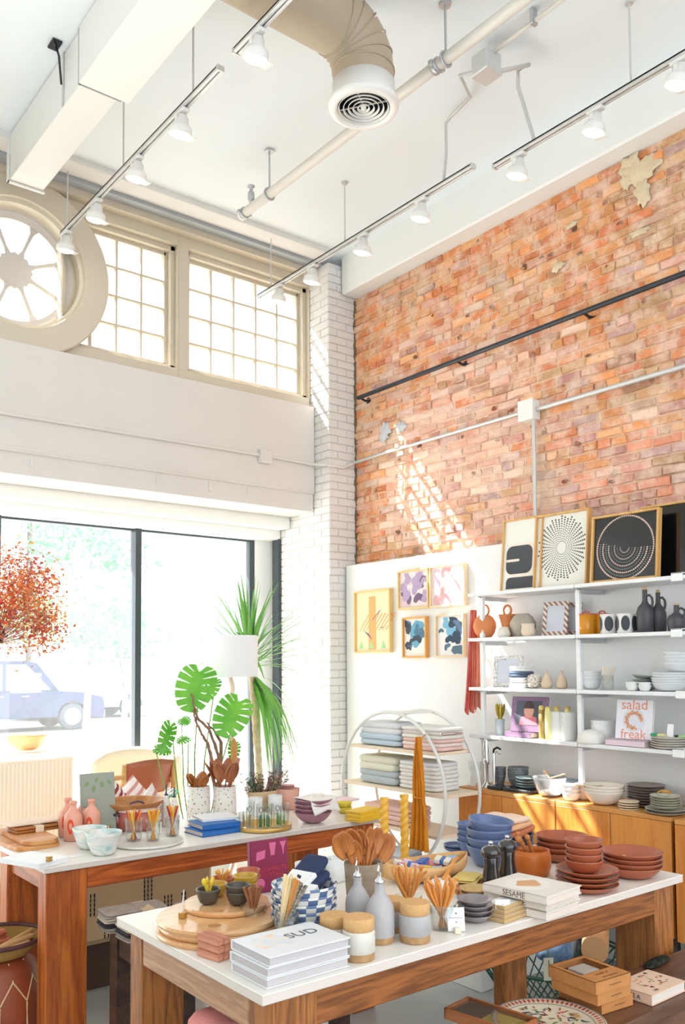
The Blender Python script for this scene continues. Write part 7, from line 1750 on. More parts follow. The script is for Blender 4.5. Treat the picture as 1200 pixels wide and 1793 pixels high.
# long wooden dish with soaps
a_=at(676,1535,2,Z+.0); b_=at(815,1500,2,Z+.05); c_=placed(742,1545,Z,20); m_=mpp(c_)
e0=at(670,1512,2,Z+.07); e1=at(815,1494,2,Z+.07); ang=math.atan2(e1.y-e0.y,e1.x-e0.x); Ld=(e1-e0).length; dc=(e0+e1)/2; print('dish',e0,e1,Ld)
def dish_outer(u,v):
    # u along, v around the section (0..1 from rim over the bottom to the other rim)
    s_=(u-.5)*2; w_=.086*max(0,1-abs(s_)**2.2)**.8+.002; h_=.012+.048*abs(s_)**2+.0; a=PI*v
    zr=.056+.020*abs(s_)**2; zb_=.0+.030*abs(s_)**3
    return (s_*Ld/2,-w_*cos(a),zr-(zr-zb_)*sin(a)**.7 if 0<v<1 else zr)
lw_=wood('limed_dish',(.92,.73,.50),(.86,.64,.40),0,8,.5)
t=thing('wooden_dish','long boat-shaped wooden dish heaped with small wrapped soaps','dish',(dc.x,dc.y,Z+.001),ang)
obj('dish_shell',MB().grid(dish_outer,28,20,both=.006),lw_,t)
soapc=[('blue',(.20,.52,.74)),('white',(.94,.93,.92)),('pale pink',(.93,.80,.86)),('turquoise',(.35,.72,.84)),('yellow',(.95,.80,.35)),('navy banded',(.22,.38,.68)),('pale blue',(.60,.80,.90)),('rose',(.88,.45,.52)),('cream',(.93,.90,.80)),('red',(.80,.20,.28)),('sky',(.45,.72,.88))]
rd=random.Random(9)
for k,(cn,cc2) in enumerate(soapc):
    s_=-.62+1.24*k/10; x=s_*Ld/2; y=.022*((k%2)*2-1)*(1-abs(s_)*.5); zz=.032+.02*abs(s_)+.010*(k%3)
    Pw=Vector((dc.x+x*cos(ang)-y*sin(ang),dc.y+x*sin(ang)+y*cos(ang),Z+zz))
    t=thing('wrapped_soap','small %s wrapped soap in the boat-shaped dish, %s'%(cn,'window end' if k<4 else ('middle' if k<8 else 'camera-side end')),'soap',tuple(Pw)); t.rotation_euler=(rd.uniform(-.3,.3),rd.uniform(-.3,.3),rd.uniform(0,3))
    obj('wrapper',MB().box((-.028,-.017,-.008),(.028,.017,.008),.0015),mat('soap_%d'%k,cc2,.4),t); obj('paper_band',MB().box((-.008,-.0175,-.0085),(.008,.0175,.0085),.0015),mat('soap_band_%d'%(k%3),[(.95,.95,.94),(.90,.62,.66),(.30,.45,.70)][k%3],.5),t)
# beeswax candles
wax=mat('beeswax',(.90,.68,.22),.5)
for i,(px,by,top,lb) in enumerate(((674,1520,1396,'twisted yellow beeswax candle, shorter one nearer the stone crock'),(709,1505,1391,'twisted yellow beeswax candle, taller one nearer the marigold apron'))):
    p=placed(px,by,Z,6); p.y=min(p.y,2.44); p=Vector((at(px,by,1,p.y).x,p.y,Z)); m_=mpp(p); h=at(px+2,top,1,p.y).z-Z; r=.0135; mb=MB(); n=28; K=90; vs=[]
    for j in range(K+1):
        z=h*j/K
        for k in range(n): a=2*PI*k/n; rr_=r*(.92+.30*abs(cos(1.0*(a-z*110)))); vs.append((rr_*cos(a),rr_*sin(a),z))
    mb._add(vs,[(j*n+k,j*n+(k+1)%n,(j+1)*n+(k+1)%n,(j+1)*n+k) for j in range(K) for k in range(n)],True); mb._add(vs[-n:],[tuple(range(n))])
    t=thing('twisted_candle',lb,'candle',tuple(p)); obj('wax',mb,wax,t); obj('wick',MB().cyl((0,0,h),(0,0,h+.008),.001,6),mat('wick',(.9,.85,.7),.8),t)
q=at(692,1505,2,Z); single('candle_stub','small beige candle stub between the two twisted candles','candle',MB().lathe([(.012,0),(.012,.026),(.0,.026)],16),mat('stub_beige',(.80,.74,.60),.6),(q.x,min(q.y,2.45),Z))
# tumblers of wooden spreaders
spr=mat('spreader_wood',(.92,.62,.30),.4,var=.4,c2=(.80,.48,.20),scale=30)
for i,(px,by,w_,h_,n,lb) in enumerate(((716,1605,48,30,12,'rear'),(775,1632,50,42,16,'front'))):
    p=placed(px,by,Z,w_*.38); m_=mpp(p); r=w_/2*m_; single('tumbler','%s clear tumbler holding a fan of orange wooden spreaders'%lb,'glass',glass_mb(r*.72,r,h_*m_*1.05),clear,tuple(p))
    mb=MB().tube([(0,0,0),(0,0,.05),(0,.004,.10),(0,.002,.128),(0,-.006,.142)],[.003,.0045,.0055,.0052,.0035],8,flat=.7)
    bunch('spreader','orange wooden spreader standing in the %s tumbler'%lb,'utensil',tuple(p),n,r*.5,r*1.55,mb,spr,'spreaders in the %s tumbler'%lb,21+i,.0065)
    if i==1:
        mb=MB().grid(lambda u,v:((u-.5)*.018,.003*sin(3*v),v*.06),4,8,both=.001); o=single('metal_blade','shiny steel blade showing inside the front tumbler','utensil',mb,chrome,(p.x,p.y-.01,Z+.007),.6)
# price cards with little cubes
def pcard(lb,px,by,hpx,wpx,stand):
    q=at(px,by,2,Z); m_=mpp(q); t=thing('price_card',lb,'price card',tuple(q),-.60); w_=wpx*m_; h=hpx*m_
    obj('card',MB().xf((0,0,.002),0,-.18).box((-w_/2,-.0008,0),(w_/2,0,h),0),pcl,t)
    obj('printed_lines',MB().xf((0,0,.002),0,-.18).box((-w_*.4,-.0012,h*.55),(w_*.4,-.0008,h*.57)).box((-w_*.06,-.0012,h*.72),(w_*.06,-.0008,h*.78)).box((-w_*.06,-.0012,h*.36),(w_*.06,-.0008,h*.40)),mat('print_grey',(.45,.42,.42),.6),t)
    obj('stand_cube',MB().box((-.009,-.022,0),(.009,-.004,.016),.0015),stand,t)
pcard('small white price card on a pale cube beside the front tumbler',800,1632,40,30,mat('marble_cube',(.90,.86,.78),.4))
pcard('small white price card on a gold cube in front of the wooden trays',882,1612,34,26,mat('gold_cube',(.80,.66,.28),.35,metal=.3))
# ceramic dishes
bz=mat('iridescent_grey',(.50,.47,.48),.15,var=.6,c2=(.66,.60,.60),scale=12,coat=.6)
p=placed(832,1616,Z,16); m_=mpp(p)
stack('glazed_dish','shiny grey glazed dish beside the wooden trays','dish',MB().lathe(bowl_prof(32*m_,13*m_,.003,.45,.7),36,cap1=False),bz,tuple(p),4,8.5*m_)
single('tan_base_dish','tan footed dish under the shiny grey dishes','dish',MB().lathe([(.02,0),(.022,.0),(.022,.001)],20),rawc,(p.x,p.y,Z-.0)) if 0 else None
p=placed(838,1588,Z,20); m_=mpp(p); p2_=(p.x+.02,p.y+.03,Z)
stack('tan_dish','speckled tan glazed dish behind the shiny grey dishes','dish',MB().lathe(bowl_prof(29*m_,9*m_,.003,.5,.6),36,cap1=False),mat('tan_glaze',(.86,.72,.48),.3,var=.4,scale=30),p2_,3,7*m_)
# wooden square trays pile
twd=mat('tray_tan',(.80,.66,.46),.6); zz=Z; 
for i in range(4):
    n_,rz,w_,d_=box3((884,1612-8*i),(848,1603-8*i),(925,1597-8*i),zz+.010)
    t=thing('square_tray','square white-faced tray with a tan edge, %s in the pile by the gold cube'%['bottom','second up','third up','topmost'][i],'tray',(n_.x,n_.y,zz),rz,'square trays')
    d_=min(d_,w_)
    obj('tray_body',MB().box((0,0,0),(w_,d_,.010),.001),twd,t); obj('tray_face',MB().box((.004,.004,.010),(w_-.004,d_-.004,.0105)),bz if i<0 else mat('tray_face',(.92,.90,.87),.3),t); zz+=.0112
# pile of three sesame books
cvs=mat('sesame_cover',(.92,.89,.85),.45); zz=Z; H_=.0245
for i,(N_,L_,R__) in enumerate((((957,1598),(866,1568),(1016,1577)),((957,1582),(866,1552),(1017,1560)),((958,1571),(866,1540),(1019,1550)))):
    n_,rz,w_,d_=box3(N_,L_,R__,zz+H_); 
    t=book('cookbook','pale sesame cookbook, %s in the pile beside the pepper mills'%['bottom','middle','top'][i],(n_.x,n_.y,zz),rz,w_,d_,H_,cvs,'sesame cookbooks',spine='x0',pages=mat('sesame_pages',(.90,.84,.79),.8,var=.4,c2=(.82,.75,.70),scale=50,stretch=(.2,.2,14)))
    cv=[c for c in t.children if c.name.startswith('cover')][0]
    mb=MB(); text_mb(mb,'SESAME',.024,(-.0006,d_*.5,H_*.5),Matrix.Rotation(-PI/2,4,'Z')@Rx(PI/2),.0004); obj('spine_title',mb,mat('title_brown',(.50,.38,.32),.6),cv)
    if i==2:
        mb=MB(); mb.T=Matrix.Translation((w_*.5,d_*.55,H_)); mb.lathe([(d_*.30,0),(d_*.30,.0004)],36); pr_=obj('cover_plate',mb,mat('sesame_plate',(.95,.93,.90),.3),cv)
        mb=MB(); mb.T=Matrix.Translation((w_*.5,d_*.55,H_+.0004)); mb.prism([(d_*.19*cos(a)*(1+.2*sin(3*a)),d_*.15*sin(a)*(1+.2*cos(4*a))) for a in [2*PI*k/24 for k in range(24)]],0,.0004); obj('cover_food',mb,mat('sesame_food',(.86,.66,.48),.6),cv)
    zz+=H_+.0006
# pepper mills
bm=mat('black_marbled_mill',(.12,.11,.11),.15,var=.6,c2=(.26,.25,.23),scale=14,coat=.8,stretch=(1,1,.3))
def mill(lb,px,by,top):
    p=placed(px,by,Z,14); m_=mpp(p); r=17.5*m_; h=at(px,top,1,p.y).z-Z; t=thing('pepper_mill',lb,'pepper mill',tuple(p))
    obj('mill_body',MB().lathe([(r*1.0,0),(r*1.0,h*.1),(r*.86,h*.28),(r*.70,h*.5),(r*.74,h*.64),(r*.72,h*.66)],32),bm,t)
    obj('mill_head',MB().lathe([(r*.70,h*.665),(r*.98,h*.70),(r*1.02,h*.78),(r*.85,h*.86),(r*.45,h*.905),(r*.3,h*.91)],32),bm,t)
    obj('knob',MB().lathe([(r*.15,h*.91),(r*.15,h*.93),(r*.24,h*.95),(r*.24,h*.985),(r*.1,h)],16),chrome,t)
mill('black marbled pepper mill, nearer the small dishes',861,1560,1472)
mill('black marbled pepper mill in front of the orange pot',890,1548,1462)
# periwinkle bowls, big
p_,m_,_=stackp('large periwinkle blue bowl with a pale rim on the front table',858,1522,28,80,36,4,15,blueg,Z,.45,.5,.10)
p=placed(905,1500,Z,20); m_=mpp(p); stack('plate','deep blue plate under the folded rust cloth','plate',MB().lathe(bowl_prof(46*m_,8*m_,.004,.6,.6),40,cap1=False),mat('slate_blue_plate',(.35,.40,.52),.35),(p.x+.02,p.y,Z),5,5.5*m_) if 0 else None
# slate plates and folded cloths on the back corner
q=Vector((2.74,2.40,Z)); m_=mpp(q)
p=placed(920,1498,Z,20); p=Vector((2.735,2.38,Z)); m_=mpp(p)
stack('plate','slate blue plate under the folded rust cloth','plate',MB().lathe(bowl_prof(43*m_,8*m_,.004,.6,.6),40,cap1=False),mat('slate_blue_plate',(.38,.42,.52),.35),tuple(p),4,5.5*m_)
zz=Z+4*5.5*m_+.006
for i,(c,lb) in enumerate(((mat('rust_cloth',(.80,.48,.34),.9),'folded rust coloured cloth on the slate blue plates'),(mat('apricot_cloth',(.93,.72,.55),.9),'folded apricot cloth on the rust coloured one'),(mat('blush_napkin',(.96,.84,.76),.9),'pale blush napkin topping the folded cloths'))):
    mb=MB(); soft(mb,(0,0,0),.25-.02*i,.17,.024,.4,28,8,.22,i+40); single('folded_cloth',lb,'cloth',mb,c,(p.x-.02*i,p.y+.004*i,zz),.4-.15*i); zz+=.024
single('blue_bowl','wide bright blue bowl between the orange pot and the slate plates','bowl',MB().lathe(bowl_prof(30*m_,14*m_,.004,.5,.5),36,cap1=False),mat('cobalt_bowl',(.30,.45,.68),.3),(2.60,2.30,Z+.012))
# orange pot with wooden tools
orp=mat('burnt_orange_glaze',(.80,.42,.14),.4)
p=placed(932,1538,Z,28); m_=mpp(p); r=33*m_; h=44*m_
single('orange_pot','burnt orange rounded pot holding wooden kitchen tools','pot',MB().lathe([(r*.78,0),(r*.9,.004),(r*1.02,h*.4),(r*1.0,h*.8),(r*.93,h),(r*.87,h),(r*.92,h*.8),(r*.8,.008),(0,.008)],40,cap1=False),orp,tuple(p))
for k,(dx,dy,dz,bw,lb) in enumerate(((-.085,.03,.125,.012,'round-ended wooden masher leaning out of the orange pot'),(-.06,-.01,.115,.010,'wooden stirrer leaning out of the orange pot'),(-.05,.03,.12,.009,'third wooden tool leaning out of the orange pot'))):
    mb=MB().tube([(0,0,0),(0,0,.13)],[.006,.007],8); mb.ell((0,0,.14),(bw,bw,bw*1.2),14,10); o=single('wooden_tool',lb,'utensil',mb,spo,(p.x+.03,p.y-.01+.01*k,Z+.012),0,'tools in the orange pot')
    o.rotation_euler=Vector((dx,dy,dz)).to_track_quat('Z','Y').to_euler()
# boards, cushion-like bread wrap and glass beside the mills
q=placed(820,1556,Z,10); 
single('olive_board','live-edge olive wood board lying behind the tan dishes','board',MB().prism([(-.10,-.04),(-.02,-.055),(.08,-.05),(.12,-.02),(.10,.03),(.03,.05),(-.06,.045),(-.12,.01)],0,.016),spo,(q.x+.01,q.y+.0,Z),.5)
single('folded_cloth','folded yellow cloth lying on the live-edge board','cloth',folded_mb(.12,.08,.014,2,50),mat('yellow_cloth',(.90,.80,.48),.9),(q.x+.02,q.y+.02,Z+.017),.5)
q=placed(800,1550,Z,10); o=single('wooden_paddle','slim wooden paddle leaning up towards the pepper mills','paddle',MB().box((-.075,-.008,0),(.075,.008,.006),.003),spr,(q.x-.01,q.y+.02,Z+.048),.5); o.rotation_euler=(0,-.30,.45)
q=placed(760,1562,Z,10)
single('linen_wrap','white crumpled linen behind the orange spreaders','cloth',(lambda mb:soft(mb,(0,0,0),.10,.08,.03,.7,20,8,.2,61))(MB()),mat('white_linen',(.95,.92,.89),.9),(q.x+.045,q.y+.0,Z))
q=placed(838,1505,Z,10); t=thing('glass_goblet','smoky glass goblet leaning by the blue bowls','glass',(q.x+.02,q.y-.04,Z))
obj('goblet',MB().lathe([(.025,0),(.025,.002),(.004,.006),(.004,.03),(.03,.06),(.035,.10),(.033,.10),(.028,.06),(0,.034)],24,cap1=False),glassm('smoke_glass',(.72,.70,.70)),t)
# terracotta bowls and plates
tg=mat('redclay_glaze',(.68,.37,.25),.3); 
stackp('wide terracotta bowl behind the small terracotta stack',985,1512,30,90,17,4,9,tg,Z,.55,.5)
stackp('terracotta plate under the small terracotta bowls',1029,1566,36,108,12,4,8.5,mat('redclay_plate',(.70,.39,.27),.25),Z,.6,.6,name='plate',cat='plate')
p=placed(1029,1566,Z,36); m_=mpp(p); zq=Z+3*8.5*m_+.006
stack('bowl','small terracotta bowl in the stack standing on the plates','bowl',MB().lathe(bowl_prof(33*m_,23*m_,.004,.42,.45),40,cap1=False),tg,(p.x+.0,p.y+.01,zq),4,11.5*m_)
p_,m_,_=stackp('large shallow terracotta bowl at the end of the front table',1108,1541,32,104,20,4,8,tg,Z,.5,.55)
q=p_; mb=MB()
for k in range(14): mb.tube([(-.03+.004*k,-.02+.003*(k%4),.0),(.01+.004*k,.0+.002*(k%3),.006)],.003,6)
single('straw_bundle','little pile of yellow straws lying in the large terracotta bowl','straws',mb,mat('straw_yellow',(.92,.70,.22),.6),(q.x-.06,q.y-.01,Z+3*8*m_+.014),.6)
# ---------------------------------------------------------------- low things
# dark bench with folded tea towels between the tables
dk=wood('dark_walnut_x',(.34,.23,.17),(.22,.14,.10),1,8,.5)
zd=.68; a=at(187,1622,2,zd); b=at(330,1695,2,zd)
bx0=1.46; by0=2.66; bx1=1.75; by1=3.14
e=at(186,1640,0,1.46); print('dark',a,b)
t=thing('low_bench','narrow dark wooden bench with folded tea towels, between the two tables','bench',(1.52,2.84,0))
obj('bench_top',MB().box((-.17,-.29,zd-.03),(.55,.29,zd),.003),dk,t)
obj('apron',MB().box((-.145,-.26,zd-.10),(.53,-.23,zd-.031),.002),dk,t); obj('apron',MB().box((-.155,-.23,zd-.10),(-.13,.23,zd-.031),.002),dk,t)
for x,y in ((-.165,-.27),(-.165,.215),(.48,-.27),(.48,.215)): obj('leg',MB().box((x,y,0),(x+.06,y+.06,zd-.03),.003),dk,t)
tw=[mat('towel_taupe',(.66,.60,.56),.95,var=.4,scale=30),mat('towel_dark',(.22,.20,.22),.95),mat('towel_sand',(.80,.74,.66),.95)]
for s_,(x0,y0) in enumerate(((1.42,3.06),(1.43,2.92),(1.44,2.78))):
    for k in range(4):
        lb='folded %s tea towel, %s, %s pile on the dark bench'%(['taupe','dark','sand','taupe'][k],['bottom','second up','third up','topmost'][k],['window-side','middle','camera-side'][s_])
        t=thing('tea_towel',lb,'towel',(x0,y0,zd+.0008+.017*k),.1*s_-.1)
        obj('towel_fold',folded_mb(.24,.125,.017,2,k+s_*5+70),tw[[0,1,2,0][k]],t); 
        obj('paper_label',MB().box((.03-.005*k,-.0655,.001),(.08-.005*k,.0655,.0178),.002),mat('label_tan',(.78,.68,.56),.8),t)
q=(1.68,2.92,zd+.0008+.069)
single('grey_towel','plain grey folded towel lying over the tea towel piles','towel',folded_mb(.30,.18,.010,1,90),mat('grey_felt',(.60,.57,.57),.95),q,.25)
t=thing('tassel_throw','dark and tan tasselled throw heaped at the end of the dark bench','throw',(1.86,3.0,zd+.001)); mb=MB(); soft(mb,(0,0,0),.30,.26,.09,.6,26,10,.12,7); obj('throw_cloth',mb,mat('throw_dark',(.50,.44,.40),.95,var=.8,c2=(.2,.19,.2),scale=24),t)
mb=MB(); rd=random.Random(6)
for k in range(160):
    a=rd.uniform(0,6.28); r=rd.uniform(.04,.16); x,y=r*cos(a),r*sin(a)*.85; z=.09*(1-(r/.20)**3)
    mb.tube([(x,y,z),(x+rd.uniform(-.02,.02),y+rd.uniform(-.02,.02),z+.018),(x+rd.uniform(-.03,.03),y+rd.uniform(-.03,.03),z+.008)],.003,5)
obj('fringe',mb,mat('throw_fringe',(.62,.54,.46),.95,var=.8,c2=(.2,.2,.22),scale=30),t)
# leather pouf with stitched seams, basket on it
pf=at(8,1700,2,.50); pcx,pcy=at(-20,1700,1,2.95).x,2.95; print('pouf',pf,pcx)
c_=at(2,1672,1,3.12); 
c_=at(4,1640,1,3.52); pc=Vector((c_.x-.02,3.52,0)); rP=.165; zBk=c_.z
t=thing('leather_pouf','round brown leather pouf with pale stitched seams under the basket','pouf',tuple(pc))
plm=mat('pouf_leather',(.62,.30,.17),.45,var=.5,c2=(.50,.22,.13),scale=7,bump=.2); stm=mat('stitch_cream',(.88,.76,.56),.7)
ztP=zBk-.058; print('ztP',ztP)
prof=[(rP*.85,0),(rP*.97,.05),(rP*1.03,ztP*.45),(rP*1.0,ztP*.72),(rP*.86,ztP*.93),(rP*.5,ztP),(0,ztP)]
bd=obj('pouf_body',MB().lathe(prof,48,cap1=False),plm,t)
mb=MB()
for k in range(10):
    a=2*PI*k/10+.1
    def pt(a,z):
        for (r0,z0),(r1_,z1) in zip(prof[:-1],prof[1:]):
            if z0<=z<=z1: r=r0+(r1_-r0)*(z-z0)/(z1-z0+1e-9); return (r+.001)*cos(a),(r+.001)*sin(a),z
        return (.01,0,ztP)
    P=[pt(a,ztP*s/14) for s in range(1,11)]; mb.tube(P,[.0035 if q%2 else .002 for q in range(len(P))],6)
    a2=a+PI/10; mb.tube([pt(a,ztP*.72),pt(a2,ztP*.86)],.003,6); mb.tube([pt(a+2*PI/10,ztP*.72),pt(a2,ztP*.86)],.003,6); mb.tube([pt(a2,ztP*.86),pt(a2,ztP*.97)],.003,6)
obj('seam_stitch',mb,stm,bd)
t=thing('woven_basket','shallow round straw basket with a dark rim standing on the leather pouf','basket',(pc.x,pc.y,ztP+.001)); rB=.178
obj('basket_wall',MB().lathe([(rB*.7,0),(rB*.98,.055),(rB*.94,.055),(rB*.66,.006),(0,.006)],44,cap1=False),ramp_mat('straw_weave','wave',[(0,(.62,.46,.22)),(1,(.84,.68,.38))],60,.8,(0,0,1),bump=.6),t)
obj('basket_rim',MB().tube([(rB*.97*cos(2*PI*k/44),rB*.97*sin(2*PI*k/44),.058) for k in range(44)],.009,8,closed=True),mat('plum_rim',(.32,.18,.18),.7),t)
tcw=mat('terracotta_wax',(.78,.44,.32),.5); kr=mat('kraft_roll',(.84,.66,.44),.7)
def twist(L_,r=.011):
    mb=MB(); n=16; K=40; vs=[]
    for j in range(K+1):
        for k in range(n): a=2*PI*k/n; rr_=r*(1+.2*cos(3*(a-j*.35))); vs.append((L_*j/K,rr_*cos(a),rr_*sin(a)))
    mb._add(vs,[(j*n+k,(j+1)*n+k,(j+1)*n+(k+1)%n,j*n+(k+1)%n) for j in range(K) for k in range(n)],True); mb._add(vs[:n],[tuple(range(n))]); mb._add(vs[-n:],[tuple(reversed(range(n)))]); return mb
f=None
for k in range(5):
    L0=(pc.x-.13,pc.y-.03+.027*(k%3),ztP+.028+.024*(k//3)+.006*(k%2))
    if f is None: f=single('terracotta_candle','twisted terracotta candle lying in the straw basket','candle',twist(.20),tcw,L0,.35,'twisted terracotta candles in the basket')
    else: dup(f,L0,.35+.04*k)
f=None
for k in range(4):
    L0=(pc.x-.09+.03*k,pc.y-.11+.018*k,ztP+.022+.012*(k%2)); mb=MB().tube([(0,0,0),(.20,0,.01)],.012,12)
    if f is None: f=single('kraft_roll','kraft paper roll lying across the front of the straw basket','roll',mb,kr,L0,.25,'kraft rolls in the basket')
    else: dup(f,L0,.25+.12*k)
# low wooden bench at the front with boxes
ZB=.65; bw_=wood('low_bench_wood',(.46,.31,.22),(.33,.21,.14),0,7,.4)
t=thing('low_bench','low brown wooden bench in front of the front table, carrying boxes and a platter','bench',(2.4,1.57,0))
obj('bench_top',MB().box((-.78,-.125,ZB-.035),(.62,.115,ZB),.003),bw_,t); obj('bench_skirt',MB().box((-.74,-.11,ZB-.13),(.60,.10,ZB-.036),.002),bw_,t)
for x in (-.72,.52):
    for y in (-.105,.045): obj('leg',MB().box((x,y,0),(x+.05,y+.05,ZB-.13),.002),bw_,t)
ZBt=ZB+.0008
# kraft boxes
kb=mat('kraft_box',(.80,.54,.30),.7,var=.25,scale=20); kbd=mat('kraft_inside',(.42,.27,.16),.8); zz=ZBt; HB=.034
for i,(N_,L_,R__) in enumerate((((1054,1756),(987,1722),(1109,1739)),((1047,1741),(986,1704),(1105,1721)),((1043,1721),(984,1683),(1105,1702)))):
    n_,rz,w_,d_=box3(N_,L_,R__,zz+HB)
    t=thing('kraft_box','brown kraft gift box, %s in the pile on the low bench'%['bottom','middle','top one with a window'][i],'box',(n_.x,n_.y,zz),rz,'kraft gift boxes')
    mb=MB()
    if i<2: mb.box((0,0,0),(w_,d_,HB),.001)
    else:
        mb.box((0,0,0),(w_,d_,.003)).box((0,0,.003),(.002,d_,HB)).box((w_-.002,0,.003),(w_,d_,HB)).box((0,0,.003),(w_,.002,HB)).box((0,d_-.002,.003),(w_,d_,HB))
        x0,x1,y0,y1=.014,w_-.014,d_*.36,d_-.014; mb.box((0,0,HB-.002),(w_,y0,HB)).box((0,y1,HB-.002),(w_,d_,HB)).box((0,y0,HB-.002),(x0,y1,HB)).box((x1,y0,HB-.002),(w_,y1,HB))
        obj('tray_insert',MB().box((.003,.003,.004),(w_-.003,d_-.003,.012)),kbd,t); obj('inner_card',MB().box((w_*.35,d_*.5,.012),(w_*.8,d_*.85,.024),.002),mat('inner_pale',(.75,.72,.68),.4),t)
    obj('box_shell',mb,kb,t)
    lbm=MB(); lbm.box((w_*.40,-.0006,HB*.42),(w_*.72,.0001,HB*.50)); obj('printed_line',lbm,mat('kraft_print',(.52,.33,.18),.7),t)
    if i==2:
        lbm=MB(); text_mb(lbm,'made of',.016,(w_*.5,d_*.24,HB+.0003),Rz(0),.0003); lbm.box((w_*.34,d_*.09,HB),(w_*.76,d_*.115,HB+.0006)); obj('print_lettering',lbm,mat('kraft_print',(.52,.33,.18),.7),t)
    zz+=HB+.0006
# floral cookbook
n_,rz,w_,d_=box3((1142,1743),(1080,1722),(1200,1716),ZBt+.03); n_=at(1142,1744,2,ZBt+.03); print('cb',w_,d_)
n_.y=max(n_.y,1.46); w_,d_=.17,.13
t=book('cookbook','pink cookbook with scattered flower shapes, lying beside the kraft boxes','0' and (n_.x,n_.y,ZBt),rz*.35,w_*1.1,d_*1.0,.03,mat('blush_cover',(.93,.80,.70),.5),spine='x0')
cv=[c for c in t.children if c.name.startswith('cover')][0]; rd=random.Random(3)
for ci,c in enumerate(((.80,.42,.36),(.30,.36,.38),(.86,.66,.36),(.55,.60,.45))):
    mb=MB()
    for k in range(9):
        x,y=rd.uniform(.02,w_),rd.uniform(.035,d_-.012); r=rd.uniform(.003,.007); mb.xf((x,y,.03),rd.uniform(0,3)).prism([(r*cos(a)*(1+.4*sin(4*a)),r*.7*sin(a)*(1+.4*cos(3*a))) for a in [2*PI*q/10 for q in range(10)]],0,.0004)
    obj('printed_flowers',mb,mat('flower_%d'%ci,c,.6),cv)
mb=MB(); text_mb(mb,'100',.016,(w_*.30,.018,.0303),Rz(0),.0003); text_mb(mb,'ITE A',.018,(-.0006,d_*.45,.015),Matrix.Rotation(-PI/2,4,'Z')@Rx(PI/2),.0004); obj('cover_title',mb,inkm,cv)
q=at(1085,1695,2,ZBt+.0); single('dark_trinkets','dark glittering textile with olive tips behind the pink cookbook','textile',(lambda mb:soft(mb,(0,0,0),.15,.04,.016,.6,22,8,.12,77))(MB()),mat('dark_sequin',(.11,.12,.13),.95,var=.7,c2=(.32,.31,.24),scale=70,spec=.1),(2.62,1.655,ZBt),.1)
# platter
pc_=at(961,1790,2,ZBt+.01); rp_=90*mpp(pc_); pc_.y=min(max(pc_.y,1.5),1.58); print('platter',pc_,rp_); rp_=.155
t=thing('platter','round painted platter with a red leaf border and coloured birds','platter',(at(961,1790,1,pc_.y).x,pc_.y,ZBt))
plt=mat('platter_cream',(.86,.80,.70),.3)
obj('plate_body',MB().lathe([(rp_*.55,0),(rp_*.6,.002),(rp_*.97,.014),(rp_,.017),(rp_*.985,.018),(rp_*.80,.011),(rp_*.78,.008),(0,.007)],64,cap1=False),plt,t)
rd=random.Random(12)
def on(r,a,h=.0006):
    if r<rp_*.78: z=.007+.001*(r/(rp_*.78))
    else: z=.011+(.018-.011)*(r-rp_*.80)/(rp_*.185)
    return (r*cos(a),r*sin(a),z+h)
mb=MB()
for k in range(64):
    a=2*PI*k/64; da=.03; mb._add([on(rp_*.84,a),on(rp_*.90,a+da),on(rp_*.965,a),on(rp_*.90,a-da)],[(0,1,2,3)])
obj('painted_border',mb,mat('platter_red',(.74,.26,.20),.4),t)
mb=MB()
for r in (.815,.975): mb.tube([on(rp_*r,2*PI*k/60,.0) for k in range(60)],.0012,4,closed=True)
obj('painted_ring',mb,mat('platter_grey',(.45,.42,.40),.4),t)
for ci,c in enumerate(((.80,.36,.34),(.40,.56,.60),(.80,.62,.34),(.20,.20,.22),(.46,.52,.36))):
    mb=MB()
    for k in range(30):
        a=rd.uniform(0,6.28); r=rp_*.74*math.sqrt(rd.uniform(0,1)); s_=rd.uniform(.004,.010); ph=rd.uniform(0,6); x,y,z=on(r,a,.0005)
        mb.xf((x,y,z+.0001*ci),ph).prism([(s_*cos(b)*(1+.5*cos(2*b)),s_*.45*sin(b)*(1+.5*sin(3*b))) for b in [2*PI*q/10 for q in range(10)]],0,.0003)
    obj('painted_birds',mb,mat('platter_col_%d'%ci,c,.4),t)
# pencil box with a glass lid
n_=at(925,1800,2,ZBt+.03); l_=at(773,1763,2,ZBt+.03); print('pbox',n_,l_)
q=at(820,1744,2,ZBt+.03); r_=at(942,1782,2,ZBt+.03); u=(r_-q); rz=math.atan2(u.y,u.x); v=(l_-q); W_=u.length; D_=abs(v.dot(Vector((-sin(rz),cos(rz),0))))
print('pb',q,W_,D_,rz)
t=thing('pencil_box','flat wooden box with a clear lid showing rows of yellow pencils','box',(q.x,q.y,ZBt),rz)
D_=min(D_,.13)
bxm=wood('box_beech',(.74,.46,.28),(.62,.36,.2),0,8,.5)
obj('box_frame',MB().box((0,-D_,0),(W_,0,.005)).box((0,-D_,.005),(W_,-D_+.006,.03)).box((0,-.006,.005),(W_,0,.03)).box((0,-D_,.005),(.006,0,.03)).box((W_-.006,-D_,.005),(W_,0,.03)),bxm,t)
obj('clear_lid',MB().box((.006,-D_+.006,.026),(W_-.006,-.006,.027)),clear,t)
mm=Matrix.Translation((q.x,q.y,ZBt))@Rz(rz); f=None
n=9
for k in range(n):
    y=-D_+.013+(D_-.026)*k/(n-1); L0=mm@Vector((W_*.42,y,.0115)); mb=MB().tube([(0,0,0),(W_*.50,0,0)],.0045,6,smooth=False)
    if f is None: f=single('yellow_pencil','yellow pencil lying in the clear-lidded box','pencil',mb,mat('soft_yellow_pencil',(.86,.72,.36),.5),tuple(L0),rz,'yellow pencils in the lidded box')
    else: dup(f,tuple(L0))
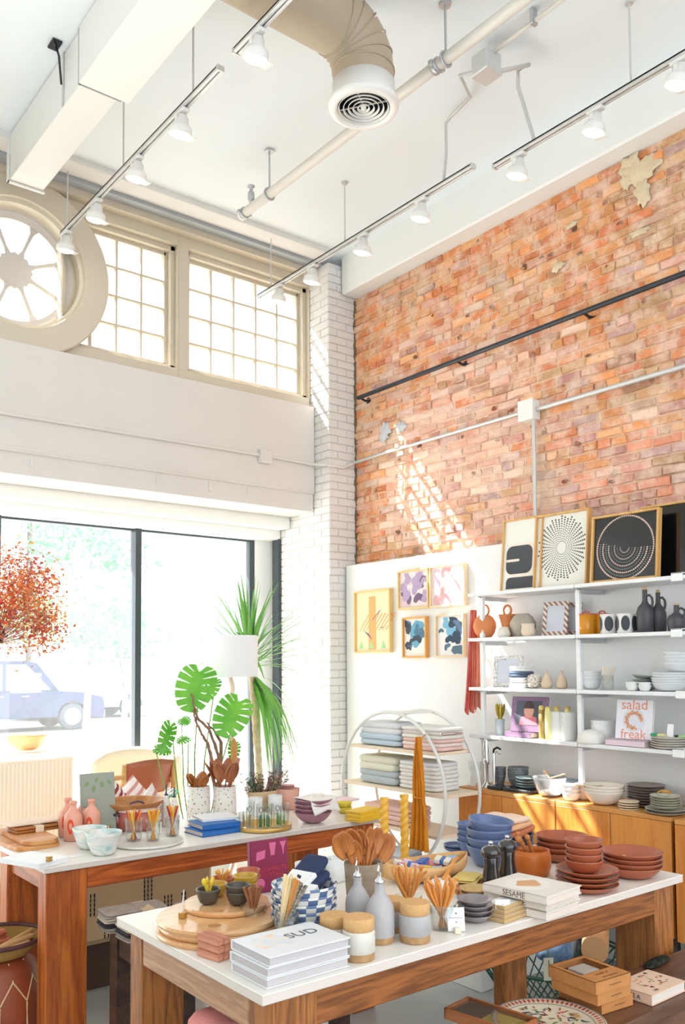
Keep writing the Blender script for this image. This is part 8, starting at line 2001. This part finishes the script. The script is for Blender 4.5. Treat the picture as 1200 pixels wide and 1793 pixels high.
L0=mm@Vector((.010,-D_+.010,.0058)); single('brown_insert','dark brown printed insert beside the pencils in the lidded box','insert',MB().box((0,0,0),(W_*.38,D_-.02,.012)),mat('brown_insert',(.42,.30,.22),.7,var=.5,scale=60),tuple(L0),rz)
# green wire basket with textiles and a kraft tag behind the table
gx,gy=3.30,2.62
t=thing('wire_basket','round green wire basket on the floor behind the front table legs','basket',(gx,gy,0)); gw=mat('green_wire',(.12,.32,.24),.4); mb=MB()
for z,r in ((.30,.36),(.295,.33),(.02,.20)): mb.tube([(r*cos(2*PI*k/36),r*sin(2*PI*k/36),z) for k in range(36)],.006,6,closed=True)
for k in range(40):
    a=2*PI*k/40; b=a+.7; mb.tube([(.36*cos(a),.36*sin(a),.30),(.20*cos(b),.20*sin(b),.02)],.0035,5); 
    if k%2==0: b=a-.7; mb.tube([(.36*cos(a),.36*sin(a),.30),(.20*cos(b),.20*sin(b),.02)],.0035,5)
obj('wire_frame',mb,gw,t)
ind=mat('indigo_cloth',(.10,.26,.42),.9,var=.7,c2=(.55,.66,.75),scale=16)
single('indigo_textile','indigo tie-dyed textile rolled in the green wire basket','textile',(lambda mb:soft(mb,(0,0,0),.34,.18,.13,.6,26,10,.08,81))(MB()),ind,(gx+.06,gy+.02,.27),.5)
single('kraft_cushion','tan kraft coloured roll lying in the green wire basket','roll',MB().tube([(-.16,0,.06),(.16,0,.06)],.06,20),mat('tan_roll',(.78,.58,.40),.8),(gx+.19,gy-.10,.29),.6)
q=at(961,1672,1,2.36); t=thing('paper_tag','long cream paper tag on a dark cord hanging from the wire basket rim','tag',(q.x,2.30,at(961,1697,1,2.30).z)); t.location.x=at(961,1697,1,2.30).x
obj('tag_card',MB().xf((0,0,0),-.6).box((-.020,-.0008,-.045),(.020,.0008,.045)),mat('tag_cream',(.86,.83,.74),.7),t); obj('cord',MB().tube([(0,-.002,.036),(.0,-.004,.0),(.002,-.003,-.03)],.0015,5).tube([(0,.0,.036),(.03,.03,.07),(.12,.10,.10)],.0015,5),gw,t)
# pink cloth bundle below the near end of the front table
q=at(392,1792,2,.45); print('pink',q)
t=thing('cloth_bundle','pink crocheted bundle tied with a white band under the front table','textile',(1.42,2.06,0)) 
zz=at(385,1780,1,2.06).z; xx=at(385,1780,1,2.06).x; t.location=(xx,2.06,0); print('pk z',zz)
obj('stool_block',MB().box((-.09,-.08,0),(.14,.12,zz-.075),.004),paint,t)
mb=MB(); soft(mb,(0.02,0,zz-.074),.20,.15,.085,.6,26,10,.1,3)
for k in range(26): a=2*PI*k/26; mb.ell((.02+.095*cos(a),.07*sin(a),zz-.03),(.012,.012,.012),8,6)
obj('pink_knit',mb,mat('pink_knit',(.93,.60,.58),.95,bump=.8,scale=120),t)
mb=MB(); soft(mb,(.05,0,zz-.080),.06,.165,.092,.5,22,8,.02,4); obj('white_band',mb,crs,t)
mb=MB(); soft(mb,(.105,-.01,zz-.078),.07,.13,.085,.6,22,8,.08,5); obj('red_knit',mb,mat('red_knit',(.82,.20,.26),.95,var=.6,c2=(.95,.5,.3),scale=30),t)
# ---------------------------------------------------------------- light
w=bpy.data.worlds.new('sky'); scene.world=w; w.use_nodes=True
bg=w.node_tree.nodes['Background']; bg.inputs[0].default_value=(.87,.94,1.0,1); bg.inputs[1].default_value=1.5
sd=bpy.data.lights.new('sun','SUN'); so=bpy.data.objects.new('sun',sd); COL.objects.link(so)
sd.energy=13; sd.angle=.009; sd.color=(1,.975,.93)
so.rotation_euler=Vector((.53,-1,-1.28)).to_track_quat('-Z','Y').to_euler()
vs=scene.view_settings; scene.display_settings.display_device='sRGB'
vs.view_transform='Standard'; vs.look='None'; vs.gamma=1; vs.exposure=.90
try: vs.use_curve_mapping=False
except Exception: pass
cy=scene.cycles; cy.use_denoising=True; cy.max_bounces=8; cy.diffuse_bounces=4; cy.glossy_bounces=4; cy.transmission_bounces=6; cy.transparent_max_bounces=16
cy.caustics_reflective=False; cy.caustics_refractive=False; cy.sample_clamp_indirect=6
try: cy.denoiser='OPENIMAGEDENOISE'
except Exception: pass
